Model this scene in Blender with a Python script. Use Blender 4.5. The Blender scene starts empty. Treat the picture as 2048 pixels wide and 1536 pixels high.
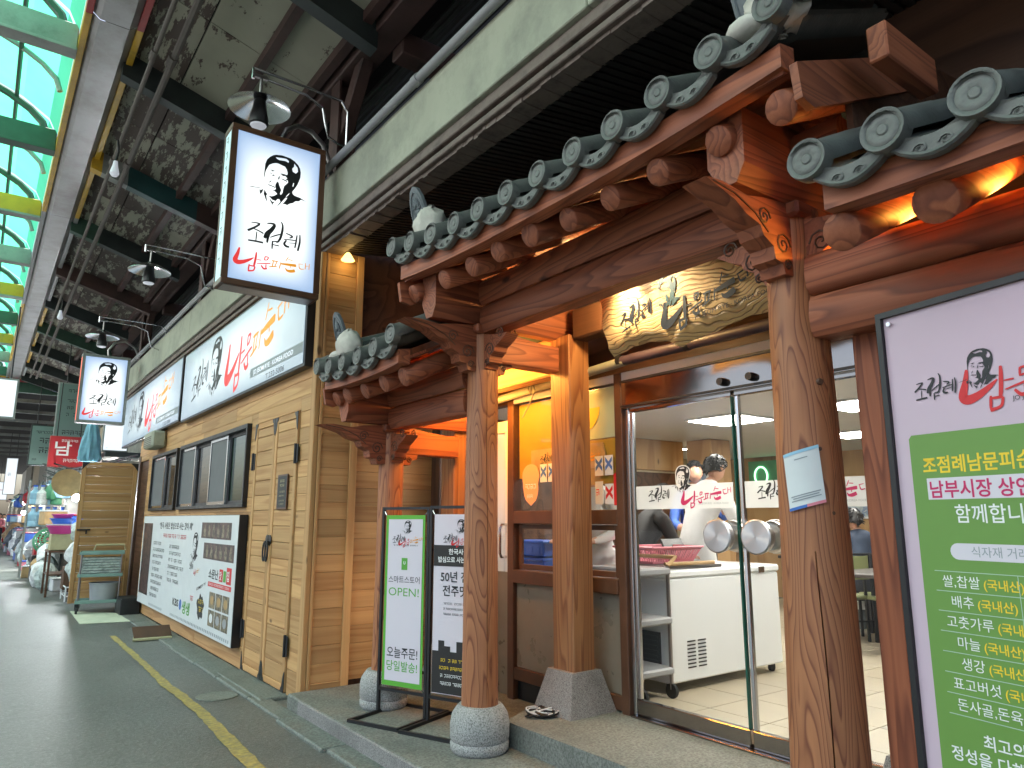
import bpy, bmesh, math, random
from mathutils import Vector, Matrix
random.seed(11)
SC = bpy.context.scene
COL = SC.collection
R = math.radians

# ------------------------------------------------------------------ camera
cam = bpy.data.cameras.new('camera')
cam.sensor_width = 36.0
cam.lens = 1430.0 / 2048.0 * 36.0
cam.clip_start = 0.05
cam.clip_end = 600
camera = bpy.data.objects.new('camera', cam)
COL.objects.link(camera)
camera.location = (0, 0, 1.5)
camera.rotation_euler = (R(90 + 10.66), 0, R(-36.44))
SC.camera = camera

# ------------------------------------------------------------------ sky, sun, exposure
SUN_EL, SUN_AZ = R(72), R(-40)          # azimuth from +Y towards +X
world = bpy.data.worlds.new('World')
SC.world = world
world.use_nodes = True
wn = world.node_tree
sky = wn.nodes.new('ShaderNodeTexSky')
sky.sky_type = 'NISHITA'
sky.sun_disc = False
sky.sun_elevation = SUN_EL
sky.sun_rotation = SUN_AZ
sky.dust_density = 4.0
wn.nodes['Background'].inputs['Strength'].default_value = 0.11
wn.links.new(sky.outputs[0], wn.nodes['Background'].inputs['Color'])
sl = bpy.data.lights.new('sun', 'SUN')
sl.energy = 4.0
sl.angle = R(3)
sl.color = (1, .96, .9)
sun = bpy.data.objects.new('sun', sl)
COL.objects.link(sun)
sd = Vector((math.sin(SUN_AZ) * math.cos(SUN_EL), math.cos(SUN_AZ) * math.cos(SUN_EL), math.sin(SUN_EL)))
sun.rotation_euler = (-sd).to_track_quat('-Z', 'Y').to_euler()
sun.location = sd * 60
SC.view_settings.view_transform = 'Standard'
SC.view_settings.look = 'None'
SC.view_settings.gamma = 1.0
SC.view_settings.use_curve_mapping = False
SC.view_settings.exposure = 1.68
SC.render.engine = 'CYCLES'
SC.cycles.use_denoising = True
SC.cycles.max_bounces = 7
SC.cycles.diffuse_bounces = 4
SC.cycles.glossy_bounces = 3
SC.cycles.transmission_bounces = 4
SC.cycles.transparent_max_bounces = 12
SC.cycles.caustics_reflective = False
SC.cycles.caustics_refractive = False
SC.cycles.sample_clamp_indirect = 4.0

# ------------------------------------------------------------------ materials
MATS = {}
class NT:
    def __init__(s, name):
        m = bpy.data.materials.new(name); m.use_nodes = True
        s.m = m; s.t = m.node_tree; s.b = s.t.nodes['Principled BSDF']; s.out = s.t.nodes['Material Output']
        MATS[name] = m
    def n(s, typ, **kw):
        nd = s.t.nodes.new('ShaderNode' + typ)
        for k, v in kw.items():
            if k in nd.inputs: nd.inputs[k].default_value = v
            else: setattr(nd, k, v)
        return nd
    def l(s, a, b): s.t.links.new(a, b)
    def math(s, op, a, b=None):
        nd = s.n('Math', operation=op)
        for i, v in enumerate((a, b)):
            if v is None: continue
            if isinstance(v, (int, float)): nd.inputs[i].default_value = v
            else: s.l(v, nd.inputs[i])
        return nd.outputs[0]
    def ramp(s, fac, stops, interp='LINEAR'):
        nd = s.n('ValToRGB'); cr = nd.color_ramp; cr.interpolation = interp
        while len(cr.elements) < len(stops): cr.elements.new(.5)
        for e, (p, c) in zip(cr.elements, stops):
            e.position = p; e.color = (*c, 1) if len(c) == 3 else c
        s.l(fac, nd.inputs[0]); return nd.outputs[0]
    def mix(s, fac, a, b, blend='MIX'):
        nd = s.n('Mix', data_type='RGBA', blend_type=blend)
        for i, v in ((0, fac), (6, a), (7, b)):
            if isinstance(v, (int, float)): nd.inputs[i].default_value = v
            elif isinstance(v, tuple): nd.inputs[i].default_value = (*v, 1) if len(v) == 3 else v
            else: s.l(v, nd.inputs[i])
        return nd.outputs[2]
    def coords(s, scale=(1, 1, 1), rnd=0.0):
        tc = s.n('TexCoord').outputs['Object']
        if rnd:
            oi = s.n('ObjectInfo')
            vm = s.n('VectorMath', operation='SCALE'); vm.inputs[0].default_value = (rnd, rnd * .7, rnd * 1.3)
            s.l(oi.outputs['Random'], vm.inputs['Scale'])
            ad = s.n('VectorMath', operation='ADD'); s.l(tc, ad.inputs[0]); s.l(vm.outputs[0], ad.inputs[1]); tc = ad.outputs[0]
        mp = s.n('Mapping'); mp.inputs['Scale'].default_value = scale
        s.l(tc, mp.inputs['Vector']); return mp.outputs[0]
    def noise(s, vec, scale=5, detail=3, rough=.5, dist=0):
        nd = s.n('TexNoise'); nd.inputs['Scale'].default_value = scale; nd.inputs['Detail'].default_value = detail
        nd.inputs['Roughness'].default_value = rough; nd.inputs['Distortion'].default_value = dist
        s.l(vec, nd.inputs['Vector']); return nd.outputs['Fac']
    def bump(s, h, strength=.2, dist=.01):
        nd = s.n('Bump'); nd.inputs['Strength'].default_value = strength; nd.inputs['Distance'].default_value = dist
        s.l(h, nd.inputs['Height']); s.l(nd.outputs[0], s.b.inputs['Normal'])

def plain(name, col, rough=.55, metal=0.0, var=.0, vscale=6, bump=0.0, bscale=40, spec=.5, dirt=None, dscale=3, rvar=0.0):
    k = NT(name); b = k.b
    b.inputs['Roughness'].default_value = rough; b.inputs['Metallic'].default_value = metal
    b.inputs['Specular IOR Level'].default_value = spec
    b.inputs['Base Color'].default_value = (*col, 1)
    if var or bump or dirt:
        v = k.coords(rnd=3.0)
        nz = k.noise(v, vscale, 4, .6)
        lo = tuple(max(0, c * (1 - var)) for c in col); hi = tuple(min(1, c * (1 + var)) for c in col)
        c = k.ramp(nz, [(.3, lo), (.7, hi)])
        if dirt:
            d = k.ramp(k.noise(v, dscale, 6, .7), [(.45, (0, 0, 0)), (.72, (1, 1, 1))])
            c = k.mix(d, c, dirt)
        k.l(c, b.inputs['Base Color'])
        rr = k.math('ADD', k.math('MULTIPLY', nz, .25 if not rvar else rvar), rough - (.125 if not rvar else rvar / 2))
        k.l(rr, b.inputs['Roughness'])
        if bump: k.bump(k.noise(v, bscale, 4, .6), bump, .004)
    return k.m

def emit(name, col, strength):
    k = NT(name)
    k.b.inputs['Base Color'].default_value = (*[c * .5 for c in col], 1)
    k.b.inputs['Emission Color'].default_value = (*col, 1)
    k.b.inputs['Emission Strength'].default_value = strength
    return k.m

def wood(name, light, dark, axis, freq=9.0, scale=2.2, stretch=.12, fibre=.35, rough=.55, knots=True, bump=.12, rnd=9.0, lineside=.5, tone=.22):
    k = NT(name); b = k.b
    s = [1, 1, 1]; s['xyz'.index(axis)] = stretch
    v = k.coords(tuple(s), rnd)
    big = k.noise(v, scale, 2, .45, .25)
    rings = k.math('FRACT', k.math('MULTIPLY', big, freq))
    ringc = k.ramp(rings, [(0, (0, 0, 0)), (lineside, (.35, .35, .35)), (.86, (1, 1, 1)), (1, (0, 0, 0))])
    col = k.mix(ringc, light, dark)
    s2 = [70, 70, 70]; s2['xyz'.index(axis)] = 1.6
    fib = k.noise(k.coords(tuple(s2), rnd), 1.0, 3, .6)
    col = k.mix(k.math('MULTIPLY', fib, fibre), col, tuple(c * .45 for c in dark))
    oi = k.n('ObjectInfo')
    tn = k.math('ADD', k.math('MULTIPLY', oi.outputs['Random'], tone * 2), 1 - tone)
    tv = k.n('CombineColor')
    for i in range(3): k.l(tn, tv.inputs[i])
    col = k.mix(1.0, col, tv.outputs[0], 'MULTIPLY')
    if knots:
        s3 = [3.2, 3.2, 3.2]; s3['xyz'.index(axis)] = 1.5
        vo = k.n('TexVoronoi'); vo.inputs['Scale'].default_value = 1.0
        k.l(k.coords(tuple(s3), rnd), vo.inputs['Vector'])
        kn = k.ramp(vo.outputs['Distance'], [(.045, (1, 1, 1)), (.085, (0, 0, 0))])
        col = k.mix(kn, col, tuple(c * .3 for c in dark))
    k.l(col, b.inputs['Base Color'])
    b.inputs['Roughness'].default_value = rough
    k.l(k.math('ADD', k.math('MULTIPLY', fib, .3), rough - .15), b.inputs['Roughness'])
    if bump: k.bump(k.math('ADD', k.math('MULTIPLY', rings, .6), fib), bump, .004)
    return k.m

def glass(name, tint=(1, 1, 1), refl=.10, rough=0.0):
    k = NT(name); k.t.nodes.remove(k.b)
    tr = k.n('BsdfTransparent'); tr.inputs['Color'].default_value = (*tint, 1)
    gl = k.n('BsdfGlossy'); gl.inputs['Roughness'].default_value = rough
    lw = k.n('LayerWeight'); lw.inputs['Blend'].default_value = .18
    fac = k.math('ADD', k.math('MULTIPLY', lw.outputs['Fresnel'], .26), refl * .08)
    mx = k.n('MixShader'); k.l(fac, mx.inputs[0]); k.l(tr.outputs[0], mx.inputs[1]); k.l(gl.outputs[0], mx.inputs[2])
    k.l(mx.outputs[0], k.out.inputs[0]); return k.m

def panel_lit(name, edge, mid, strength, ax):
    """backlit acrylic: brighter over the tubes inside, falling off to the rim (generated coords)"""
    k = NT(name)
    g = k.n('TexCoord').outputs['Generated']
    sep = k.n('SeparateXYZ'); k.l(g, sep.inputs[0])
    def hump(o):
        d = k.math('MULTIPLY', k.math('ABSOLUTE', k.math('SUBTRACT', o, .5)), 2.0)
        return k.math('SUBTRACT', 1.0, k.math('POWER', d, 3.0))
    h = k.math('MULTIPLY', hump(sep.outputs[ax[0]]), hump(sep.outputs[ax[1]]))
    nz = k.noise(k.coords((1, 1, 1)), 1.3, 2, .5)
    h2 = k.math('MULTIPLY', h, k.math('ADD', k.math('MULTIPLY', nz, 1.3), .3))
    c = k.ramp(h2, [(0.0, edge), (.75, mid)])
    k.l(c, k.b.inputs['Emission Color'])
    k.l(k.math('ADD', k.math('MULTIPLY', h2, strength * .5), strength * .6), k.b.inputs['Emission Strength'])
    k.b.inputs['Base Color'].default_value = (.30, .32, .35, 1); k.b.inputs['Roughness'].default_value = .25
    return k.m

def asphalt():
    k = NT('asphalt'); b = k.b; v = k.coords()
    big = k.noise(v, .55, 5, .6); fine = k.noise(v, 34, 5, .85); mid = k.noise(v, 6, 5, .65)
    c = k.ramp(big, [(.3, (.070, .071, .067)), (.7, (.142, .143, .135))])
    c = k.mix(k.ramp(fine, [(.48, (0, 0, 0)), (.68, (.9, .9, .9))]), c, (.25, .26, .24))
    c = k.mix(k.ramp(mid, [(.55, (0, 0, 0)), (.75, (.55, .55, .55))]), c, (.055, .06, .055))
    vo = k.n('TexVoronoi'); vo.inputs['Scale'].default_value = .55; vo.feature = 'DISTANCE_TO_EDGE'
    nv = k.n('VectorMath', operation='ADD'); wob = k.n('TexNoise'); wob.inputs['Scale'].default_value = 1.6
    k.l(v, wob.inputs['Vector']); k.l(v, nv.inputs[0]); k.l(wob.outputs['Color'], nv.inputs[1]); k.l(nv.outputs[0], vo.inputs['Vector'])
    cr = k.ramp(vo.outputs['Distance'], [(.004, (1, 1, 1)), (.012, (0, 0, 0))])
    c = k.mix(k.math('MULTIPLY', cr, .16), c, (.03, .033, .03))
    k.l(c, b.inputs['Base Color'])
    k.l(k.math('ADD', k.math('MULTIPLY', big, .34), .22), b.inputs['Roughness'])
    k.bump(k.math('ADD', k.math('MULTIPLY', fine, 1.0), mid), .8, .01)
    return k.m

def peel(name, paint, base, lo, hi, sc=(1.2, 5, 3)):
    k = NT(name); v = k.coords(sc, 7.0)
    n1 = k.noise(v, 2.2, 7, .72)
    m = k.ramp(n1, [(lo, (0, 0, 0)), (hi, (1, 1, 1))])
    pv = k.noise(k.coords((1, 1, 1), 3.0), 2.0, 4, .6)
    pc = k.mix(pv, paint, tuple(c * .7 for c in paint))
    k.l(k.mix(m, pc, base), k.b.inputs['Base Color'])
    k.b.inputs['Roughness'].default_value = .75
    k.bump(k.math('SUBTRACT', 1.0, m), .5, .004)
    return k.m

def granite(name, a, b_, sc=160):
    k = NT(name); v = k.coords(rnd=2.0)
    c = k.ramp(k.noise(v, sc, 2, .8), [(.36, b_), (.5, a), (.66, tuple(min(1, x * 1.35) for x in a))])
    c = k.mix(k.ramp(k.noise(v, 3.0, 5, .65), [(.48, (0, 0, 0)), (.78, (.6, .6, .6))]), c, tuple(x * .35 for x in a))
    k.l(c, k.b.inputs['Base Color']); k.b.inputs['Roughness'].default_value = .7
    k.bump(k.noise(v, 90, 3, .7), .35, .004); return k.m

def photo_print(name, cols, sc):
    k = NT(name); v = k.coords((1, 1, 1), 13.0)
    n = k.noise(v, sc, 4, .6, .8)
    k.l(k.ramp(n, [(.28 + .44 * i / max(1, len(cols) - 1), c) for i, c in enumerate(cols)]), k.b.inputs['Base Color'])
    k.b.inputs['Roughness'].default_value = .35; return k.m

def translucent(name, col, t=.8):
    k = NT(name); k.t.nodes.remove(k.b)
    d = k.n('BsdfDiffuse'); d.inputs['Color'].default_value = (*[c * .6 for c in col], 1)
    tr = k.n('BsdfTranslucent'); tr.inputs['Color'].default_value = (*col, 1)
    v = k.coords(rnd=2.0); nz = k.noise(v, 1.1, 5, .6)
    c = k.mix(k.ramp(nz, [(.4, (0, 0, 0)), (.8, (.45, .45, .45))]), col, tuple(x * .5 for x in col))
    k.l(c, tr.inputs['Color'])
    mx = k.n('MixShader'); mx.inputs[0].default_value = t
    k.l(d.outputs[0], mx.inputs[1]); k.l(tr.outputs[0], mx.inputs[2]); k.l(mx.outputs[0], k.out.inputs[0]); return k.m

def carved():
    k = NT('carved_wood'); v = k.coords((1, 1, 1)); sep = k.n('SeparateXYZ'); k.l(v, sep.inputs[0])
    warp = k.noise(k.coords((1, 1.0, 1.4)), 3.2, 2, .5); w2 = k.noise(k.coords((1, .5, 3)), 9, 2, .5)
    ph = k.math('ADD', k.math('ADD', k.math('MULTIPLY', sep.outputs[2], 44.0), k.math('MULTIPLY', warp, 9.0)), k.math('MULTIPLY', w2, .7))
    rg = k.math('FRACT', ph)
    ln = k.ramp(rg, [(0, (0, 0, 0)), (.6, (.1, .1, .1)), (.82, (.8, .8, .8)), (.93, (.8, .8, .8)), (1, (0, 0, 0))])
    fib = k.noise(k.coords((60, 2, 60)), 1.0, 3, .6)
    c = k.mix(fib, (.66, .42, .17), (.54, .31, .11)); c = k.mix(k.math('MULTIPLY', ln, .7), c, (.14, .06, .02))
    k.l(c, k.b.inputs['Base Color']); k.b.inputs['Roughness'].default_value = .6
    k.bump(k.math('SUBTRACT', 1.0, ln), 1.0, .012)
asphalt()
granite('granite', (.25, .235, .23), (.09, .085, .085))
granite('granite_pale', (.36, .355, .345), (.13, .13, .125), 120)
granite('concrete', (.175, .18, .162), (.11, .115, .10), 60)
granite('slab_concrete', (.16, .172, .155), (.105, .115, .10), 50)
for ax in 'xyz':
    wood('pine_' + ax, (.62, .365, .155), (.47, .24, .09), ax, freq=6, scale=5.5, stretch=.035, fibre=.42, tone=.2, bump=.08, rough=.66)
    wood('timber_' + ax, (.385, .117, .051), (.185, .048, .022), ax, freq=18, scale=4.6, stretch=.07, fibre=.42, rough=.62, tone=.12, bump=.16)
wood('column_wood', (.46, .185, .08), (.19, .055, .026), 'z', freq=26, scale=4.6, stretch=.15, fibre=.3, rough=.52, tone=.05, bump=.14, lineside=.66)
wood('post_wood', (.42, .20, .085), (.22, .08, .034), 'z', freq=18, scale=5.0, stretch=.06, fibre=.38, rough=.45, tone=.05, bump=.12)
carved()
wood('log_end', (.30, .125, .06), (.15, .05, .025), 'x', freq=3, scale=6, stretch=.3, fibre=.3, tone=.12, knots=False)
wood('dark_wood_y', (.12, .055, .03), (.055, .022, .012), 'y', tone=.1)
wood('dark_wood_z', (.12, .055, .03), (.055, .022, .012), 'z', tone=.1)
wood('int_wood', (.52, .33, .15), (.40, .22, .09), 'z', freq=5, fibre=.2, tone=.05, bump=.03)
plain('roof_tile', (.105, .108, .102), .5, var=.25, bump=.5, bscale=70, dirt=(.14, .145, .132), dscale=9)
plain('roof_tile_dark', (.06, .075, .072), .55, var=.25, bump=.4, bscale=60)
plain('mortar', (.55, .52, .47), .85, var=.25, bump=.8, bscale=25)
plain('ornament', (.11, .125, .14), .5, var=.2, bump=.3)
peel('peel_a', (.40, .40, .32), (.085, .06, .05), .60, .62, (2.4, 1.0, 2))
peel('peel_b', (.36, .36, .29), (.075, .055, .048), .48, .505, (4.0, .8, 2))
peel('peel_c', (.30, .30, .25), (.065, .048, .042), .44, .47, (3.0, .8, 2))
plain('steel_brown', (.085, .045, .04), .6, var=.25, bump=.2, dirt=(.03, .02, .018))
plain('steel_teal', (.018, .075, .08), .5, var=.2, dirt=(.02, .03, .03))
plain('steel_dark', (.022, .030, .030), .5, var=.25)
plain('steel_green', (.035, .085, .06), .5, var=.2)
plain('steel_pale', (.30, .32, .31), .5, var=.15, dirt=(.14, .15, .14))
plain('steel_yellow', (.62, .36, .02), .5, var=.12, dirt=(.3, .2, .04))
plain('steel_red', (.36, .03, .03), .5, var=.15)
plain('duct_grey', (.33, .33, .34), .38, metal=.35, var=.1, dirt=(.2, .19, .17), dscale=2)
plain('fascia_paint', (.36, .37, .29), .6, var=.12, vscale=1.5, dirt=(.20, .21, .17), dscale=1.6)
plain('moulding', (.17, .125, .105), .6, var=.25, dirt=(.06, .045, .04), dscale=6)
plain('pipe_grey', (.27, .27, .29), .5, var=.1)
plain('conduit', (.11, .095, .085), .6, var=.2)
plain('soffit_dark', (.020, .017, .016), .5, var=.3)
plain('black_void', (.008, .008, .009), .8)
plain('black_metal', (.013, .013, .015), .4, var=.2)
plain('chrome', (.62, .62, .64), .18, metal=1.0)
plain('steel_brushed', (.34, .32, .32), .34, metal=1.0)
plain('stainless', (.30, .27, .25), .13, metal=1.0)
plain('white_paint', (.72, .73, .74), .4, var=.03)
plain('white_enamel', (.82, .85, .87), .25)
plain('glass_edge', (.015, .10, .075), .15)
plain('board_white', (.66, .68, .69), .4, var=.03)
plain('print_black', (.016, .017, .02), .5)
plain('print_grey', (.28, .31, .33), .5)
plain('print_red', (.62, .02, .025), .5)
plain('print_pink', (.55, .02, .12), .5)
plain('print_orange', (.80, .33, .02), .5)
plain('print_yellow', (.85, .58, .03), .5)
plain('print_green', (.10, .36, .05), .5)
plain('print_white', (.80, .80, .80), .5)
plain('print_blue', (.05, .16, .5), .5)
plain('poster_pink_light', (.58, .44, .53), .45)  # pink light falling on the white sheet is put into this colour
plain('poster_green', (.145, .285, .06), .45)
plain('banner_white', (.68, .62, .69), .6)
plain('banner_green', (.11, .40, .04), .6)
plain('banner_black', (.02, .018, .018), .6)
plain('yellow_paint', (.36, .275, .08), .75, var=.35, vscale=30, bump=.5, bscale=60, dirt=(.15, .14, .10), dscale=18)
plain('turquoise', (.20, .32, .285), .45, var=.12)
plain('wheel_black', (.02, .02, .022), .6)
plain('grey_plastic', (.34, .35, .37), .45, var=.05)
plain('cardboard', (.42, .38, .22), .8, var=.12)
plain('card_pale', (.52, .55, .42), .8, var=.1)
plain('card_brown', (.09, .045, .025), .8, var=.2)
plain('pink_plastic', (.70, .22, .28), .35)
plain('magenta_plastic', (.60, .06, .28), .4)
plain('blue_plastic', (.03, .12, .55), .35)
plain('sky_plastic', (.28, .5, .66), .4)
plain('red_plastic', (.42, .02, .03), .4, var=.2)
plain('green_plastic', (.08, .3, .16), .4)
plain('clear_bag', (.42, .48, .46), .3, var=.4, vscale=14)
plain('white_bag', (.66, .68, .68), .5, var=.3, vscale=10)
plain('grey_bag', (.10, .115, .12), .45, var=.5, vscale=12)
plain('tan_bag', (.46, .30, .14), .6, var=.2)
plain('int_wall', (.52, .44, .33), .7, var=.05)
plain('int_white', (.75, .75, .74), .6)
plain('int_ceiling', (.62, .60, .56), .7, var=.03)
plain('floor_tile', (.46, .40, .30), .35, var=.08, vscale=3)
plain('floor_tile_patterned', (.34, .32, .28), .4, var=.3, vscale=16)
plain('grout', (.24, .22, .19), .8)
plain('skin', (.52, .29, .20), .5, var=.05)
plain('hair', (.010, .009, .009), .55, bump=1.0, bscale=60, spec=.3)
plain('hair_grey', (.035, .035, .04), .4, bump=.6, bscale=80)
plain('jacket_black', (.016, .015, .016), .7, var=.3, bump=.3, bscale=9)
plain('jacket_white', (.64, .64, .64), .7, var=.08, bump=.5, bscale=9)
plain('jacket_navy', (.035, .055, .10), .7, var=.2, bump=.4, bscale=10)
plain('apron_dark', (.02, .024, .03), .7)
plain('shirt_blue', (.08, .18, .62), .7)
plain('trousers', (.03, .032, .045), .8)
plain('chair_olive', (.20, .22, .09), .5)
plain('table_dark', (.05, .04, .035), .35)
plain('ochre_board', (.40, .245, .03), .5, var=.08)
plain('mint_board', (.42, .55, .46), .5)
plain('peach_sticker', (.80, .38, .20), .5)
plain('frame_brown', (.10, .045, .024), .4, var=.2)
plain('panel_taupe', (.25, .215, .17), .3, var=.08, metal=.2)
plain('purple_pipe', (.06, .04, .06), .45, var=.2)
plain('rubber', (.015, .015, .015), .7)
plain('mesh_screen', (.12, .125, .13), .6, var=.15)
plain('awning_blue', (.16, .38, .5), .5, var=.2)
plain('red_sign', (.42, .02, .03), .45)
plain('teal_sign', (.17, .25, .24), .5)
plain('far_wall', (.30, .29, .26), .7, var=.2)
plain('vent_dark', (.03, .032, .035), .6)
glass('pane', (.97, .985, .98), .12)
glass('pane_dark', (.55, .6, .6), .5, .02)
glass('pane_green', (.25, .55, .45), .2)
glass('plastic_film', (.88, .9, .9), .4, .15)
def frost():
    k = NT('frosted'); k.t.nodes.remove(k.b)
    tr = k.n('BsdfTransparent'); df = k.n('BsdfDiffuse'); df.inputs['Color'].default_value = (.72, .74, .74, 1)
    tl = k.n('BsdfTranslucent'); tl.inputs['Color'].default_value = (.75, .77, .77, 1)
    a = k.n('MixShader'); a.inputs[0].default_value = .5; k.l(df.outputs[0], a.inputs[1]); k.l(tl.outputs[0], a.inputs[2])
    m = k.n('MixShader'); m.inputs[0].default_value = .88; k.l(tr.outputs[0], m.inputs[1]); k.l(a.outputs[0], m.inputs[2])
    k.l(m.outputs[0], k.out.inputs[0])
frost()
def radial_steel():
    k = NT('radial_steel'); b = k.b; b.inputs['Base Color'].default_value = (.55, .53, .53, 1); b.inputs['Metallic'].default_value = 1; b.inputs['Roughness'].default_value = .30
    b.inputs['Anisotropic'].default_value = .9; tg = k.n('Tangent'); tg.direction_type = 'RADIAL'; tg.axis = 'X'; k.l(tg.outputs[0], b.inputs['Tangent'])
radial_steel()
translucent('green_roof', (.10, .62, .35), .93)
translucent('neutralising_roof', (.8, .9, .86), .9)
panel_lit('sign_lit', (.42, .62, .98), (.95, 1.0, 1.0), .38, (0, 2))
panel_lit('wall_sign_lit', (.46, .64, .84), (.82, .95, 1.0), .20, (1, 2))
emit('lit_red', (.85, .05, .05), .25)
emit('lit_orange', (1.0, .40, .03), .2)
emit('lit_white', (.8, .88, .95), .34)
emit('lit_side', (.55, .80, .85), .22)
emit('tube_white', (1.0, .95, .87), 12.5)
emit('bulb_white', (.95, .98, 1.0), 14.0)
emit('warm_led', (1.0, .52, .14), 6.0)
emit('corner_glow', (1.0, .62, .16), 1.3)
emit('neon_green', (.4, 1.0, .55), 1.2)
emit('lit_redside', (1.0, .12, .06), .4)
emit('lamp_glass', (.85, .9, 1.0), .12)
photo_print('photo_dark', [(.008, .007, .007), (.022, .012, .012), (.12, .06, .05), (.015, .01, .01)], 14)
photo_print('photo_food', [(.02, .02, .02), (.08, .06, .04), (.3, .24, .15), (.04, .04, .04)], 18)
photo_print('photo_screen', [(.02, .05, .3), (.1, .3, .8), (.5, .6, .9)], 5)
photo_print('poster_far', [(.1, .2, .25), (.5, .6, .6), (.2, .3, .5), (.7, .7, .65)], 10)

# ------------------------------------------------------------------ geometry helpers
class MB:
    def __init__(s): s.v = []; s.f = []; s.mi = []; s.M = Matrix.Identity(4); s.cur = 0
    def add(s, pts, faces):
        o = len(s.v); M = s.M
        s.v += [tuple(M @ Vector(p)) for p in pts]
        s.f += [tuple(o + i for i in f) for f in faces]; s.mi += [s.cur] * len(faces)
        return s
    def box(s, x0, x1, y0, y1, z0, z1, ch=0.0):
        lo = (min(x0, x1), min(y0, y1), min(z0, z1)); hi = (max(x0, x1), max(y0, y1), max(z0, z1))
        ch = min(ch, .45 * min(h - l for l, h in zip(lo, hi)))
        if ch <= 0:
            p = [((lo, hi)[i & 1][0], (lo, hi)[i >> 1 & 1][1], (lo, hi)[i >> 2 & 1][2]) for i in range(8)]
            return s.add(p, [(0, 2, 3, 1), (4, 5, 7, 6), (0, 1, 5, 4), (2, 6, 7, 3), (0, 4, 6, 2), (1, 3, 7, 5)])
        pts = []
        for c in range(8):
            for a in range(3):
                q = []
                for k in range(3):
                    top = c >> k & 1
                    q.append((hi[k] if top else lo[k]) if k == a else (hi[k] - ch if top else lo[k] + ch))
                pts.append(q)
        I = lambda c, a: c * 3 + a
        fs = []
        for a in range(3):
            b, c = [k for k in range(3) if k != a]
            for sg in (0, 1):
                cs = [sg << a | i << b | j << c for i, j in ((0, 0), (1, 0), (1, 1), (0, 1))]
                fs.append([I(q, a) for q in cs])
            for i in (0, 1):
                for j in (0, 1):
                    c0 = i << b | j << c; c1 = c0 | 1 << a
                    fs.append([I(c0, b), I(c1, b), I(c1, c), I(c0, c)])
        for c in range(8): fs.append([I(c, 0), I(c, 1), I(c, 2)])
        return s.add(pts, fs)
    def quad(s, *p): return s.add(p, [tuple(range(len(p)))])
    def cyl(s, p0, p1, r0, r1=None, n=14, caps=True):
        r1 = r0 if r1 is None else r1
        return s.tube([p0, p1], [r0, r1], n, caps)
    def tube(s, path, r, n=8, caps=True):
        P = [Vector(p) for p in path]; rs = r if isinstance(r, (list, tuple)) else [r] * len(P)
        pts = []; up = None
        for i, p in enumerate(P):
            d = (P[min(i + 1, len(P) - 1)] - P[max(i - 1, 0)]).normalized()
            if up is None:
                up = d.orthogonal().normalized()
            else:
                up = (up - d * up.dot(d)); up = up.normalized() if up.length > 1e-6 else d.orthogonal().normalized()
            w = d.cross(up)
            for k in range(n):
                a = 2 * math.pi * k / n
                pts.append(p + (up * math.cos(a) + w * math.sin(a)) * rs[i])
        fs = []
        for i in range(len(P) - 1):
            for k in range(n):
                fs.append((i * n + k, i * n + (k + 1) % n, (i + 1) * n + (k + 1) % n, (i + 1) * n + k))
        if caps:
            fs.append(tuple(reversed(range(n)))); fs.append(tuple((len(P) - 1) * n + k for k in range(n)))
        return s.add(pts, fs)
    def lathe(s, prof, c=(0, 0, 0), n=24, wob=None):
        pts = []; fs = []
        for j, (r, z) in enumerate(prof):
            for k in range(n):
                a = 2 * math.pi * k / n; rr = r * (wob(a, z) if wob else 1)
                pts.append((c[0] + rr * math.cos(a), c[1] + rr * math.sin(a), c[2] + z))
        for j in range(len(prof) - 1):
            for k in range(n):
                fs.append((j * n + k, j * n + (k + 1) % n, (j + 1) * n + (k + 1) % n, (j + 1) * n + k))
        fs.append(tuple(reversed(range(n)))); fs.append(tuple((len(prof) - 1) * n + k for k in range(n)))
        return s.add(pts, fs)
    def sphere(s, c, r, n=12, m=8, sc=(1, 1, 1)):
        pts = []; fs = []
        for j in range(m + 1):
            t = math.pi * j / m
            for k in range(n):
                a = 2 * math.pi * k / n
                pts.append((c[0] + r * sc[0] * math.sin(t) * math.cos(a), c[1] + r * sc[1] * math.sin(t) * math.sin(a), c[2] + r * sc[2] * math.cos(t)))
        for j in range(m):
            for k in range(n): fs.append((j * n + k, (j + 1) * n + k, (j + 1) * n + (k + 1) % n, j * n + (k + 1) % n))
        return s.add(pts, fs)
    def prism(s, poly, fr, d0, d1):
        """2-D outline in frame fr, extruded along its normal from d0 to d1"""
        n = len(poly)
        pts = [fr.P(a, b, d0) for a, b in poly] + [fr.P(a, b, d1) for a, b in poly]
        fs = [tuple(reversed(range(n))), tuple(n + i for i in range(n))]
        fs += [(i, (i + 1) % n, n + (i + 1) % n, n + i) for i in range(n)]
        return s.add(pts, fs)
    def rect(s, fr, a0, a1, b0, b1, n=0.0):
        return s.quad(fr.P(a0, b0, n), fr.P(a1, b0, n), fr.P(a1, b1, n), fr.P(a0, b1, n))
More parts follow.
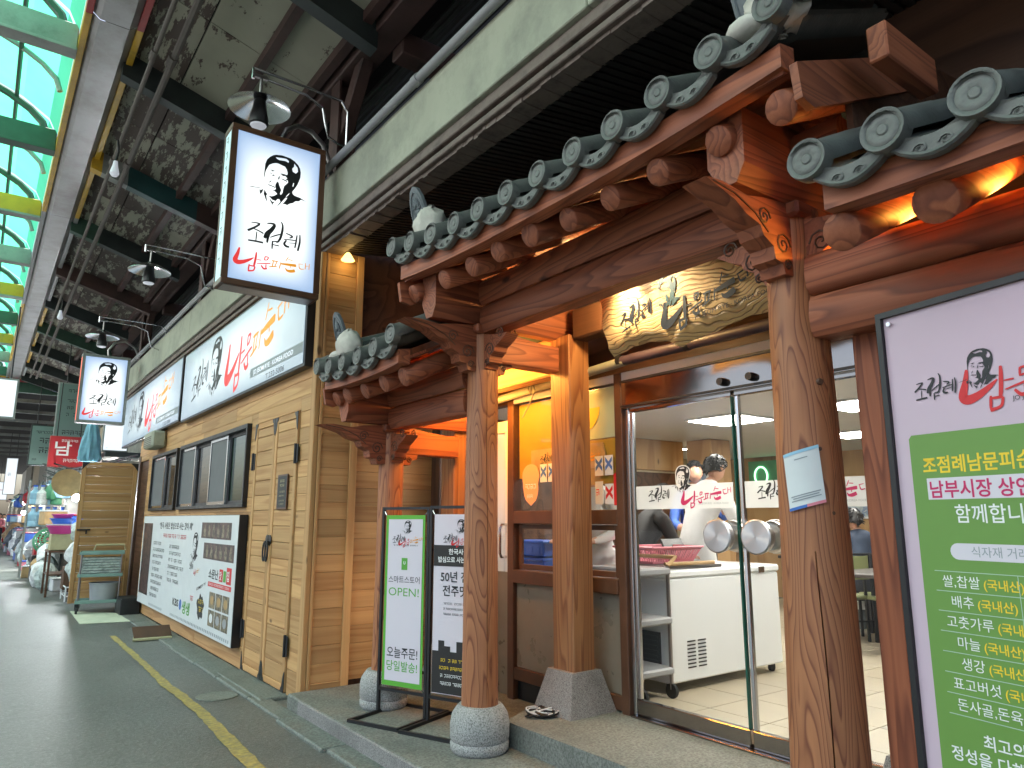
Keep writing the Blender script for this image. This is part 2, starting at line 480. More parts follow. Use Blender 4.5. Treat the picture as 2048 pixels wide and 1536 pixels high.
    def strokes(s, data, fr, a, b, scale, n=.001, shear=0.0, step=.00012, bold=1.25):
        for q, st in enumerate(data):
            pts = [(x / 1000, y / 1000, w / 1000) for x, y, w in st]
            out = []
            for i in range(len(pts) - 1):
                p0 = pts[max(i - 1, 0)]; p1 = pts[i]; p2 = pts[i + 1]; p3 = pts[min(i + 2, len(pts) - 1)]
                m = 6 if len(pts) > 2 else 3
                for j in range(m + (i == len(pts) - 2)):
                    t = j / m
                    out.append(tuple(.5 * (2 * p1[k] + (p2[k] - p0[k]) * t + (2 * p0[k] - 5 * p1[k] + 4 * p2[k] - p3[k]) * t * t + (3 * p1[k] - p0[k] - 3 * p2[k] + p3[k]) * t ** 3) for k in range(3)))
            L = []; Rr = []
            N = len(out)
            for i, (x, y, w) in enumerate(out):
                x0, y0, _ = out[max(i - 1, 0)]; x1, y1, _ = out[min(i + 1, N - 1)]
                dx, dy = x1 - x0, y1 - y0; l = math.hypot(dx, dy) or 1
                h = max(w, .004) * bold / 2 * (.75 if i in (0, N - 1) else 1)
                L.append((x - dy / l * h, y + dx / l * h)); Rr.append((x + dy / l * h, y - dx / l * h))
            for i in range(N - 1):
                qd = [L[i], L[i + 1], Rr[i + 1], Rr[i]]
                s.quad(*[fr.P(a + (x + shear * y * 0) * scale, b + (y + shear * x) * scale, n + q * step) for x, y in qd])
        return s
    def mesh2d(s, m2, fr, a, b, scale, n=.001, shear=0.0):
        vs, fs = m2
        return s.add([fr.P(a + x * scale, b + (y + shear * x) * scale, n) for x, y in vs], fs)
    def text(s, body, fr, a, b, h=None, w=None, align='L', n=.001, bold=0.0, shear=0.0):
        """lettering from the built-in font; a, b = left/centre/right baseline point; h = cap/em height, w = fit width"""
        vs, fs, (x0, x1, y0, y1) = glyphs(body, bold)
        sx = sy = (h / .75) if h else w / (x1 - x0)
        if h and w: sx = w / (x1 - x0)
        off = {'L': -x0, 'C': -(x0 + x1) / 2, 'R': -x1}[align]
        return s.add([fr.P(a + (x + off) * sx, b + y * sy + shear * (x + off) * sx, n) for x, y in vs], fs)
    def build(s, name, mat, parent=None, smooth=False, angle=35, loc=None, kind=None):
        me = bpy.data.meshes.new(name)
        me.from_pydata(s.v, [], s.f)
        mats = mat if isinstance(mat, (list, tuple)) else [mat]
        for m in mats: me.materials.append(MATS[m])
        if len(mats) > 1: me.polygons.foreach_set('material_index', s.mi)
        bm = bmesh.new(); bm.from_mesh(me)
        bmesh.ops.recalc_face_normals(bm, faces=bm.faces); bm.to_mesh(me); bm.free()
        if smooth:
            me.shade_smooth(); me.set_sharp_from_angle(angle=R(angle))
        me.update()
        return link(name, me, parent, loc, kind)

def link(name, me, parent=None, loc=None, kind=None):
    if kind is None and ('lettering' in name or name.startswith('logo') or name in ('carving', 'border_marks', 'end_tile_relief', 'eyelet', 'photo_figures', 'text_line')): kind = 'stuff'
    o = bpy.data.objects.new(name, me); COL.objects.link(o)
    if parent is not None: o.parent = parent
    if loc is not None: o.location = loc
    if kind: o['kind'] = kind
    return o
class Fr:
    def __init__(s, o, u, v):
        s.o = Vector(o); s.u = Vector(u).normalized(); s.v = Vector(v).normalized(); s.n = s.u.cross(s.v)
    def P(s, a, b, n=0.0): return s.o + s.u * a + s.v * b + s.n * n
def wallfr(x, y, z=0.0): return Fr((x, y, z), (0, -1, 0), (0, 0, 1))      # faces the street (-X), reads towards -Y
def facefr(y, x=0.0, z=0.0): return Fr((x, y, z), (1, 0, 0), (0, 0, 1))    # faces -Y, reads towards +X
GC = {}
def glyphs(body, bold=0.0):
    key = (body, bold)
    if key in GC: return GC[key]
    c = bpy.data.curves.new('lettering', 'FONT'); c.body = body; c.size = 1.0; c.offset = bold; c.resolution_u = 3
    o = bpy.data.objects.new('lettering', c)
    m = o.to_mesh()
    vs = [(v.co.x, v.co.y) for v in m.vertices]; fs = [tuple(p.vertices) for p in m.polygons]
    o.to_mesh_clear(); bpy.data.objects.remove(o); bpy.data.curves.remove(c)
    xs = [v[0] for v in vs] or [0, 1]; ys = [v[1] for v in vs] or [0, 1]
    GC[key] = (vs, fs, (min(xs), max(xs), min(ys), max(ys))); return GC[key]
def fill2d(loops):
    c = bpy.data.curves.new('shape', 'CURVE'); c.dimensions = '2D'; c.fill_mode = 'BOTH'
    for lp in loops:
        sp = c.splines.new('POLY'); sp.points.add(len(lp) - 1); sp.use_cyclic_u = True
        for p, q in zip(sp.points, lp): p.co = (q[0], q[1], 0, 1)
    o = bpy.data.objects.new('shape', c)
    m = o.to_mesh()
    r = ([(v.co.x, v.co.y) for v in m.vertices], [tuple(p.vertices) for p in m.polygons])
    o.to_mesh_clear(); bpy.data.objects.remove(o); bpy.data.curves.remove(c)
    return r
def tag(o, label, cat, group=None, kind=None):
    o['label'] = label; o['category'] = cat
    if group: o['group'] = group
    if kind: o['kind'] = kind
    return o
def thing(name, label, cat, loc=(0, 0, 0), group=None, rz=0.0):
    o = bpy.data.objects.new(name, None); COL.objects.link(o)
    o.location = loc; o.rotation_euler = (0, 0, rz); o.empty_display_size = .1
    return tag(o, label, cat, group)
def dup(root, loc, rz, label):
    r = root.copy(); COL.objects.link(r); r.location = loc; r.rotation_euler = (0, 0, rz); r['label'] = label
    for ch in list(root.children):
        c = ch.copy(); COL.objects.link(c); c.parent = r
        for g in list(ch.children):
            d = g.copy(); COL.objects.link(d); d.parent = c
    return r
def lamp(name, typ, loc, energy, color, size=.1, target=None, sy=None, spot=None, parent=None):
    l = bpy.data.lights.new(name, typ); l.energy = energy; l.color = color
    if typ == 'AREA':
        l.shape = 'RECTANGLE'; l.size = size; l.size_y = sy or size
    else: l.shadow_soft_size = size
    if spot: l.spot_size = spot; l.spot_blend = .6
    o = bpy.data.objects.new(name, l); COL.objects.link(o); o.location = loc
    if target is not None: o.rotation_euler = (Vector(target) - Vector(loc)).to_track_quat('-Z', 'Y').to_euler()
    if parent is not None: o.parent = parent
    return o
def struct(name, mb, mat, **kw):
    o = mb.build(name, mat, **kw); o['kind'] = 'structure'; return o

# ------------------------------------------------------------------ the shop's logo: portrait, name, title
PORTRAIT= [[(-147, 209), (-148, 249), (-146, 295), (-144, 341), (-132, 382), (-110, 412), (-83, 436), (-62, 446), (-13, 456), (23, 454), (59, 451), (96, 435), (127, 410), (143, 384), (151, 351), (150, 305), (139, 267), (128, 233), (110, 197), (89, 162), (95, 143), (110, 134), (158, 127), (210, 107), (166, 114), (149, 95), (120, 87), (100, 65), (75, 54), (55, 35), (33, 39), (12, 30), (25, 48), (46, 84), (51, 99), (37, 96), (17, 65), (-5, 30), (-33, -9), (-16, 29), (-3, 48), (-13, 69), (-29, 65), (-40, 45), (-70, 48), (-92, 68), (-103, 76), (-75, 76), (-48, 93), (-33, 109), (-46, 122), (-78, 132), (-57, 134), (-46, 150), (-52, 165), (-52, 184), (-46, 201), (-38, 217), (-27, 210), (-18, 183), (-6, 160), (-2, 150), (-11, 117), (-3, 108), (10, 130), (13, 162), (20, 194), (40, 219), (50, 233), (46, 251), (27, 255), (42, 268), (26, 279), (39, 295), (42, 315), (33, 342), (17, 364), (-8, 368), (-37, 374), (-58, 373), (-85, 361), (-112, 340), (-123, 314), (-133, 291), (-139, 267), (-142, 236)], [(-65, 423), (-40, 427), (-12, 432), (24, 436), (46, 423), (44, 407), (18, 414), (-11, 411), (-32, 407), (-50, 412)], [(92, 415), (106, 400), (121, 385), (127, 352), (110, 331), (84, 339), (77, 364), (92, 387)], [(93, 242), (100, 240), (95, 208), (88, 210)], [(68, 147), (63, 130), (45, 106), (38, 106), (53, 127)]]
PBITS= [[(-108, 297), (-89, 305), (-71, 303), (-57, 303), (-71, 298), (-83, 291), (-88, 298)], [(-110, 271), (-94, 277), (-80, 270), (-60, 263), (-75, 253), (-86, 255), (-72, 265), (-87, 270)], [(-24, 287), (-7, 296), (14, 297), (39, 295), (38, 284), (22, 282), (1, 276), (-3, 286)], [(-30, 262), (-20, 269), (-22, 246), (-32, 232), (-34, 246)], [(-13, 252), (6, 252), (24, 248), (39, 247), (43, 235), (25, 239), (7, 243)], [(-84, 218), (-89, 199), (-109, 182), (-100, 198)], [(-115, 169), (-95, 172), (-73, 167), (-54, 165), (-54, 155), (-80, 161), (-98, 163), (-113, 164)], [(-269, 99), (-235, 118), (-208, 120), (-185, 125), (-168, 133), (-146, 133), (-168, 128), (-184, 120), (-208, 115), (-235, 112)], [(-176, 118), (-166, 103), (-149, 121), (-149, 100), (-164, 70), (-172, 79)], [(-136, 119), (-125, 100), (-110, 81), (-120, 75), (-115, 50), (-109, 18), (-121, 34), (-133, 64), (-141, 80)], [(-95, 69), (-87, 51), (-68, 30), (-45, 40), (-54, 30), (-70, 0), (-74, -20), (-71, 11), (-86, 36)]]
NAME= [[(-184, 76, 6), (-142, 81, 8), (-113, 78, 12)], [(-118, 75, 13), (-153, 42, 13), (-207, 2, 15)], [(-165, 28, 6), (-125, 20, 9), (-83, 5, 10)], [(-136, 9, 7), (-139, -66, 8)], [(-200, -77, 10), (-145, -73, 12), (-81, -72, 13)], [(-61, 98, 7), (-20, 105, 13), (-1, 94, 20), (-24, 49, 27), (-56, 8, 30), (-74, -32, 17)], [(-39, 20, 20), (-47, -19, 17), (-51, -65, 12)], [(-30, -15, 6), (10, 10, 9), (50, 31, 8)], [(51, 140, 7), (65, 108, 12), (63, 52, 16), (49, -10, 15), (24, -49, 7)], [(-8, -39, 10), (-9, -75, 11), (-9, -108, 8)], [(-4, -41, 9), (47, -36, 9)], [(-3, -70, 7), (46, -70, 9)], [(95, 51, 8), (131, 43, 10), (149, 33, 11), (125, 16, 8)], [(81, -6, 6), (133, 3, 8), (183, 7, 7)], [(102, -8, 10), (86, -42, 15), (105, -59, 16), (130, -59, 10)], [(117, -27, 5), (177, -16, 6)], [(187, 57, 8), (182, 0, 11), (174, -58, 10)], [(210, 66, 8), (212, -1, 13), (199, -78, 13)]]
RED= [[(-256, 78, 10), (-266, 30, 20), (-282, -27, 30), (-261, -43, 30), (-219, -31, 24), (-172, -4, 15), (-143, 18, 5)], [(-125, 67, 9), (-127, 29, 13), (-134, -29, 13), (-139, -52, 10)], [(-119, 8, 5), (-82, 9, 6)], [(-174, -42, 9), (-179, -92, 10)], [(-172, -52, 8), (-129, -53, 9)], [(-129, -53, 9), (-140, -87, 9), (-182, -98, 12)], [(-56, 47, 7), (-59, 16, 7)], [(-56, 45, 7), (-30, 44, 7), (-39, 20, 7)], [(-61, 15, 6), (-37, 21, 6)], [(-117, -27, 5), (-10, -2, 8)], [(-83, -33, 8), (-61, -56, 11), (-35, -49, 10)], [(-45, -17, 7), (-45, -46, 8)]]
ORANGE= [[(-2, 25, 8), (50, 26, 7)], [(12, 21, 7), (5, -24, 7)], [(40, 23, 6), (25, -20, 6)], [(-19, -31, 8), (42, -16, 6)], [(73, 30, 5), (61, -30, 8)], [(132, 88, 5), (109, 42, 6)], [(128, 65, 5), (168, 59, 5)], [(72, 14, 10), (135, 19, 17), (198, 23, 20)], [(149, 11, 5), (149, -8, 5)], [(110, -12, 4), (123, -31, 13), (152, -33, 20), (190, -21, 20)], [(212, 43, 5), (254, 48, 4)], [(219, 41, 4), (228, 6, 7), (264, 8, 5)], [(274, 64, 5), (273, 8, 7)], [(273, 36, 4), (298, 41, 4)], [(306, 63, 5), (304, 11, 6)]]

FACE = fill2d([[(x / 1000, y / 1000) for x, y in lp] for lp in PORTRAIT])
FBITS = [fill2d([[(x / 1000, y / 1000) for x, y in lp]]) for lp in PBITS]
def put_portrait(mb, fr, a, b, s, n=.002, shear=0.0):
    mb.mesh2d(FACE, fr, a, b, s, n, shear)
    for i, q in enumerate(FBITS): mb.mesh2d(q, fr, a, b, s, n + .0003 + i * .00006, shear)
def logo(parent, fr, face, name, title, mats=('print_black', 'print_red', 'print_orange'), sy=1.0, n=.002):
    """face/name/title = (a, b, scale, shear) or None"""
    if face or name:
        mb = MB()
        if face: put_portrait(mb, fr, face[0], face[1], face[2], n, face[3])
        if name: mb.strokes(NAME, fr, name[0], name[1], name[2], n, name[3])
        mb.build('logo_black', mats[0], parent)
    if title:
        mb = MB(); mb.strokes(RED, fr, title[0], title[1], title[2], n, title[3]); mb.build('logo_red', mats[1], parent)
        mb = MB(); mb.strokes(ORANGE, fr, title[0], title[1], title[2], n, title[3]); mb.build('logo_orange', mats[2], parent)
def greek(mb, fr, a, b, w, h, n=.002, seed=1):
    """lines too small to read in the photo: small unreadable stroke marks"""
    rr = random.Random(seed); x = 0
    while x < w - h * .6:
        cw = h * rr.uniform(.7, .95)
        if rr.random() < .16: x += h * .5; continue
        mb.rect(fr, a + x, a + x + cw * .8, b + h * .78, b + h * .92, n)
        mb.rect(fr, a + x + cw * .62, a + x + cw * .8, b + h * .1, b + h * .7, n)
        if rr.random() < .7: mb.rect(fr, a + x, a + x + cw * .5, b + h * .38, b + h * .52, n)
        if rr.random() < .7: mb.rect(fr, a + x + cw * .1, a + x + cw * .3, b, b + h * .3, n)
        x += cw

# ------------------------------------------------------------------ ground
mb = MB(); mb.quad((-60, -40, 0), (60, -40, 0), (60, 260, 0), (-60, 260, 0))
struct('street', mb, 'asphalt')
mb = MB(); mb.quad((-8, 22.5, .004), (2.6, 22.2, .004), (2.6, 120, .004), (-8, 120, .004))
struct('far_pavement', mb, 'slab_concrete')
mb = MB(); mb.quad((-8, 22.3, .009), (2.0, 22.0, .009), (2.0, 22.15, .009), (-8, 22.45, .009))
tag(struct('pavement_joint', mb, 'granite_pale'), 'pale joint line across the street paving', 'paving')
mb = MB()
keys = [(13.5, 1.60, .03), (10.8, 1.605, .036), (8.15, 1.59, .038), (7.36, 1.575, .042), (7.0, 1.595, .042), (6.26, 1.60, .045), (4.75, 1.55, .052), (3.2, 1.52, .065), (.5, 1.5, .065), (-3, 1.5, .065)]
def key(y):
    for (y0, x0, w0), (y1, x1, w1) in zip(keys, keys[1:]):
        if y1 <= y <= y0:
            t = (y - y0) / (y1 - y0); return x0 + (x1 - x0) * t, w0 + (w1 - w0) * t
    return 1.5, .06
prev = None; y = 10.9
while y > -3:
    x, w = key(y); a = (x - w + random.uniform(-.008, .008), y, .005); b = (x + w + random.uniform(-.008, .008), y, .005)
    if prev: mb.quad(prev[0], prev[1], b, a)
    prev = (a, b); y -= .09
tag(struct('yellow_line', mb, 'yellow_paint'), 'worn yellow painted line along the street edge', 'road marking')
# slabs over the drain along the wooden front
y = 13.0; rr = random.Random(3)
edge = thing('drain_cover', 'row of grey concrete drain slabs along the foot of the wooden front', 'drain cover', (2.1, 9, 0))
while y > 2.2:
    ln = rr.uniform(.8, 1.15); x0 = 2.0 + rr.uniform(-.02, .02); x1 = 2.165 if y < 5.75 + ln else 2.29
    mb = MB(); mb.box(x0, x1, y - ln + .012, y, -.02, .018 + rr.uniform(-.006, .008), .01)
    o = mb.build('slab', 'slab_concrete', edge); o.matrix_parent_inverse = Matrix.Translation((-2.1, -9, 0)); y -= ln
mb = MB(); mb.lathe([(.17, 0), (.17, .006), (.15, .009), (.13, .006), (0.01, .006)], (1.84, 6.75, .001), 28)
tag(mb.build('access_cover', 'slab_concrete', smooth=True), 'small round access cover set in the asphalt near the wooden doors', 'manhole cover')
# porch platform of the gate and the step up to the glass doors
mb = MB(); mb.box(2.17, 3.62, -1.5, 5.98, -.05, .12, .012)
struct('porch_floor', mb, 'concrete')
mb = MB()
mb.prism([(2.815, -1.5), (3.56, -1.5), (3.56, 4.12), (3.3, 4.12), (2.80, 3.86)], Fr((0, 0, 0), (1, 0, 0), (0, 1, 0)), .118, .26)
struct('porch_step', mb, 'concrete')
mb = MB(); mb.box(2.155, 2.172, -1.5, 5.70, -.02, .1215, .006)
struct('porch_kerb', mb, 'granite')

# ------------------------------------------------------------------ canopy over the shop fronts
can = thing('street_canopy', 'long grey-green painted canopy fascia running above the shop fronts', 'canopy', (0, 0, 0))
y = -2.0
for k in range(6):
    y1 = y + (4.35 if k else 4.4)
    mb = MB(); mb.box(2.25, 2.36, y + .004, y1 - .004, 4.10, 4.56, .006); mb.build('fascia_panel', 'fascia_paint', can); y = y1
mb = MB()
for (x, z0, z1) in ((2.285, 4.055, 4.10), (2.268, 4.0, 4.052), (2.30, 3.972, 3.998), (2.275, 3.925, 3.97)):
    mb.box(x, 2.5, -2, 24, z0, z1, .006)
mb.build('moulding', 'moulding', can)
mb = MB(); rr = random.Random(5); y = -2
while y < 24:   # crumbling lower lip
    l = rr.uniform(.02, .13); mb.box(2.305 + rr.uniform(-.004, .006), 2.46, y, y + l - .0005, 3.897 + rr.uniform(-.008, .008), 3.926, .002); y += l
mb.build('crumbling_lip', 'moulding', can)
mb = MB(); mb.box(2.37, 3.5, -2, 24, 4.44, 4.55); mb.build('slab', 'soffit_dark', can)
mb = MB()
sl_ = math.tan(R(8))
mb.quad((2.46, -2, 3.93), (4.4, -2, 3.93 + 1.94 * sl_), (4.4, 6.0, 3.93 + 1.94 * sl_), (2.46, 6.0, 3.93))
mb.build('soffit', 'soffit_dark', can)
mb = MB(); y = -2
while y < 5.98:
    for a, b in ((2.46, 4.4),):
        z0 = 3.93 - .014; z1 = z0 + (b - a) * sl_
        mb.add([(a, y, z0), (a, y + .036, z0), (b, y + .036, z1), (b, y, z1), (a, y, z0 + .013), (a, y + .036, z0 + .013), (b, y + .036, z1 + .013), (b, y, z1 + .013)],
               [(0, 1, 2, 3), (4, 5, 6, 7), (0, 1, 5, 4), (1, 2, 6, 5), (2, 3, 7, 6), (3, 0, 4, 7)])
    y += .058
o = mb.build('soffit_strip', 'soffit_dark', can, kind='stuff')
pp = thing('drain_pipe', 'grey plastic pipe running along the top of the canopy fascia', 'pipe', (2.2, 4, 4.6))
mb = MB(); mb.M = Matrix.Translation((-2.2, -4, -4.6)); mb.cyl((2.205, -2, 4.585), (2.205, 16.5, 4.60), .034, n=12); mb.build('tube', 'pipe_grey', pp, smooth=True)
for y in (-.5, 2.2, 4.1, 7.0, 9.8, 12.6, 15.4):
    mb = MB(); mb.M = Matrix.Translation((-2.2, -4, -4.6)); mb.cyl((2.205, y, 4.59), (2.205, y + .07, 4.59), .041, n=12); mb.build('coupling', 'pipe_grey', pp, smooth=True)

# wall, girders and posts above the canopy
up = thing('upper_wall', 'dark corrugated wall with brown steel frame above the canopy', 'wall', (0, 0, 0))
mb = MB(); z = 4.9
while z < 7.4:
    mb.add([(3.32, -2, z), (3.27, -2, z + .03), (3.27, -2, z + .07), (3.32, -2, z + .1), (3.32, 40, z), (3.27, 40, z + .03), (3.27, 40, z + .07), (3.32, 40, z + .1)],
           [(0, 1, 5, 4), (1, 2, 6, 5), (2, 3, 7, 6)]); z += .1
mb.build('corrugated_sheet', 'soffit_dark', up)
mb = MB(); mb.box(3.22, 3.33, -2, 40, 4.55, 4.9); mb.build('peeling_strip', 'peel_b', up)
mb = MB(); mb.box(3.12, 3.26, -2, 40, 5.06, 5.12, .01); mb.build('rail', 'steel_brown', up)
mb = MB(); mb.box(3.16, 3.26, -2, 40, 4.93, 4.97, .01); mb.build('rail', 'conduit', up)
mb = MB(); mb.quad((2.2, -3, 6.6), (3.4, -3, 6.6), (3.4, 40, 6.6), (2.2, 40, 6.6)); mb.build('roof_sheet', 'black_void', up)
mb = MB(); mb.box(2.28, 2.52, -2, 40, 5.56, 5.82, .01); mb.build('girder', 'steel_brown', up)
mb = MB(); mb.box(2.26, 2.54, -2, 40, 5.822, 5.85); mb.build('girder_flange', 'steel_brown', up)
for yy in (1.2, 5.95, 10.9, 15.8, 20.7):
    mb = MB(); mb.box(2.31, 2.33, yy - .1, yy + .1, 4.55, 5.56); mb.box(2.47, 2.49, yy - .1, yy + .1, 4.55, 5.56); mb.box(2.332, 2.468, yy - .012, yy + .012, 4.55, 5.56)
    mb.build('post', 'steel_brown', up)
    mb = MB(); mb.box(2.52, 3.27, yy - .95, yy - .75, 5.45, 5.66, .01); mb.build('cross_girder', 'steel_brown', up)
    mb = MB(); mb.M = Matrix.Translation((2.4, yy, 5.0)); mb.M = mb.M @ Matrix.Rotation(R(38), 4, 'X'); mb.box(-.06, .06, -.07, .07, -.05, .85, .01); mb.build('brace', 'steel_brown', up)

# ------------------------------------------------------------------ lean-to roof between the canopy and the valley gutter
lr = thing('side_roof', 'peeling boarded roof with painted steel rafters beside the arcade', 'roof', (0, 0, 0))
RZ = lambda x: 6.15 - .3 * (x - .7)
bays = [-2.4, .1, 2.6, 5.1, 7.6, 10.0, 12.5, 15.0, 17.5, 20.0, 22.5, 25.0, 27.5]
for i in range(len(bays) - 1):
    for j, (xa, xb) in enumerate(((.74, 1.24), (1.245, 1.745), (1.75, 2.28))):
        for (ya, yb) in ((bays[i] + .01, bays[i] + 1.24), (bays[i] + 1.25, bays[i + 1] - .01)):
            mb = MB(); mb.add([(xa, ya, RZ(xa)), (xb - .01, ya, RZ(xb)), (xb - .01, yb, RZ(xb)), (xa, yb, RZ(xa))] + [(xa, ya, RZ(xa) + .02), (xb - .01, ya, RZ(xb) + .02), (xb - .01, yb, RZ(xb) + .02), (xa, yb, RZ(xa) + .02)],
                              [(0, 1, 2, 3), (4, 5, 6, 7), (0, 1, 5, 4), (1, 2, 6, 5), (2, 3, 7, 6), (3, 0, 4, 7)])
            near = bays[i] < 7 and j > 0
            mb.build('panel', 'peel_a' if near else random.choice(['peel_b', 'peel_c', 'peel_c', 'peel_b']), lr)
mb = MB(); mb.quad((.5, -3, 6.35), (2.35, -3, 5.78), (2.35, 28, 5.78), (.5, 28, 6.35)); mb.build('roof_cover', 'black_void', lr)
seg = {2: [('steel_dark', .7, 2.3)], 3: [('steel_dark', .7, 2.3)], 4: [('steel_dark', .7, 2.3)], 5: [('steel_yellow', .7, .82), ('steel_pale', .82, 1.12), ('steel_teal', 1.12, 1.98), ('steel_brown', 1.98, 2.3)], 6: [('steel_green', .7, 1.1), ('steel_dark', 1.1, 2.3)]}
for i, yb in enumerate(bays):
    for m, xa, xb in seg.get(i, [(random.choice(['steel_dark', 'steel_brown', 'steel_green']), .7, 2.3)]):
        mb = MB(); d = .27
        P = lambda x, o, yy: (x, yb + yy, RZ(x) - o)
        mb.add([P(xa, .0, -.07), P(xb, .0, -.07), P(xb, .0, .07), P(xa, .0, .07), P(xa, d, -.07), P(xb, d, -.07), P(xb, d, .07), P(xa, d, .07)],
               [(0, 1, 2, 3), (4, 5, 6, 7), (0, 1, 5, 4), (1, 2, 6, 5), (2, 3, 7, 6), (3, 0, 4, 7)])
        mb.build('rafter', m, lr)
for xp in (1.74, 2.2):
    mb = MB(); mb.add([(xp - .04, -2, RZ(xp) - .1), (xp + .04, -2, RZ(xp) - .1), (xp + .04, -2, RZ(xp) - .004), (xp - .04, -2, RZ(xp) - .004), (xp - .04, 27, RZ(xp) - .1), (xp + .04, 27, RZ(xp) - .1), (xp + .04, 27, RZ(xp) - .004), (xp - .04, 27, RZ(xp) - .004)],
                      [(0, 1, 5, 4), (1, 2, 6, 5), (2, 3, 7, 6), (3, 0, 4, 7), (0, 1, 2, 3), (4, 5, 6, 7)])
    mb.build('purlin', 'steel_brown', lr)
for xc, r in ((1.02, .032), (.86, .022)):
    cn = MB(); cn.cyl((xc, -1, 5.74), (xc + .03, 26, 5.74), r, n=8)
    for yy in (4.2, 6.7, 9.2): cn.cyl((xc, yy, 5.74), (xc, yy + .16, 5.74), r * 1.35, n=8)
    cn.build('conduit', 'conduit', lr, smooth=True)
for k, (yy, xx) in enumerate(((8.7, .84), (16.0, .9))):   # bare bulbs
    t = thing('roof_bulb', ('white bulb hanging from the conduit under the nearer roof bay', 'white bulb hanging under the far roof bays')[k], 'bulb', (xx, yy, 5.3), 'bulbs under the side roof')
    mb = MB(); mb.tube([(0, 0, .44), (.02, 0, .3), (.0, 0, .18)], .012, 6); mb.build('cord', 'black_metal', t)
    mb = MB(); mb.lathe([(.022, .18), (.03, .12), (.045, .06), (.05, .03), (.03, .0), (.01, -.005)], (0, 0, 0), 14); mb.build('bulb', 'lamp_glass', t, smooth=True)

# ------------------------------------------------------------------ valley gutter
gt = thing('valley_gutter', 'long grey metal valley gutter with yellow and red painted rims', 'gutter', (0, 0, 0))
yy = [-2, 6.9, 12.2, 18.0, 25, 40]
rims = ['steel_red', 'steel_yellow', 'print_blue', 'steel_yellow', 'steel_pale']
for i in range(5):
    a, b = yy[i], yy[i + 1]
    dz = .0
    mb = MB()
    prof = [(.36, 6.18), (.36, 6.03), (.42, 5.98), (.66, 5.98), (.72, 6.03), (.72, 6.18)]
    mb.add([(x, a + .004, z) for x, z in prof] + [(x, b - .004, z) for x, z in prof], [(k, k + 1, 7 + k, 6 + k) for k in range(5)])
    mb.build('trough', 'duct_grey', gt)
    for x0, x1 in ((.30, .358), (.722, .78)):
        mb = MB(); mb.box(x0, x1, a, b, 6.0, 6.16, .004); mb.build('rim', rims[i] if rims[i] != 'print_blue' else 'pipe_grey', gt)

# ------------------------------------------------------------------ green arcade vault
va = thing('arcade_vault', 'green translucent barrel vault on steel arches over the market street', 'roof', (0, 0, 0))
VC, VR, VH, VZ = -3.6, 3.9, .9, 6.2
def vp(t, y, k=1.0): return (VC + VR * k * math.cos(t), y, VZ + VH * k * math.sin(t))
NA = 14
for i in range(len(bays) - 1):
    for j in range(NA):
        t0, t1 = math.pi * j / NA, math.pi * (j + 1) / NA
        mb = MB(); mb.quad(vp(t0, bays[i] + .03), vp(t1, bays[i] + .03), vp(t1, bays[i + 1] - .03), vp(t0, bays[i + 1] - .03))
        mb.build('sheet', 'green_roof' if j < 4 else 'neutralising_roof', va)  # sheets farther left are made white only to neutralise the green cast
tie = ['steel_green', 'steel_pale', 'steel_pale', 'steel_pale', 'steel_pale', 'steel_green', 'steel_yellow', 'steel_pale', 'steel_yellow', 'steel_green', 'steel_yellow', 'steel_pale', 'steel_green']
for i, yb in enumerate(bays):
    mb = MB(); mb.tube([vp(math.pi * j / 20, yb, .97) for j in range(21)], .045, 6); mb.build('arch', 'steel_green', va, smooth=True)
    mb = MB(); mb.tube([vp(math.pi * j / 20, yb + 1.25, .985) for j in range(21)], .03, 6); mb.build('arch', 'steel_pale', va, smooth=True)
    mb = MB(); mb.box(VC - VR, .3, yb - .06, yb + .06, 6.0, 6.26, .01); mb.build('tie_beam', tie[i], va)
    mb = MB(); mb.box(VC - VR, .3, yb - .09, yb + .09, 5.965, 5.998, .004); mb.build('tie_flange', 'steel_pale' if tie[i] != 'steel_green' else 'steel_green', va)
for j in (2, 5):
    t = math.pi * j / NA
    mb = MB(); mb.cyl(vp(t, -2.4, .98), vp(t, 27.5, .98), .025, n=6); mb.build('purlin', 'steel_green', va, smooth=True)
# far end of the arcade: gable sheet and cross beams
fe = thing('arcade_far_end', 'lower dark roof with striped yellow, red and green beams closing the far arcade', 'roof', (0, 0, 0))
for z0, z1, m in ((6.0, 6.35, 'steel_yellow'), (5.9, 5.99, 'steel_red'), (5.55, 5.88, 'steel_green')):
    mb = MB(); mb.box(-6, 2.4, 28.0, 28.2, z0, z1, .01); mb.build('beam', m, fe)
for k in range(9):
    mb = MB(); mb.box(-4, 3.2, 30 + k * 3.0, 30.1 + k * 3.0, 5.5 - .02 * k, 5.62 - .02 * k); mb.build('rafter', 'steel_pale', fe)
mb = MB(); mb.quad((-6, 28.3, 6.2), (4, 28.3, 6.2), (4, 90, 6.0), (-6, 90, 6.0)); mb.build('roof_sheet', 'black_void', fe)

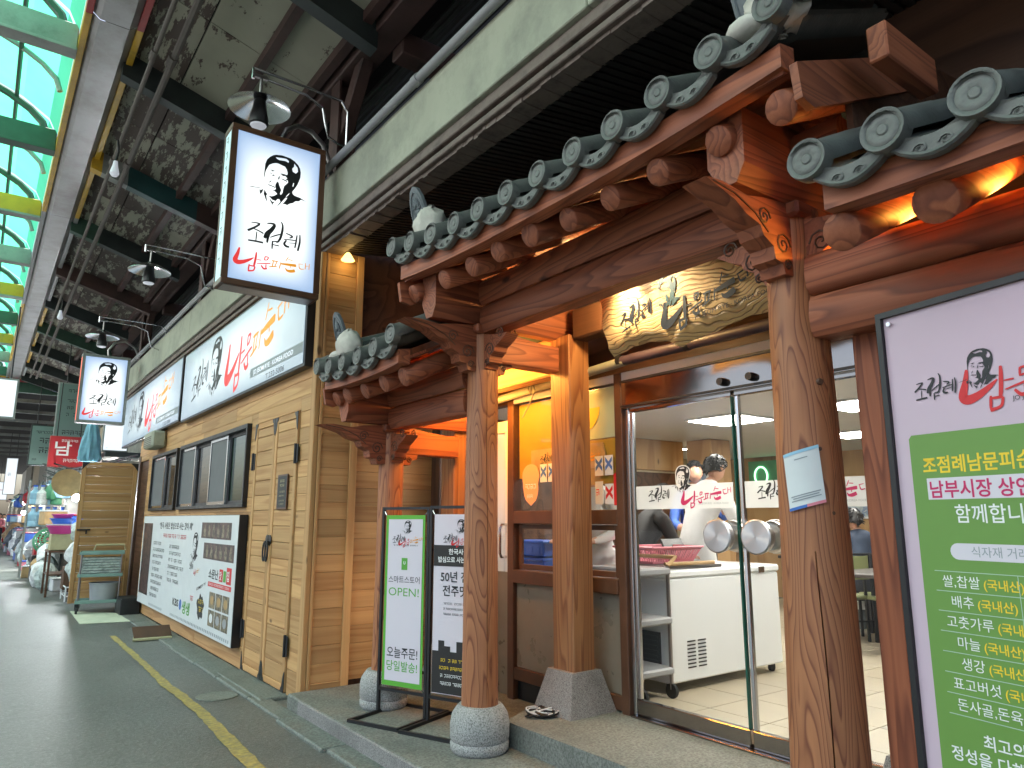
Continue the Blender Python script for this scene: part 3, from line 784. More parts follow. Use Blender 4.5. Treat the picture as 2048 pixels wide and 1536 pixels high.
# ------------------------------------------------------------------ wooden shop front
WX = 2.30
wf = thing('wooden_shopfront', 'pine plank shop front with sliding windows and a tall double door', 'building', (0, 0, 0))
DOOR = (6.37, 7.63, .03, 2.48); WIN1 = (7.84, 11.02, 1.62, 2.51); WIN2 = (11.22, 13.05, 1.62, 2.51); GAPD = (13.6, 14.45, .0, 2.5)
def plank_rows(parent, y0, y1, z0, z1, h, holes, x, th, mat='pine_y', rs=1, joint=2.6, name='plank'):
    rr = random.Random(rs); z = z0
    while z < z1 - .02:
        zt = min(z + h, z1); segs = [(y0, y1, z, zt)]
        for (ha, hb, hc, hd) in holes:
            out = []
            for (a, b, c, d) in segs:
                if hb <= a or ha >= b or hd <= c or hc >= d: out.append((a, b, c, d)); continue
                if a < ha: out.append((a, ha, c, d))
                if b > hb: out.append((hb, b, c, d))
                if hc - c > .02: out.append((max(a, ha), min(b, hb), c, hc))
                if d - hd > .02: out.append((max(a, ha), min(b, hb), hd, d))
            segs = out
        for (a, b, c, d) in segs:
            cuts = [a]; p = a + rr.uniform(.6, joint)
            while p < b - .5: cuts.append(p); p += rr.uniform(1.4, joint + .6)
            cuts.append(b)
            for p0, p1 in zip(cuts, cuts[1:]):
                if p1 - p0 < .012: continue
                mb = MB(); j = rr.uniform(-.0015, .0015)
                mb.box(x + j, x + th, p0 + .0015, p1 - .0015, c + .0012, d - .0012, .0025); mb.build(name, mat, parent)
        z = zt
plank_rows(wf, 6.10, 14.5, .235, 2.90, .148, [DOOR, WIN1, WIN2, GAPD], WX, .022, rs=4)
for (a, b) in ((7.65, 9.6), (9.6, 12.1), (12.1, 13.58)):
    mb = MB(); mb.box(WX - .006, WX + .02, a + .002, b - .002, .02, .232, .005); mb.build('skirting_board', 'pine_y', wf)
mb = MB(); mb.box(WX - .006, WX + .02, 6.10, 6.355, .02, .232, .005); mb.build('skirting_board', 'pine_y', wf)
mb = MB(); mb.box(WX + .026, WX + .06, 6.05, 14.5, .0, 3.95); mb.build('backing', 'dark_wood_y', wf)
mb = MB(); mb.box(WX - .018, WX + .03, 6.0, 6.098, .03, 3.90, .006); mb.build('corner_trim', 'pine_z', wf)
mb = MB(); mb.box(WX + .0, WX + .024, 6.1, 16.4, 2.902, 3.9); mb.build('sign_backing', 'pine_y', wf)
# side wall facing the gate
def side_planks(x0, x1, z0, z1, y, rs):
    rr = random.Random(rs); z = z0
    while z < z1 - .02:
        zt = min(z + .148, z1); mb = MB(); j = rr.uniform(-.0015, .0015)
        mb.box(x0 + .002, x1 - .002, y + j, y + .02, z + .0012, zt - .0012, .0025); mb.build('side_plank', 'pine_x', wf); z = zt
side_planks(2.36, 2.63, .16, 3.86, 6.012, 8)
for x0, x1 in ((2.332, 2.362), (2.63, 2.70)):
    mb = MB(); mb.box(x0, x1, 5.995, 6.03, .10, 3.93, .005); mb.build('stile', 'pine_z', wf)
for z0, z1 in ((.10, .16), (3.86, 3.93)):
    mb = MB(); mb.box(2.362, 2.63, 5.997, 6.03, z0, z1, .005); mb.build('rail', 'pine_x', wf)
side_planks(2.72, 3.52, .14, 2.9, 6.06, 9)
mb = MB(); mb.box(2.37, 4.6, 6.082, 6.12, .05, 4.43); mb.build('side_backing', 'dark_wood_y', wf)
mb = MB(); mb.box(3.50, 3.58, 5.9, 6.055, .12, 2.9, .006); mb.build('end_post', 'dark_wood_z', wf)
# double door
for s, (ya, yb) in enumerate(((6.375, 6.995), (7.003, 7.625))):
    d = bpy.data.objects.new('door', None); COL.objects.link(d); d.parent = wf
    z = .10; rr = random.Random(20 + s)
    while z < 2.40:
        zt = min(z + .148, 2.41); mb = MB(); mb.box(WX - .012, WX + .02, ya + .066, yb - .066, z + .002, zt - .002, .004); mb.build('plank', 'pine_y', d); z = zt
    for a, b in ((ya, ya + .064), (yb - .064, yb)):
        mb = MB(); mb.box(WX - .02, WX + .02, a, b, .04, 2.47, .005); mb.build('stile', 'pine_z', d)
    for a, b in ((.04, .098), (2.412, 2.47)):
        mb = MB(); mb.box(WX - .0195, WX + .02, ya + .066, yb - .066, a, b, .004); mb.build('rail', 'pine_y', d)
    fr = wallfr(WX - .0205, 0)
    for z, flip in ((2.47, -1), (.04, 1)):
        for yc, sd_ in ((ya, 1), (yb, -1)):
            mb = MB(); mb.prism([(-yc, z), (-yc - sd_ * .085, z), (-yc - sd_ * .075, z + flip * .03), (-yc - sd_ * .05, z + flip * .045), (-yc - sd_ * .04, z + flip * .10), (-yc - sd_ * .02, z + flip * .15), (-yc, z + flip * .17)], fr, 0, .004)
            mb.build('iron_plate', 'black_metal', d)
    hy = ya if s == 0 else yb
    for z in (2.08, .42):
        mb = MB(); mb.box(WX - .03, WX - .0205, hy - .05, hy + .05, z - .085, z + .085, .006); mb.cyl((WX - .034, hy, z - .09), (WX - .034, hy, z + .09), .012, n=8); mb.build('hinge', 'black_metal', d)
    py = yb - .03 if s == 0 else ya + .03
    mb = MB(); mb.cyl((WX - .02, py, 1.27), (WX - .05, py, 1.27), .022, n=10); mb.cyl((WX - .02, py, 1.3), (WX - .026, py, 1.3), .05, n=10)
    mb.tube([(WX - .05, py + .034 * math.sin(a), 1.19 + .085 * math.cos(a)) for a in [i * math.pi / 8 for i in range(17)]], .008, 6)
    mb.build('ring_pull', 'black_metal', d, smooth=True)
mb = MB(); mb.box(2.06, 2.32, 6.30, 7.66, -.02, .03, .01); mb.build('threshold', 'slab_concrete', wf)
# windows
def window(a, b, z0, z1, cols):
    w = bpy.data.objects.new('window', None); COL.objects.link(w); w.parent = wf
    mb = MB()
    for q in ((a, b, z0, z0 + .04), (a, b, z1 - .05, z1)): mb.box(WX - .05, WX + .1, q[0], q[1], q[2], q[3], .004)
    for q in ((a, a + .04), (b - .04, b)): mb.box(WX - .0495, WX + .1, q[0], q[1], z0 + .0405, z1 - .0505, .004)
    mb.build('frame', 'black_metal', w)
    n = len(cols); wd = (b - a - .08) / n
    for i, cnm in enumerate(cols):
        y1 = b - .04 - i * wd; y0 = y1 - wd; dx = .012 if i % 2 else -.022
        mb = MB()
        for (p, q, r, t) in ((y0, y0 + .035, z0 + .042, z1 - .052), (y1 - .035, y1, z0 + .042, z1 - .052)): mb.box(WX + dx, WX + dx + .03, p, q, r, t)
        for (r, t) in ((z0 + .042, z0 + .078), (z1 - .088, z1 - .052)): mb.box(WX + dx + .001, WX + dx + .029, y0 + .0355, y1 - .0355, r, t)
        mb.build('sash', 'chrome' if cnm == 'mesh_screen' else 'black_metal', w)
        mb = MB(); mb.quad((WX + dx + .012, y0 + .036, z0 + .079), (WX + dx + .012, y1 - .036, z0 + .079), (WX + dx + .012, y1 - .036, z1 - .089), (WX + dx + .012, y0 + .036, z1 - .089))
        mb.build('pane', cnm, w)
window(WIN1[0], WIN1[1], WIN1[2], WIN1[3], ['mesh_screen', 'pane_dark', 'mesh_screen', 'pane_green'])
window(WIN2[0], WIN2[1], WIN2[2], WIN2[3], ['mesh_screen', 'pane_dark'])
# dim room behind the windows
mb = MB(); mb.quad((3.3, 6.2, 0), (3.3, 14.4, 0), (3.3, 14.4, 2.8), (3.3, 6.2, 2.8)); mb.build('inner_wall', 'mint_board', wf)
mb = MB(); mb.box(2.45, 2.75, 8.0, 12.8, 1.4, 1.72, .01); mb.build('inner_counter', 'grey_plastic', wf)
mb = MB(); mb.box(2.9, 3.2, 8.3, 10.2, 2.0, 2.12, .01); mb.build('inner_shelf', 'white_paint', wf)
mb = MB(); mb.box(2.5, 2.62, 8.2, 9.4, 2.62, 2.66, .004); mb.build('inner_tube_lamp', 'tube_white', wf)

pl = thing('door_plaque', 'dark framed plaque screwed to the right leaf of the pine double door', 'plaque', (0, 0, 0))
fr = wallfr(WX - .021, 6.80)
mb = MB(); mb.prism([(0, 1.585), (.26, 1.585), (.26, 1.905), (0, 1.905)], fr, 0, .012); mb.build('frame', 'frame_brown', pl)
mb = MB(); mb.rect(fr, .014, .246, 1.60, 1.89, .0125); mb.build('sheet', 'print_black', pl)
mb = MB()
for i, (z, w, h) in enumerate(((1.83, .12, .028), (1.79, .12, .028), (1.735, .16, .02), (1.70, .14, .016), (1.655, .15, .016), (1.625, .12, .016))): greek(mb, fr, .13 - w / 2, z, w, h, .0135, 40 + i)
mb.build('lettering', 'cardboard', pl)

# open leaf at the far end of the front
od = thing('open_shutter_door', 'pine plank shutter leaf swung open at the far end of the wooden front', 'door', (0, 0, 0))
z = .16
while z < 2.40:
    zt = min(z + .148, 2.41); mb = MB(); mb.box(1.47, 2.2, 14.42, 14.45, z + .002, zt - .002, .004); mb.build('plank', 'pine_x', od); z = zt
for a, b in ((1.40, 1.468), (2.202, 2.27)):
    mb = MB(); mb.box(a, b, 14.412, 14.455, .1, 2.47, .005); mb.build('stile', 'pine_z', od)
for a, b in ((.1, .158), (2.412, 2.47)):
    mb = MB(); mb.box(1.47, 2.2, 14.413, 14.455, a, b, .005); mb.build('rail', 'pine_x', od)
fr = facefr(14.411)
for x, sd_ in ((1.40, 1), (2.27, -1)):
    mb = MB(); mb.prism([(x, 2.47), (x + sd_ * .12, 2.47), (x + sd_ * .08, 2.43), (x + sd_ * .05, 2.40), (x, 2.33)], fr, 0, .004); mb.build('iron_plate', 'black_metal', od)
mb = MB(); mb.box(1.42, 1.62, 14.385, 14.411, 1.30, 1.325, .003); mb.cyl((1.56, 14.39, 1.31), (1.56, 14.39, 1.24), .012, n=8); mb.build('bolt', 'black_metal', od)
mb = MB(); mb.box(2.285, 2.33, 14.35, 14.5, .0, 2.6, .004); mb.build('jamb', 'dark_wood_z', od)

# ------------------------------------------------------------------ menu board under the windows
bd = thing('history_board', 'wide white information board with photos and listings under the windows', 'board', (0, 0, 0))
mb = MB(); mb.box(2.205, 2.293, 7.73, 12.95, .22, 1.54, .004); mb.build('box', 'black_metal', bd)
fr = wallfr(2.2, 12.9)
mb = MB(); mb.prism([(-.05, .225), (5.165, .225), (5.165, 1.535), (-.05, 1.535)], fr, -.004, 0); mb.build('face', 'board_white', bd)
mb = MB(); mb.rect(fr, .02, .70, .37, 1.43, .002); mb.build('photo', 'photo_dark', bd)
for (a, b, c, d) in ((3.68, 4.93, 1.275, 1.455), (3.84, 5.08, 1.045, 1.225)):
    mb = MB(); mb.rect(fr, a, b, c, d, .002); mb.build('photo', 'photo_dark', bd)
    mb = MB()
    for i in range(6):
        x = a + .1 + i * .195
        mb.rect(fr, x, x + .1, c + .02, c + .11, .003); mb.rect(fr, x + .025, x + .075, c + .112, c + .155, .003)
    mb.build('photo_figures', 'photo_food', bd)
for i in range(6):
    a = 4.24 + (i % 3) * .27; b = .34 + (1 - i // 3) * .19
    mb = MB(); mb.rect(fr, a, a + .245, b, b + .17, .002); mb.build('photo', 'photo_food', bd)
    mb = MB(); mb.prism([(a + .122 + .07 * math.cos(t), b + .085 + .05 * math.sin(t)) for t in [k * math.pi / 6 for k in range(12)]], fr, .0022, .003); mb.build('photo_dish', random.choice(['tan_bag', 'grey_plastic', 'white_paint']), bd)
mb = MB()
mb.text('"한국 사람은 밥심으로 사는 것이 제"', fr, 2.22, 1.365, h=.075, w=2.0, align='C', n=.002, bold=.012)
for i in range(9): greek(mb, fr, .88, 1.12 - i * .092, .55 + .35 * ((i * 7) % 4) / 4, .05, .002, i)
for i in range(6): greek(mb, fr, 1.98, 1.10 - i * .088, .6 + .45 * ((i * 5) % 4) / 4, .05, .002, 30 + i)
mb.text('소문난', fr, 4.14, .85, h=.085, n=.002, w=.40, bold=.02)
mb.text('COMEDY TV', fr, 3.64, .665, w=.40, h=.035, n=.002, shear=.22, bold=.01)
mb.text('KBS', fr, 2.45, .40, w=.33, h=.09, n=.002, bold=.02)
mb.build('lettering', 'print_black', bd)
mb = MB(); greek(mb, fr, 1.52, 1.235, 1.45, .058, .002, 77); mb.rect(fr, 4.14, 5.06, .755, .805, .002)
mb.rect(fr, 4.58, 4.72, .83, .96, .0015); mb.rect(fr, 4.86, 5.04, .82, .99, .0015); greek(mb, fr, 3.36, .53, .16, .06, .002, 5)
mb.build('red_lettering', 'print_red', bd)
mb = MB(); mb.text('맛', fr, 4.6, .855, h=.075, n=.0035, bold=.02); mb.text('집', fr, 4.88, .86, h=.085, n=.0035, bold=.02); greek(mb, fr, 4.17, .765, .85, .03, .0035, 8); mb.build('white_lettering', 'print_white', bd)
mb = MB(); mb.text('생생', fr, 2.98, .36, h=.12, w=.4, n=.002, bold=.02); mb.rect(fr, 4.74, 4.84, .835, .95, .0015); mb.build('green_lettering', 'print_green', bd)
mb = MB(); mb.prism([(2.88 + .065 * math.cos(t), .435 + .065 * math.sin(t)) for t in [k * math.pi / 9 for k in range(18)]], fr, .001, .002); mb.build('blue_mark', 'print_blue', bd)
mb = MB(); mb.prism([(3.87 + (.15 + .03 * math.sin(5 * t)) * math.cos(t), .50 + (.13 + .02 * math.cos(7 * t)) * math.sin(t)) for t in [k * math.pi / 16 for k in range(32)]], fr, .001, .002); mb.build('emblem', 'print_black', bd)
mb = MB(); greek(mb, fr, 3.77, .53, .24, .055, .003, 3); greek(mb, fr, 3.75, .44, .26, .065, .003, 4); mb.build('emblem_lettering', 'print_yellow', bd)
logo(bd, fr, (3.42, .97, .80, 0), (3.42 - .12, .93, .45, 0), (3.58, .88, .45, .12), n=.002)
mb = MB()
for i in range(58):
    if 12 < i < 20: continue
    a = .9 + i * .073; mb.rect(fr, a, a + .03, .255, .285, .002)
mb.build('border_marks', 'print_grey', bd)

# ------------------------------------------------------------------ lit wall signs
def wall_sign(label, y0, y1, z0, z1, s, tel, k):
    t = thing('wall_sign', label, 'sign', (0, 0, 0), 'lit signs on the wooden front')
    mb = MB(); mb.box(2.215, 2.298, y0, y1, z0, z1, .005); mb.build('box', 'black_metal', t)
    fr = wallfr(2.212, y1)
    mb = MB(); mb.prism([(.03, z0 + .03), (y1 - y0 - .03, z0 + .03), (y1 - y0 - .03, z1 - .03), (.03, z1 - .03)], fr, 0, .003); mb.build('panel', 'wall_sign_lit', t)
    L = y1 - y0; q = L / 4.85; b = z0
    logo(t, fr, (1.78 * q, b + .16, 1.62, .05), (.98 * q, b + .46, 1.9, .22), (3.28 * q, b + .50, 3.55, .10), ('print_black', 'lit_red', 'lit_orange'), n=.005)
    if tel:
        mb = MB(); mb.rect(fr, 3.25 * q, L - .04, b + .135, b + .235, .0045); mb.build('grey_strip', 'print_grey', t)
        mb = MB(); mb.text('JO JEOM RYE · KOREA FOOD', fr, 3.36 * q, b + .16, w=1.2 * q, h=.052, n=.006, bold=.01); mb.build('white_lettering', 'lit_white', t)
        mb = MB(); mb.text('T.232-5006', fr, 3.78 * q, b + .045, w=.55 * q, h=.06, n=.005); mb.build('lettering', 'print_black', t)
    return t
wall_sign('lit white shop sign over the double door, with portrait and grey strip', 6.12, 10.98, 2.84, 3.83, 1, True, 0)
wall_sign('paler lit shop sign over the smaller window at the far end of the front', 11.12, 16.2, 2.88, 3.86, 1, True, 1)

# ------------------------------------------------------------------ projecting light boxes
def light_box(label, x0, x1, y, z0, z1, frame, side, d=.22):
    t = thing('projecting_sign', label, 'sign', (0, 0, 0), 'projecting light boxes')
    fw = .05
    mb = MB()
    mb.box(x0, x1, y, y + d, z0, z0 + fw, .006); mb.box(x0, x1, y, y + d, z1 - fw, z1, .006)
    mb.box(x0, x0 + fw, y + .0005, y + .02, z0 + fw, z1 - fw); mb.box(x1 - fw, x1, y + .0005, y + d - .001, z0 + fw, z1 - fw)
    mb.box(x0 + .0005, x0 + fw, y + d - .02, y + d - .0005, z0 + fw, z1 - fw); mb.box(x0 + fw, x1 - fw, y + d - .02, y + d - .01, z0 + fw, z1 - fw)
    mb.build('frame', frame, t)
    fr = facefr(y + .012)
    mb = MB(); mb.prism([(x0 + fw, z0 + fw), (x1 - fw, z0 + fw), (x1 - fw, z1 - fw), (x0 + fw, z1 - fw)], fr, -.004, 0); mb.build('front_panel', 'sign_lit', t)
    mb = MB(); mb.box(x0 + .006, x0 + .012, y + .021, y + d - .021, z0 + fw, z1 - fw); mb.build('side_panel', side, t)
    mb = MB(); mb.box(x0 + .03, x1 - .03, y + .03, y + d - .03, z0 - .004, z0 + .003); mb.build('bottom_plate', 'steel_brushed', t)
    w = x1 - x0 - 2 * fw; q = w / .68; cx = (x0 + x1) / 2; cz = (z0 + z1) / 2
    logo(t, fr, (cx + .031 * q, cz + .052 * q, q, 0), (cx - .006 * q, cz - .208 * q, q, 0), (cx - .009 * q, cz - .437 * q, q, 0), ('print_black', 'lit_red', 'lit_orange'), n=.003)
    return t, fr
t, fr = light_box('bright portrait light box with dark frame hung beside the tiled gate', 1.325, 2.115, 5.59, 3.30, 4.655, 'frame_brown', 'lit_side')
fs_ = Fr((1.33, 5.59, 0), (0, -1, 0), (0, 0, 1)); mb = MB()
for i in range(9): greek(mb, fs_, -.15, 4.5 - i * .13, .08, .075, .001, 60 + i)
mb.build('side_lettering', 'print_black', t)
mb = MB(); mb.tube([(1.78, 5.7, 4.63), (1.76, 5.7, 4.70), (1.80, 5.71, 4.80), (1.9, 5.73, 4.88), (2.04, 5.77, 4.89), (2.16, 5.8, 4.82), (2.24, 5.84, 4.70), (2.28, 5.86, 4.56)], .022, 10); mb.build('bracket', 'steel_brushed', t, smooth=True)
t, fr = light_box('smaller-looking portrait light box with red edge at the far end of the wooden front', 1.27, 2.06, 15.0, 3.22, 4.50, 'steel_pale', 'lit_redside')
mb = MB(); mb.tube([(1.7, 15.1, 4.48), (1.68, 15.1, 4.62), (1.78, 15.1, 4.78), (1.95, 15.12, 4.84), (2.13, 15.15, 4.74), (2.24, 15.2, 4.54)], .022, 10); mb.build('bracket', 'steel_brushed', t, smooth=True)

# ------------------------------------------------------------------ dish lamps on swan arms
def dish_lamp(x, y, z, label, wall=2.33):
    t = thing('dish_lamp', label, 'lamp', (x, y, z), 'dish lamps along the canopy')
    mb = MB(); mb.lathe([(.045, .10), (.06, .095), (.15, .06), (.25, .0), (.252, -.006), (.15, .045), (.05, .07)], (0, 0, 0), 32); mb.build('shade', 'chrome', t, smooth=True, angle=60)
    mb = MB(); mb.lathe([(.03, .12), (.05, .05), (.06, -.02), (.075, -.09), (.08, -.15), (.072, -.16)], (0, 0, 0), 16); mb.build('housing', 'black_metal', t, smooth=True)
    mb = MB(); mb.lathe([(.068, -.158), (.06, -.17), (.03, -.178), (.004, -.18)], (0, 0, 0), 16); mb.build('bulb', 'lamp_glass', t, smooth=True)
    mb = MB(); mb.cyl((0, 0, .1), (0, 0, .27), .012, n=8); mb.box(-.07, .05, -.015, .015, .27, .30); mb.build('stem', 'steel_brushed', t)
    w = wall - x
    mb = MB(); mb.tube([(-.07, 0, .345), (w * .55, 0, .345), (w * .92, 0, .33), (w, 0, .24), (w, 0, -.1)], .013, 8); mb.cyl((-.07, 0, .345), (-.07, 0, .25), .013, n=8); mb.build('upper_arm', 'chrome', t, smooth=True)
    mb = MB(); mb.tube([(-.04, 0, .285), (w * .5, 0, .27), (w * .70, 0, .2), (w * .74, 0, .05), (w * .78, 0, -.06), (w * .92, 0, -.1), (w, 0, -.1)], .012, 8); mb.build('lower_arm', 'chrome', t, smooth=True)
    return t
dish_lamp(1.55, 5.68, 4.90, 'shiny dish lamp on a double arm right above the nearest light box')
dish_lamp(1.46, 9.83, 4.63, 'dish lamp on its arm above the gap between the two wall signs')
dish_lamp(1.38, 13.35, 4.47, 'farthest dish lamp, above the light box with a red edge')
# small warm lamp on top of the corner post
t = thing('corner_lamp', 'small yellow lamp glowing at the top of the pine corner post', 'lamp', (2.5, 5.93, 3.84))
mb = MB(); mb.lathe([(.012, .07), (.03, .05), (.06, .0), (.062, -.005), (.03, .03)], (0, 0, 0), 16); mb.build('shade', 'corner_glow', t, smooth=True)
mb = MB(); mb.cyl((0, .07, .06), (0, 0, .06), .01, n=6); mb.build('arm', 'black_metal', t)
lamp('corner_lamp_light', 'POINT', (2.5, 5.86, 3.78), .35, (1, .7, .25), .03)

# ------------------------------------------------------------------ tiled timber gate
GX = 2.62
gate = thing('tiled_gate', 'red-brown timber gate with grey tiled roofs in front of the restaurant', 'gate', (GX, 2.73, .12))
GI = Matrix.Translation((-GX, -2.73, -.12))
def gp(mb, name, mat, parent=None, **kw):
    mb2 = mb
    o = mb2.build(name, mat, parent or gate, **kw)
    if parent is None: o.matrix_parent_inverse = GI
    return o
def sub(name):
    o = bpy.data.objects.new(name, None); COL.objects.link(o); o.parent = gate; o.matrix_parent_inverse = GI; return o

def log_column(y, z0, z1, r0, r1, seed, cracks):
    rr = random.Random(seed); th = sorted([i * 2 * math.pi / 36 for i in range(36)])
    ca = [c for c in cracks]
    mb = MB(); nz = 26; rows = []
    angs = []
    for a in th:
        if all(abs((a - c + math.pi) % (2 * math.pi) - math.pi) > .10 for c, *_ in ca): angs.append((a, 0, None))
    for c in ca:
        for d, dep in ((-.05, 0), (-.02, 0), (0, 1), (.02, 0), (.05, 0)): angs.append((c[0] + d, dep, c))
    angs.sort(key=lambda q: q[0] % (2 * math.pi)); n = len(angs); pts = []
    ph = [rr.uniform(0, 6) for _ in range(4)]
    for j in range(nz + 1):
        z = z0 + (z1 - z0) * j / nz; t = j / nz
        for a, dep, c in angs:
            r = r0 + (r1 - r0) * t + .003 * math.sin(3 * a + ph[0] + 4 * t) + .002 * math.sin(5 * a + ph[1] - 7 * t)
            aa = a
            if c:
                aa = a + .05 * math.sin(5 * t + ph[2]) + .02 * math.sin(17 * t + ph[3])
                if dep and c[1] < t < c[2]: r -= .028 * math.sin(math.pi * (t - c[1]) / (c[2] - c[1])) ** .5
            pts.append((GX + r * math.cos(aa), y + r * math.sin(aa), z))
    fs = []
    for j in range(nz):
        for k in range(n): fs.append((j * n + k, j * n + (k + 1) % n, (j + 1) * n + (k + 1) % n, (j + 1) * n + k))
    fs.append(tuple(range(n))); fs.append(tuple(nz * n + k for k in range(n)))
    mb.add(pts, fs)
    return gp(mb, 'column', 'column_wood', smooth=True, angle=50)
cols = [(5.17, 2.20, .10, .095, 1, [(3.6, .0, .75)]), (3.88, 2.74, .112, .10, 2, [(4.45, .02, .85), (3.3, .3, .7)]), (1.58, 2.74, .142, .106, 3, [(3.75, -.05, .42), (4.6, .5, .95)]), (.28, 2.20, .10, .095, 4, [(3.7, .1, .8)])]
for y, zt, r0, r1, sd_, cr in cols:
    log_column(y, .385, zt, r0, r1, sd_, cr)
    s = 1.0 if r0 < .13 else 1.15
    mb = MB(); mb.lathe([(.165 * s, .12), (.178 * s, .135), (.180 * s, .17), (.172 * s, .185), (.181 * s, .20), (.182 * s, .28), (.172 * s, .33), (.15 * s, .365), (.132 * s, .385), (.05, .386)], (GX, y, 0), 36)
    gp(mb, 'stone_base', 'granite_pale', smooth=True, angle=40)
# knots on the big near column
for (y, z, dy) in ((1.49, 2.02, .018), (1.475, 1.52, .012), (1.465, 1.10, .012), (1.52, 1.76, .012)):
    a = math.atan2(y - 1.58, -.07); r = .118
    p = Vector((GX + r * math.cos(a + .2), 1.58 + r * math.sin(a + .2), z)); d = Vector((math.cos(a + .2), math.sin(a + .2), 0))
    mb = MB(); mb.cyl(p - d * .01, p + d * .006, dy, dy * .6, 12); gp(mb, 'knot', 'dark_wood_z', smooth=True)

PROF = [(-.62, .265), (-.52, .275), (-.37, .26), (-.27, .28), (-.08, .30), (-.08, -.01), (-.15, -.01), (-.165, .03), (-.21, .04), (-.22, .09), (-.28, .12), (-.30, .16), (-.38, .18), (-.45, .22), (-.52, .24)]
PROF2 = [(-.46, .25), (-.30, .265), (-.08, .30), (-.08, -.01), (-.14, -.01), (-.155, .03), (-.20, .04), (-.21, .09), (-.27, .12), (-.29, .16), (-.36, .19)]
def bracket(y, z, mirror=False, prof=PROF, thick=.055, alongy=0, parent=None):
    s = -1 if mirror else 1
    fr = Fr((GX, y, z), (s, 0, 0), (0, 0, 1)) if not alongy else Fr((GX, y, z), (0, alongy, 0), (0, 0, 1))
    mb = MB(); mb.prism(prof, fr, -thick, thick); o = gp(mb, 'bracket', 'timber_x')
    mb = MB()
    for sd_ in (-1, 1):
        for (cx, cz, r) in ((-.155, .11, .05), (-.27, .20, .04), (-.13, .03, .025)):
            path = [fr.P(cx + r * (1 - t / 16) * math.cos(t * .75), cz + r * (1 - t / 16) * math.sin(t * .75), sd_ * (thick + .001)) for t in range(15)]
            mb.tube(path, .0045, 4, False)
        mb.tube([fr.P(-.58, .262, sd_ * (thick + .001)), fr.P(-.45, .245, sd_ * (thick + .001)), fr.P(-.33, .20, sd_ * (thick + .001)), fr.P(-.25, .14, sd_ * (thick + .001))], .004, 4, False) if prof is PROF else None
    c = mb.build('carving', 'dark_wood_z', o)
HEX = [(-.085, .10), (-.03, 0), (.045, 0), (.085, .07), (.085, .30), (-.085, .30)]
def tie_beam(y, z, x0, x1):
    mb = MB(); mb.prism(HEX, Fr((x0, y, z), (0, -1, 0), (0, 0, 1)), 0, -(x1 - x0)); o = gp(mb, 'cross_beam', 'timber_x')
def round_beam(y0, y1, z0, z1, x, hw, name='beam', mat='timber_y'):
    """beam along Y with softly rounded front and back"""
    h = z1 - z0; prof = []
    for k in range(5):
        a = -math.pi / 2 + math.pi * k / 4
        prof.append((hw * (.72 + .28 * math.cos(a)), z0 + h / 2 + h / 2 * (math.sin(a) * .96)))
    poly = [(x - px, pz) for px, pz in prof] + [(x + px, pz) for px, pz in reversed(prof)]
    mb = MB(); mb.prism(poly, Fr((0, y0, 0), (1, 0, 0), (0, 0, 1)), 0, -(y1 - y0)); return gp(mb, name, mat, smooth=True, angle=50)
for (y, dz, full) in ((5.17, -.53, 1), (3.88, 0, 1), (1.58, 0, 1), (.28, -.53, 1)):
    bracket(y, 2.46 + dz); bracket(y, 2.46 + dz, True, PROF2)
    tie_beam(y, 2.765 + dz, 2.20, 3.38)
    mb = MB(); mb.box(GX - .115, GX + .115, y - .105, y + .105, 2.70 + dz, 2.764 + dz, .012); gp(mb, 'capital', 'timber_x')
    for s in (1, -1): bracket(y, 2.47 + dz, False, [(a * .75, b * .75) for a, b in PROF2], .05, alongy=s)
mb = None
# beams: centre bay, wings
round_beam(1.665, 3.795, 2.70, 2.885, GX, .085); round_beam(1.3, 4.08, 2.887, 3.06, GX, .095, 'purlin_log')
round_beam(3.985, 5.085, 2.19, 2.36, GX, .085); round_beam(3.985, 5.3, 2.362, 2.53, GX, .095, 'purlin_log')
round_beam(.365, 1.475, 2.19, 2.36, GX, .095); round_beam(-.2, 1.475, 2.362, 2.53, GX, .105, 'purlin_log')
# back posts and back beams
for y, m in ((3.80, 1), (1.55, 0), (5.3, 0)):
    mb = MB(); mb.box(3.225, 3.415, y - .105, y + .105, .50, 2.78, .008); gp(mb, 'back_post', 'post_wood')
    mb = MB(); mb.prism([(-.2, .26), (.2, .26), (.125, .52), (-.125, .52)], Fr((3.32, y - .14, 0), (1, 0, 0), (0, 0, 1)), .0, -.28)
    for i, v in enumerate(mb.v):
        x, yy, z = v; t = (z - .26) / .26; mb.v[i] = (x, y + (yy - y) * (1.35 - .45 * t), z)
    gp(mb, 'stone_base', 'granite')
mb = MB(); mb.box(2.70, 3.22, 3.79, 3.91, 2.52, 2.70, .01); gp(mb, 'tie_beam', 'timber_x')
mb = MB(); mb.box(2.70, 3.22, 5.11, 5.23, 2.0, 2.18, .01); gp(mb, 'tie_beam', 'timber_x')
for a, b, z0, z1, m_ in ((.0, 1.44, 2.7, 2.92, 'dark_wood_y'), (1.66, 3.69, 2.74, 2.96, 'dark_wood_y'), (3.91, 5.95, 2.52, 2.80, 'pine_y')):
    mb = MB(); mb.box(3.25, 3.39, a, b, z0, z1, .012); gp(mb, 'back_beam', m_)
mb = MB(); mb.box(2.66, 2.79, 1.285, 1.385, .12, 2.2, .006); gp(mb, 'jamb_post', 'timber_z')

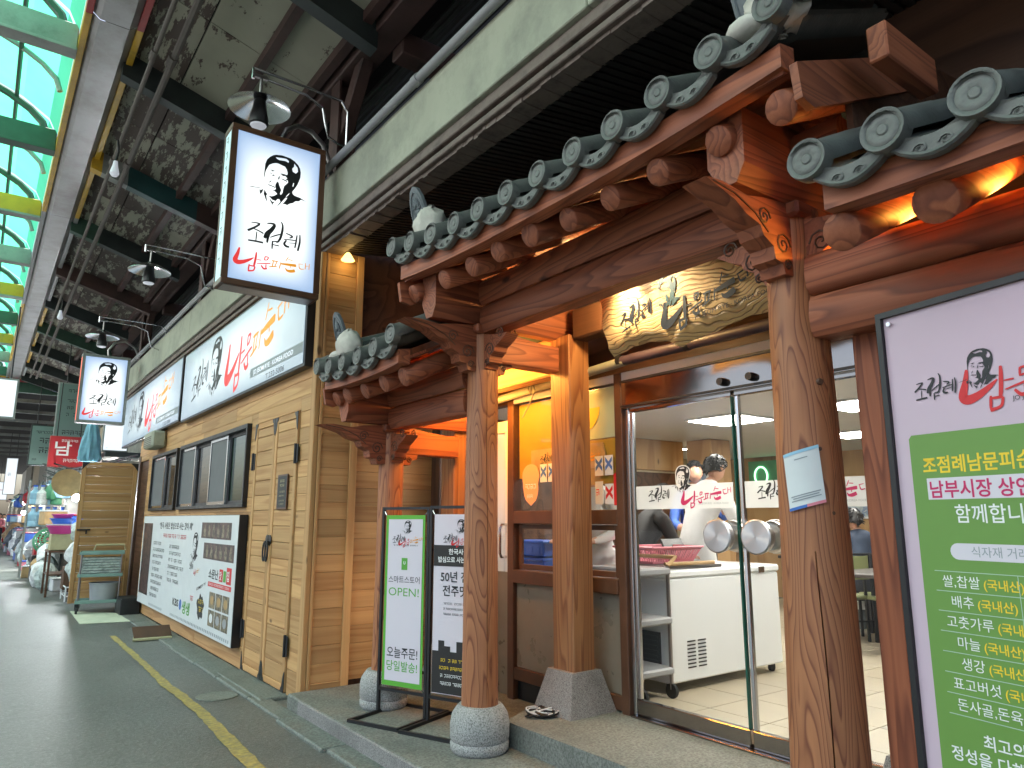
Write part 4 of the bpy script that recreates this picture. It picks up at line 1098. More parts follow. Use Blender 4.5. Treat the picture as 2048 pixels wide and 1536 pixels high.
# roof tiles (shared shapes)
VT = Matrix.Rotation(math.atan(.48), 3, 'Y')      # tile ends hang plumb although the barrels slope
def disc_mesh():
    mb = MB(); n = 24; r = .067; rings = [(0, .012), (.2, .012), (.27, .008), (.42, .012), (.64, .0125), (.74, .008), (.82, .013), (.97, .015), (1.0, .008), (1.0, -.035)]
    pts = []; fs = []
    for q, (k, h) in enumerate(rings):
        for i in range(n):
            a = 2 * math.pi * i / n; hh = h * (1.0 if q not in (3, 4) else (.86 + .14 * (i % 3 != 0)))
            pts.append(tuple(VT @ Vector((-hh, r * k * math.cos(a), r * k * math.sin(a)))))
    for q in range(len(rings) - 1):
        for i in range(n): fs.append((q * n + i, q * n + (i + 1) % n, (q + 1) * n + (i + 1) % n, (q + 1) * n + i))
    mb.add(pts, fs)
    # half-round barrel running up the slope
    L = 1.0; m = 10; pts = []; fs = []
    for e, x in enumerate((.0, .34, .345, L)):
        rr_ = r * (1.0 if e < 2 else .97)
        for i in range(m + 1):
            a = math.pi * (i / m * 1.16 - .08); pts.append((x, rr_ * math.cos(a), rr_ * math.sin(a) * 1.0 - .012))
    for e in range(3):
        for i in range(m): fs.append((e * (m + 1) + i, e * (m + 1) + i + 1, (e + 1) * (m + 1) + i + 1, (e + 1) * (m + 1) + i))
    mb.add(pts, fs); return mb
def pan_mesh(w):
    mb = MB(); m = 8; pts = []; fs = []
    for x in (0, 1.0):
        for i in range(m + 1):
            u = i / m * 2 - 1; pts.append((x, u * w / 2, -.055 + .05 * u * u))
        for i in range(m + 1):
            u = i / m * 2 - 1; pts.append((x, u * w / 2, -.075 + .05 * u * u))
    k = 2 * (m + 1)
    for i in range(m):
        fs += [(i, i + 1, k + i + 1, k + i), (m + 1 + i, m + 2 + i, k + m + 2 + i, k + m + 1 + i), (i, i + 1, m + 2 + i, m + 1 + i)]
    mb.add(pts, fs)
    # hanging front plate, crescent with scroll relief
    top = [(u * w / 2, -.05 + .05 * u * u) for u in [i / m * 2 - 1 for i in range(m + 1)]]
    k0 = len(mb.v)
    bot = [(u * w / 2 * .92, -.112 + .052 * u * u) for u in [1 - i / m * 2 for i in range(m + 1)]]
    mb.prism(top + bot, Fr((.022, 0, 0), (0, -1, 0), (0, 0, 1)), -.03, .0); mb.tube([(.022, -a, b + .007) for a, b in bot], .008, 5)
    for s in (-1, 1):
        mb.tube([(.020, s * .035 + .022 * math.cos(t * .8) * (1 - t / 14), -.082 + .018 * math.sin(t * .8) * (1 - t / 14)) for t in range(11)], .004, 4, False)
    mb.v[k0:] = [tuple(VT @ Vector(v)) for v in mb.v[k0:]]
    return mb
def roof(y0, y1, zr, lift, tiles_from, nm, ends=(1, 1), mirror=False):
    part = sub('roof'); inv = GI
    mid = (y0 + y1) / 2; half = (y1 - y0) / 2; slope = math.atan(.48)
    n = round((y1 - y0 - .06) / .255); sp = (y1 - y0 - .06) / n
    dm = disc_mesh().build('eave_disc_tile', 'roof_tile', part, smooth=True, angle=38); pm = pan_mesh(sp).build('eave_pan_tile', 'roof_tile', part, smooth=True, angle=38)
    objs = []
    for i in range(n + 1):
        y = y0 + .03 + i * sp; f = abs(y - mid) / half; z = zr + .20 + lift * f ** 2.6
        o = dm if i == 0 else link('eave_disc_tile', dm.data, part)
        o.location = (2.015 + random.uniform(-.006, .006), y, z); o.rotation_euler = (random.uniform(-.06, .06), -slope + random.uniform(-.03, .03), random.uniform(-.03, .03)); objs.append(o)
        if i < n:
            yy = y + sp / 2; f = abs(yy - mid) / half; z = zr + .195 + lift * f ** 2.6
            o = pm if i == 0 else link('eave_pan_tile', pm.data, part)
            o.location = (2.01, yy, z); o.rotation_euler = (math.copysign(1, yy - mid) * .25 * lift * f ** 1.6, -slope, 0); objs.append(o)
    for o in objs: o.matrix_parent_inverse = Matrix.Identity(4)
    # boards under the tiles
    mb = MB(); m = 14
    pts = []
    for i in range(m + 1):
        y = y0 + .04 + (y1 - y0 - .08) * i / m; f = abs(y - mid) / half; z = zr + .055 + lift * .45 * f ** 2.6
        pts += [(2.075, y, z - .005), (2.075, y, z + .085), (2.16, y, z + .10), (2.16, y, z - .005)]
    fs = [(0, 1, 2, 3), tuple(4 * m + k for k in range(4))]
    for i in range(m):
        for k in range(4): fs.append((4 * i + k, 4 * i + (k + 1) % 4, 4 * i + 4 + (k + 1) % 4, 4 * i + 4 + k))
    mb.add(pts, fs); mb.build('eave_board', 'timber_y', part)
    mb = MB()
    for k in range(5):
        xa = 2.1 + k * .19; xb = xa + .185; za = zr + .085 + (xa - 2.1) * .48; zb = zr + .085 + (xb - 2.1) * .48
        mb.add([(xa, y0 + .05, za), (xb, y0 + .05, zb), (xb, y1 - .05, zb), (xa, y1 - .05, za), (xa, y0 + .05, za + .02), (xb, y0 + .05, zb + .02), (xb, y1 - .05, zb + .02), (xa, y1 - .05, za + .02)], [(0, 1, 2, 3), (4, 5, 6, 7), (0, 1, 5, 4), (1, 2, 6, 5), (2, 3, 7, 6), (3, 0, 4, 7)])
    mb.build('sheathing', 'timber_y', part)
    mb = MB(); mb.add([(2.2, y0 + .05, zr + .26), (3.0, y0 + .05, zr + .64), (3.0, y1 - .05, zr + .64), (2.2, y1 - .05, zr + .26), (3.6, y0 + .05, zr + .35), (3.6, y1 - .05, zr + .35)], [(0, 1, 2, 3), (1, 4, 5, 2)]); mb.build('clay_bed', 'roof_tile_dark', part)
    # gable boards
    for y, e in ((y0, ends[0]), (y1, ends[1])):
        if not e: continue
        mb = MB(); mb.prism([(2.10, zr - .035), (2.17, zr - .05), (3.0, zr + .34), (3.0, zr + .5), (2.08, zr + .09)], Fr((0, y + .015, 0), (1, 0, 0), (0, 0, 1)), 0, .03); mb.build('gable_board', 'timber_x', part)
        # descending ridge with upright end tile set in mortar
        yr = y + (.17 if y == y0 else -.17); zb = zr + .30 + lift * .6
        mb = MB(); mb.tube([(2.2, yr, zb + .05), (2.6, yr, zb + .2), (3.0, yr, zb + .42)], .07, 10); mb.build('ridge_tile', 'roof_tile_dark', part, smooth=True)
        fo = Fr((2.17, yr, zb), (0, -1, 0), (-.30, 0, 1))
        out = [(-.055, -.04), (-.085, .08), (-.09, .18), (-.075, .26), (-.045, .32), (0, .345), (.045, .32), (.075, .26), (.09, .18), (.085, .08), (.055, -.04)]
        mb = MB(); mb.prism(out, fo, -.022, .0); mb.build('ridge_end_tile', 'ornament', part)
        mb = MB(); mb.tube([fo.P(a * .82, .02 + (b - .02) * .88, .002) for a, b in out], .006, 5)
        for k in range(14):
            a = 2 * math.pi * k / 14; mb.tube([fo.P(.014 * math.cos(a), .20 + .016 * math.sin(a), .004), fo.P(.034 * math.cos(a + .3), .20 + .048 * math.sin(a + .3), .006), fo.P(.046 * math.cos(a + .5), .20 + .066 * math.sin(a + .5), .003)], .0055, 5)
        mb.tube([fo.P(.0, .13, .003), fo.P(.02, .08, .004), fo.P(-.01, .03, .003)], .008, 5); mb.tube([fo.P(.03, .10, .003), fo.P(.055, .13, .004)], .006, 5)
        mb.build('end_tile_relief', 'ornament', part, smooth=True)
        mb = MB(); rr = random.Random(int(y * 100)); mb.sphere((2.17, yr - .075, zb + .055), .125, 18, 12, (.75, .95, 1.05))
        for i, v in enumerate(mb.v):
            mb.v[i] = tuple(c + rr.uniform(-.016, .016) for c in v)
        mb.sphere((2.13, yr + .03, zb - .01), .065, 12, 8, (1, 1.3, .7)); mb.build('mortar', 'mortar', part, smooth=True, angle=70)
    for o in part.children: pass
    return part
roof(1.20, 4.08, 2.94, .12, 0, 'c'); roof(4.0, 5.30, 2.41, .06, 0, 'l', ends=(0, 1)); roof(-.34, 1.17, 2.41, .02, 0, 'r', ends=(0, 0))
# rafters: round logs rising inwards
def rafters(ys, zr, parent=None):
    base = None
    for i, y in enumerate(ys):
        if base is None:
            mb = MB(); L = .95; d = Vector((1, 0, .48)).normalized()
            mb.lathe([(.058, 0), (.062, .004), (.063, .2), (.062, .6), (.06, L)], (0, 0, 0), 18)
            q = Vector((0, 0, 1)).rotation_difference(d).to_matrix().to_4x4()
            mb.v = [tuple(q @ Vector(v)) for v in mb.v]
            base = mb.build('rafter', 'timber_x', gate, smooth=True, angle=50); o = base
        else: o = link('rafter', base.data, gate)
        o.matrix_parent_inverse = GI
        o.location = (2.16 + random.uniform(-.012, .012), y, zr + random.uniform(-.006, .006)); s = random.uniform(.92, 1.08); o.scale = (1, s, s)
        mb = MB(); mb.lathe([(.053, -.002), (.052, .001), (.004, .001)], (0, 0, 0), 16); m_ = Matrix.Rotation(R(-90) - math.atan(.48) * 1, 4, 'Y')
        mb.v = [tuple(m_ @ Vector(v)) for v in mb.v]
        # (end grain is the log's own cut face)
rafters([4.0, 3.62, 3.32, 3.05, 2.76, 2.48, 2.19, 1.89, 1.58, 1.30], 2.94)
rafters([5.2, 5.02, 4.72, 4.4, 4.12], 2.41)
rafters([1.12, .84, .55, .27, .0], 2.41)
# dark timber and boards closing the gap behind the centre roof, upper right
for (x0, x1, y0, y1, z0, z1) in ((2.34, 2.72, 1.0, 1.07, 3.06, 3.20),):
    mb = MB(); mb.box(x0, x1, y0, y1, z0, z1, .006); gp(mb, 'lookout_block', 'timber_x')
mb = MB(); mb.prism([(2.48, 2.93), (3.56, 2.93), (3.56, 3.55), (3.0, 3.47), (2.48, 3.2)], Fr((0, 1.235, 0), (1, 0, 0), (0, 0, 1)), 0, .025); gp(mb, 'gable_panel', 'dark_wood_y')
# ------------------------------------------------------------------ lamps in the gate
def led(name, label, x, y0, y1, z, e, col, mat='warm_led'):
    t = thing(name, label, 'lamp', (x, (y0 + y1) / 2, z))
    mb = MB(); mb.box(-.012, .012, -(y1 - y0) / 2, (y1 - y0) / 2, -.01, .01); mb.build('strip', mat, t)
    mb = MB(); mb.box(-.02, .02, -(y1 - y0) / 2 - .01, (y1 - y0) / 2 + .01, -.022, -.011); mb.build('housing', 'black_metal', t)
    return t
led('led_strip', 'orange light strip behind the beam of the left gate wing', 2.80, 4.1, 5.0, 2.60, 0, None)
lamp('left_wing_light', 'AREA', (2.86, 4.55, 2.63), 10, (1, .42, .07), .9, (3.3, 4.55, 2.55), .05)
lamp('left_wing_glow', 'POINT', (3.05, 4.72, 2.38), 9, (1, .42, .08), .05)
led('led_strip', 'orange light strip behind the beam of the right gate wing', 2.70, .4, 1.3, 2.55, 0, None)
lamp('right_wing_light', 'AREA', (2.66, .80, 2.555), 7, (1, .42, .06), 1.2, (2.3, .80, 2.66), .03)
t = thing('sign_spotlight', 'spotlight under the main beam lighting the carved sign', 'lamp', (2.78, 2.72, 2.90))
mb = MB(); mb.cyl((0, 0, .0), (.05, 0, -.05), .028, .034, 14); mb.build('housing', 'black_metal', t, smooth=True)
mb = MB(); mb.cyl((.051, 0, -.051), (.053, 0, -.053), .028, .028, 14); mb.build('lens', 'bulb_white', t, smooth=True)
lamp('sign_spot_light', 'SPOT', (2.74, 2.75, 2.90), 22, (1, .88, .6), .04, (3.06, 2.66, 2.66), spot=R(120))
t = thing('porch_lamp', 'warm lamp tucked under the porch roof behind the centre bay', 'lamp', (3.1, 3.3, 2.95))
mb = MB(); mb.lathe([(.02, .04), (.06, .02), (.065, 0), (.05, -.015), (.01, -.02)], (0, 0, 0), 16); mb.build('globe', 'warm_led', t, smooth=True)
lamp('porch_light', 'POINT', (3.08, 3.1, 2.88), 14, (1, .66, .26), .06)

# ------------------------------------------------------------------ carved name board
cs = thing('carved_sign', 'carved live-edge wooden name board hanging over the glass doors', 'sign', (3.0, 2.45, 2.5))
CI = Matrix.Translation((-3.0, -2.45, -2.5))
fo = Fr((2.98, 3.06, 2.47), (0, -1, 0), (-.16, 0, 1)); rr = random.Random(2)
W = 1.22; N = 44
top = [(W * i / N, .44 + .012 * math.sin(i * .5) - (.0 if i < 28 else .05 * math.sin((i - 28) * .28)) + .03 * math.sin(i / N * 3)) for i in range(N + 1)]
bot = [(W * i / N, .03 + .045 * math.sin(i * .115 + .5) ** 2 - .035 * math.exp(-((i - 19) / 2.2) ** 2) + .003 * math.sin(i * 1.3)) for i in range(N + 1)]
mb = MB(); M_ = 14; pts = []
for d, k in ((0.0, 0), (-.055, 1)):
    for i in range(N + 1):
        for j in range(M_ + 1):
            t = j / M_; a = top[i][0]; b = bot[i][1] + (top[i][1] - bot[i][1]) * t
            if i == 0: a += .012 * math.sin(j * .9)
            e = -.018 * (1 - min(1, t * 6)) - .006 * (1 - min(1, (1 - t) * 8))
            pts.append(fo.P(a, b - (.05 if k and j == 0 else 0), d + (e if not k else 0)))
fs = []; S_ = (N + 1) * (M_ + 1); Q = M_ + 1
for i in range(N):
    for j in range(M_):
        fs.append((i * Q + j, (i + 1) * Q + j, (i + 1) * Q + j + 1, i * Q + j + 1)); fs.append((S_ + i * Q + j, S_ + (i + 1) * Q + j, S_ + (i + 1) * Q + j + 1, S_ + i * Q + j + 1))
    for j in (0, M_): fs.append((i * Q + j, (i + 1) * Q + j, S_ + (i + 1) * Q + j, S_ + i * Q + j))
for j in range(M_):
    for i in (0, N): fs.append((i * Q + j, i * Q + j + 1, S_ + i * Q + j + 1, S_ + i * Q + j))
mb.add(pts, fs); o = mb.build('slab', 'carved_wood', cs, smooth=True, angle=40); o.matrix_parent_inverse = CI
class NP:
    pass
def csb(mb, n, m):
    o = mb.build(n, m, cs); o.matrix_parent_inverse = CI
mb = MB(); put_portrait(mb, fo, .53, .165, .42, .004, 0); csb(mb, 'portrait', 'steel_teal')
mb = MB(); mb.strokes(NAME, fo, .27, .19, .60, .004, .25, bold=1.6); mb.strokes(RED, fo, .76, .165, 1.02, .004, .13, bold=1.6); mb.strokes(ORANGE, fo, .76, .165, 1.02, .004, .13, bold=1.6); csb(mb, 'lettering', 'print_black')
mb = MB(); mb.text('JO JEOM RYE · KOREA FOOD', fo, .68, .075, w=.5, h=.026, n=.004, shear=.06); csb(mb, 'small_lettering', 'print_black')
mb = MB(); mb.cyl((3.02, 2.98, 2.86), (3.02, 2.98, 3.0), .006, n=6); mb.cyl((3.02, 2.1, 2.86), (3.02, 2.1, 3.0), .006, n=6); csb(mb, 'hanger', 'black_metal')

# ------------------------------------------------------------------ restaurant front
mb = MB(); mb.box(3.56, 3.66, -1.5, 6.0, 2.46, 4.2); struct('front_wall', mb, 'dark_wood_y')
mb = MB(); mb.box(3.515, 3.56, .0, 4.8, 2.44, 2.50, .004); struct('wall_trim', mb, 'white_paint')
pp = thing('purple_pipe', 'dull purple pipe strapped along the wall above the glass doors', 'pipe', (3.43, 2.6, 2.56))
mb = MB(); mb.cyl((0, -2.6, 0.01), (0, .78, -.005), .034, n=12); mb.build('pipe', 'purple_pipe', pp, smooth=True)
for y in (.78, .2, -.45, -1.2):
    mb = MB(); mb.cyl((0, y, 0), (0, y + .035, 0), .04, n=12); mb.build('strap', 'black_metal', pp, smooth=True)
pp = thing('yellow_pipe', 'yellowish pipe above the ordering counter, lit by the porch lamp', 'pipe', (3.43, 4.1, 2.5))
mb = MB(); mb.cyl((0, -.74, .05), (0, .95, -.03), .033, n=12); mb.build('pipe', 'fascia_paint', pp, smooth=True)
mb = MB(); mb.box(-.05, .04, .38, .52, .05, .10, .008); mb.build('junction_box', 'fascia_paint', pp)
mb = MB(); mb.tube([(-.04, .3, .05), (-.05, .24, -.05), (-.045, .22, .06), (-.05, .18, -.02), (-.045, .25, -.12), (-.05, .34, -.22)], .006, 6); mb.build('wire', 'fascia_paint', pp, smooth=True)

# sliding glass doors
hd = thing('door_header', 'mirror-polished steel header box above the glass doors', 'header', (3.5, 2.0, 2.2))
mb = MB(); mb.box(.0, .10, -1.6, 1.47, .04, .24, .004); mb.build('cover', 'stainless', hd)
mb = MB(); mb.box(-.012, -.001, -1.6, 1.47, .05, .062); mb.box(-.012, -.001, -1.6, 1.47, .222, .236); mb.build('edge', 'black_metal', hd)
for y in (.62, .42):
    mb = MB(); mb.cyl((-.04, y, .1), (0, y, .1), .022, .026, 14); mb.build('sensor', 'black_metal', hd, smooth=True)
def glass_door(label, y0, y1, handle, lg):
    t = thing('glass_door', label, 'door', (3.55, (y0 + y1) / 2, .26), 'sliding glass doors'); c = (y0 + y1) / 2
    L = lambda y: y - c
    mb = MB(); mb.box(-.004, .006, L(y0) + .012, L(y1) - .012, .1, 1.97); mb.build('pane', 'pane', t)
    mb = MB(); mb.box(-.022, .022, L(y0), L(y1), .012, .105, .004); mb.build('bottom_rail', 'stainless', t)
    mb = MB(); mb.box(-.02, .02, L(y0), L(y1), 1.955, 1.99, .003); mb.build('top_rail', 'stainless', t)
    for y in (L(y0), L(y1) - .024):
        mb = MB(); mb.box(-.014, .014, y, y + (.013 if lg == .05 and y < 0 else .024), .106, 1.954, .003); mb.build('edge_strip', 'glass_edge' if lg == .05 and y < 0 else 'chrome', t)
    mb = MB(); mb.quad((-.0065, L(y0) + .03, 1.30), (-.0065, L(y1) - .03, 1.30), (-.0065, L(y1) - .03, 1.45), (-.0065, L(y0) + .03, 1.45)); mb.build('frosted_band', 'frosted', t)
    fr = Fr((-.0075, L(y1), 0), (0, -1, 0), (0, 0, 1))
    if lg is not None:
        if True:
            mb = MB(); put_portrait(mb, fr, .385 + lg, 1.40, .36, .0016); mb.build('portrait', 'print_black', t)
            mb = MB(); mb.prism([(.385 + lg + x * .36 / 1000 * (1.12 if y > 140 else 1.0), 1.40 + (y * 1.04) * .36 / 1000) for x, y in PORTRAIT[0][:24]] + [(.385 + lg - .02, 1.405), (.385 + lg - .05, 1.43)], fr, .0004, .0008); mb.build('portrait_backing', 'print_white', t)
        mb = MB(); mb.strokes(NAME, fr, .18 + lg, 1.39, .42, .0012, .1, bold=1.5); mb.build('name_lettering', 'print_black', t)
        mb = MB(); mb.strokes(RED, fr, .55 + lg, 1.372, .62, .0012, .06, bold=1.5); mb.strokes(ORANGE, fr, .55 + lg, 1.372, .62, .0012, .06, bold=1.5); mb.build('title_lettering', 'print_pink', t)
        mb = MB(); mb.text('JO JEOM RYE · KOREA FOOD', fr, .50 + lg, 1.325, w=.22, h=.012, n=.0012); mb.build('small_lettering', 'print_grey', t)
    if handle is not None:
        hy = L(handle)
        for s in (-1, 1):
            mb = MB(); n = 28; prof = [(.022, .007), (.022, .03), (.075, .034), (.086, .045), (.09, .06), (.086, .078), (.092, .082), (.096, .09), (.096, .096), (.088, .101), (.03, .102), (.004, .102)]
            pts = []; fs = []
            for r, d in prof:
                for k in range(n):
                    a = 2 * math.pi * k / n; pts.append((s * d, r * math.cos(a), r * math.sin(a)))
            for q in range(len(prof) - 1):
                for k in range(n): fs.append((q * n + k, q * n + (k + 1) % n, (q + 1) * n + (k + 1) % n, (q + 1) * n + k))
            mb.add(pts, fs); mb.build('round_handle', 'radial_steel', t, smooth=True, angle=30, loc=(0, hy, 1.14))
    return t
glass_door('glass door leaf nearest the ordering counter, with frosted logo band', 2.595, 3.43, 2.69, .05)
glass_door('glass door leaf half hidden by the thick near column', 1.745, 2.575, 2.43, .02)
glass_door('glass leaf seen between the near column and the poster', .9, 1.73, None, None)
mb = MB(); mb.box(3.49, 3.61, .3, 3.46, .258, .272, .003); struct('door_track', mb, 'stainless')
mb = MB(); mb.box(3.53, 3.57, 3.44, 3.475, .26, 2.24, .003); tag(mb.build('door_jamb', 'chrome'), 'bright steel jamb between the ordering counter and the glass doors', 'door jamb')

# ordering counter with hatch
kx = 3.55
ko = thing('ordering_counter', 'brown framed ordering counter with sliding hatch beside the square post', 'counter', (0, 0, 0))
def kb(nm, m, *b, ch=.004):
    mb = MB(); mb.box(*b, ch); return mb.build(nm, m, ko)
kb('post', 'frame_brown', kx - .04, kx + .05, 4.74, 4.82, .12, 2.5); kb('post', 'frame_brown', kx - .045, kx + .05, 3.48, 3.55, .12, 2.5)
kb('transom', 'frame_brown', kx - .04, kx + .05, 3.552, 4.738, 1.46, 1.56); kb('sill', 'frame_brown', kx - .055, kx + .08, 3.552, 4.738, 1.0, 1.10); kb('head_rail', 'frame_brown', kx - .03, kx + .05, 3.552, 4.738, 2.44, 2.5)
kb('base_rail', 'frame_brown', kx - .035, kx + .05, 3.552, 4.738, .27, .36); kb('plinth', 'black_metal', kx + .01, kx + .05, 3.48, 4.82, .12, .27)
kb('panel', 'panel_taupe', kx - .008, kx + .01, 3.56, 4.12, .362, .998, ch=.002); kb('panel', 'panel_taupe', kx - .008, kx + .01, 4.16, 4.735, .362, .998, ch=.002); kb('mullion', 'frame_brown', kx - .03, kx + .03, 4.122, 4.158, .362, .998)
for (a, b, dx) in ((3.56, 4.12, 0), (4.06, 4.73, .03)):
    w = bpy.data.objects.new('hatch_sash', None); COL.objects.link(w); w.parent = ko
    mb = MB()
    for q in ((a, a + .04), (b - .04, b)): mb.box(kx - .02 + dx, kx + .005 + dx, q[0], q[1], 1.105, 1.455, .003)
    for q in ((1.105, 1.145), (1.42, 1.455)): mb.box(kx - .019 + dx, kx + .004 + dx, a + .041, b - .041, q[0], q[1], .003)
    mb.build('sash', 'frame_brown', w); mb = MB(); mb.box(kx - .009 + dx, kx - .005 + dx, a + .041, b - .041, 1.146, 1.419); mb.build('pane', 'pane', w)
mb = MB(); mb.box(kx, kx + .006, 3.552, 4.738, 1.562, 2.438); mb.build('upper_pane', 'pane', ko)
fr = wallfr(kx + .03, 4.73)
mb = MB(); mb.prism([(.0, 1.82), (.62, 1.82), (.62, 2.43), (.0, 2.43)], fr, 0, .01); mb.build('backing_board', 'ochre_board', ko)
mb = MB(); mb.prism([(.63, 1.74), (1.17, 1.74), (1.17, 2.06), (.63, 2.06)], fr, 0, .01); mb.build('backing_board', 'ochre_board', ko)
mb = MB(); mb.prism([(.63, 2.07), (1.17, 2.07), (1.17, 2.43), (.63, 2.43)], fr, 0, .01); mb.build('backing_board', 'mint_board', ko)
mb = MB(); mb.prism([(.80 + .17 * math.cos(t), 2.30 + .17 * math.sin(t)) for t in [-k * math.pi / 20 for k in range(21)]], fr, .011, .014); mb.build('half_moon', 'print_yellow', ko)
mb = MB(); mb.prism([(.17, 1.86), (1.0, 1.86), (1.03, 1.95), (1.0, 2.04), (.17, 2.04)], fr, .012, .02); mb.build('name_card', 'tan_bag', ko)
logo(ko, fr, None, (.36, 1.96, .36, .1), (.82, 1.93, .5, .05), n=.021)
st = wallfr(kx - .001, 4.73)
acorn = [(.08 + .10, 1.60)] + [(.18 + .095 * math.cos(t), 1.74 + .13 * math.sin(t)) for t in [-.9 + k * .16 for k in range(8)]] + [(.29, 1.83)] + [(.18 + .11 * math.cos(t), 1.84 + .09 * math.sin(t)) for t in [k * math.pi / 10 for k in range(11)]] + [(.07, 1.83)] + [(.18 + .095 * math.cos(t), 1.74 + .13 * math.sin(t)) for t in [math.pi + .2 + k * .16 for k in range(5)]]
mb = MB(); mb.prism(acorn, st, .001, .003); mb.build('acorn_sticker', 'peach_sticker', ko)
mb = MB(); greek(mb, st, .11, 1.73, .14, .045, .0035, 9); greek(mb, st, .13, 1.66, .10, .03, .0035, 10); mb.build('sticker_lettering', 'print_white', ko)
for i, (a, b, m) in enumerate(((.30, 1.78, 'print_blue'), (.40, 1.78, 'print_blue'), (.93, 1.80, 'print_blue'), (1.03, 1.80, 'print_blue'), (1.03, 1.60, 'print_red'))):
    mb = MB(); mb.prism([(a, b), (a + .085, b), (a + .085, b + .14), (a, b + .14)], st, .001, .003); c_ = mb.build('x_card', 'board_white', ko)
    mb = MB(); cx, cy = a + .042, b + .08
    for s in (1, -1): mb.prism([(cx - .034, cy - s * .034 - .015), (cx - .034, cy - s * .034 + .015), (cx + .034, cy + s * .034 + .015), (cx + .034, cy + s * .034 - .015)], st, .0035 + .0003 * s, .004 + .0003 * s)
    mb.build('cross', m, c_)
mb = MB(); mb.prism([(.93, 1.60), (1.01, 1.60), (1.01, 1.76), (.93, 1.76)], st, .001, .003); mb.build('price_card', 'board_white', ko)
mb = MB(); greek(mb, st, .94, 1.66, .06, .05, .0035, 3); mb.build('red_lettering', 'print_red', ko)
mb = MB(); mb.prism([(1.12, 1.59), (1.165, 1.59), (1.17, 1.78), (1.15, 1.82), (1.12, 1.80)], st, .001, .006); mb.build('red_tag', 'print_red', ko)
wd = thing('white_side_door', 'white glazed side door with chrome handle left of the ordering counter', 'door', (3.58, 5.2, .12))
mb = MB(); mb.box(-.02, .02, -.37, .37, .0, .95, .004); mb.build('lower_panel', 'panel_taupe', wd); mb = MB(); mb.box(-.02, .02, -.37, -.28, .95, 2.2, .004); mb.box(-.02, .02, .28, .37, .95, 2.2, .004); mb.box(-.019, .019, -.28, .28, 2.1, 2.2, .004); mb.build('frame', 'int_white', wd)
mb = MB(); mb.box(-.004, .004, -.279, .279, .951, 2.099); mb.build('pane', 'frosted', wd)
mb = MB(); mb.tube([(-.02, -.30, 1.33), (-.07, -.30, 1.33), (-.085, -.30, 1.30), (-.085, -.30, 1.10), (-.07, -.30, 1.07), (-.02, -.30, 1.07)], .012, 8); mb.build('handle', 'chrome', wd, smooth=True)

# ------------------------------------------------------------------ banner stands
def banner(label, p0, p1, zt, art, zb=.12):
    p0 = Vector((*p0, 0)); p1 = Vector((*p1, 0)); u = (p1 - p0); w = u.length; c = (p0 + p1) / 2
    t = thing('banner_stand', label, 'banner', (c.x, c.y, zb), 'banner stands on the porch'); u.normalize()
    fr = Fr((p0 - c), u, (0, 0, 1)); h = zt - zb
    mb = MB()
    for a in (0, w): mb.prism([(a - .01, .0), (a + .01, .0), (a + .01, h), (a - .01, h)], fr, -.01, .01)
    mb.prism([(.011, h - .02), (w - .011, h - .02), (w - .011, h), (.011, h)], fr, -.009, .009)
    mb.prism([(.011, .16), (w - .011, .16), (w - .011, .18), (.011, .18)], fr, -.009, .009); mb.build('frame', 'black_metal', t)
    mb = MB()
    for a in (0, w): mb.prism([(a - .011, .0), (a + .011, .0), (a + .011, .022), (a - .011, .022)], fr, .012, .28); mb.prism([(a - .011, .0), (a + .011, .0), (a + .011, .022), (a - .011, .022)], fr, -.24, -.012)
    for n_ in (.282, -.262): mb.prism([(-.011, 0), (w + .011, 0), (w + .011, .022), (-.011, .022)], fr, n_, n_ + .02)
    mb.build('foot', 'black_metal', t); art(t, fr, w, h); return t
def sheet(t, fr, w, h, m, bow=.012):
    mb = MB(); n = 10; pts = []
    for j in range(n + 1):
        b = .20 + (h - .26) * j / n; d = bow * math.sin(math.pi * j / n)
        pts += [fr.P(.03, b, .004 + d), fr.P(w - .03, b, .004 + d * .6)]
    mb.add(pts, [(2 * j, 2 * j + 1, 2 * j + 3, 2 * j + 2) for j in range(n)]); mb.build('sheet', m, t, smooth=True)
    mb = MB()
    for a in (.03, w - .03):
        for b in (.20, h - .06): mb.tube([fr.P(a, b, .006), fr.P(a + (-.024 if a < .1 else .024), b + (.03 if b > .5 else -.03), .0)], .004, 5)
    mb.build('eyelet', 'chrome', t)
def art1(t, fr, w, h):
    sheet(t, fr, w, h, 'banner_green', 0); q = .0062
    mb = MB(); mb.rect(fr, .055, w - .05, .235, h - .09, q); mb.build('white_field', 'banner_white', t)
    logo(t, fr, (w * .56, h - .20, .22, 0), (w * .36, h - .235, .28, .1), (w * .62, h - .25, .38, .08), n=q + .001)
    k = MB(); k.text('스마트스토어', fr, w * .5, h - .545, w=w * .68, h=.042, align='C', n=q + .001); k.text('오늘주문!', fr, w * .5, .40, w=w * .66, h=.062, align='C', n=q + .001, bold=.01); greek(k, fr, w * .22, h - .285, w * .56, .012, q + .001, 4); k.build('lettering', 'print_black', t)
    k = MB(); k.text('OPEN!', fr, w * .5, h - .64, w=w * .66, h=.062, align='C', n=q + .001); k.text('당일발송!', fr, w * .5, .31, w=w * .66, h=.058, align='C', n=q + .001, bold=.01); k.rect(fr, w * .44, w * .57, h - .455, h - .37, q + .001); k.build('green_lettering', 'print_green', t)
    k = MB(); k.text('U', fr, w * .505, h - .415, h=.022, align='C', n=q + .002, bold=.03); k.build('store_mark', 'print_white', t)
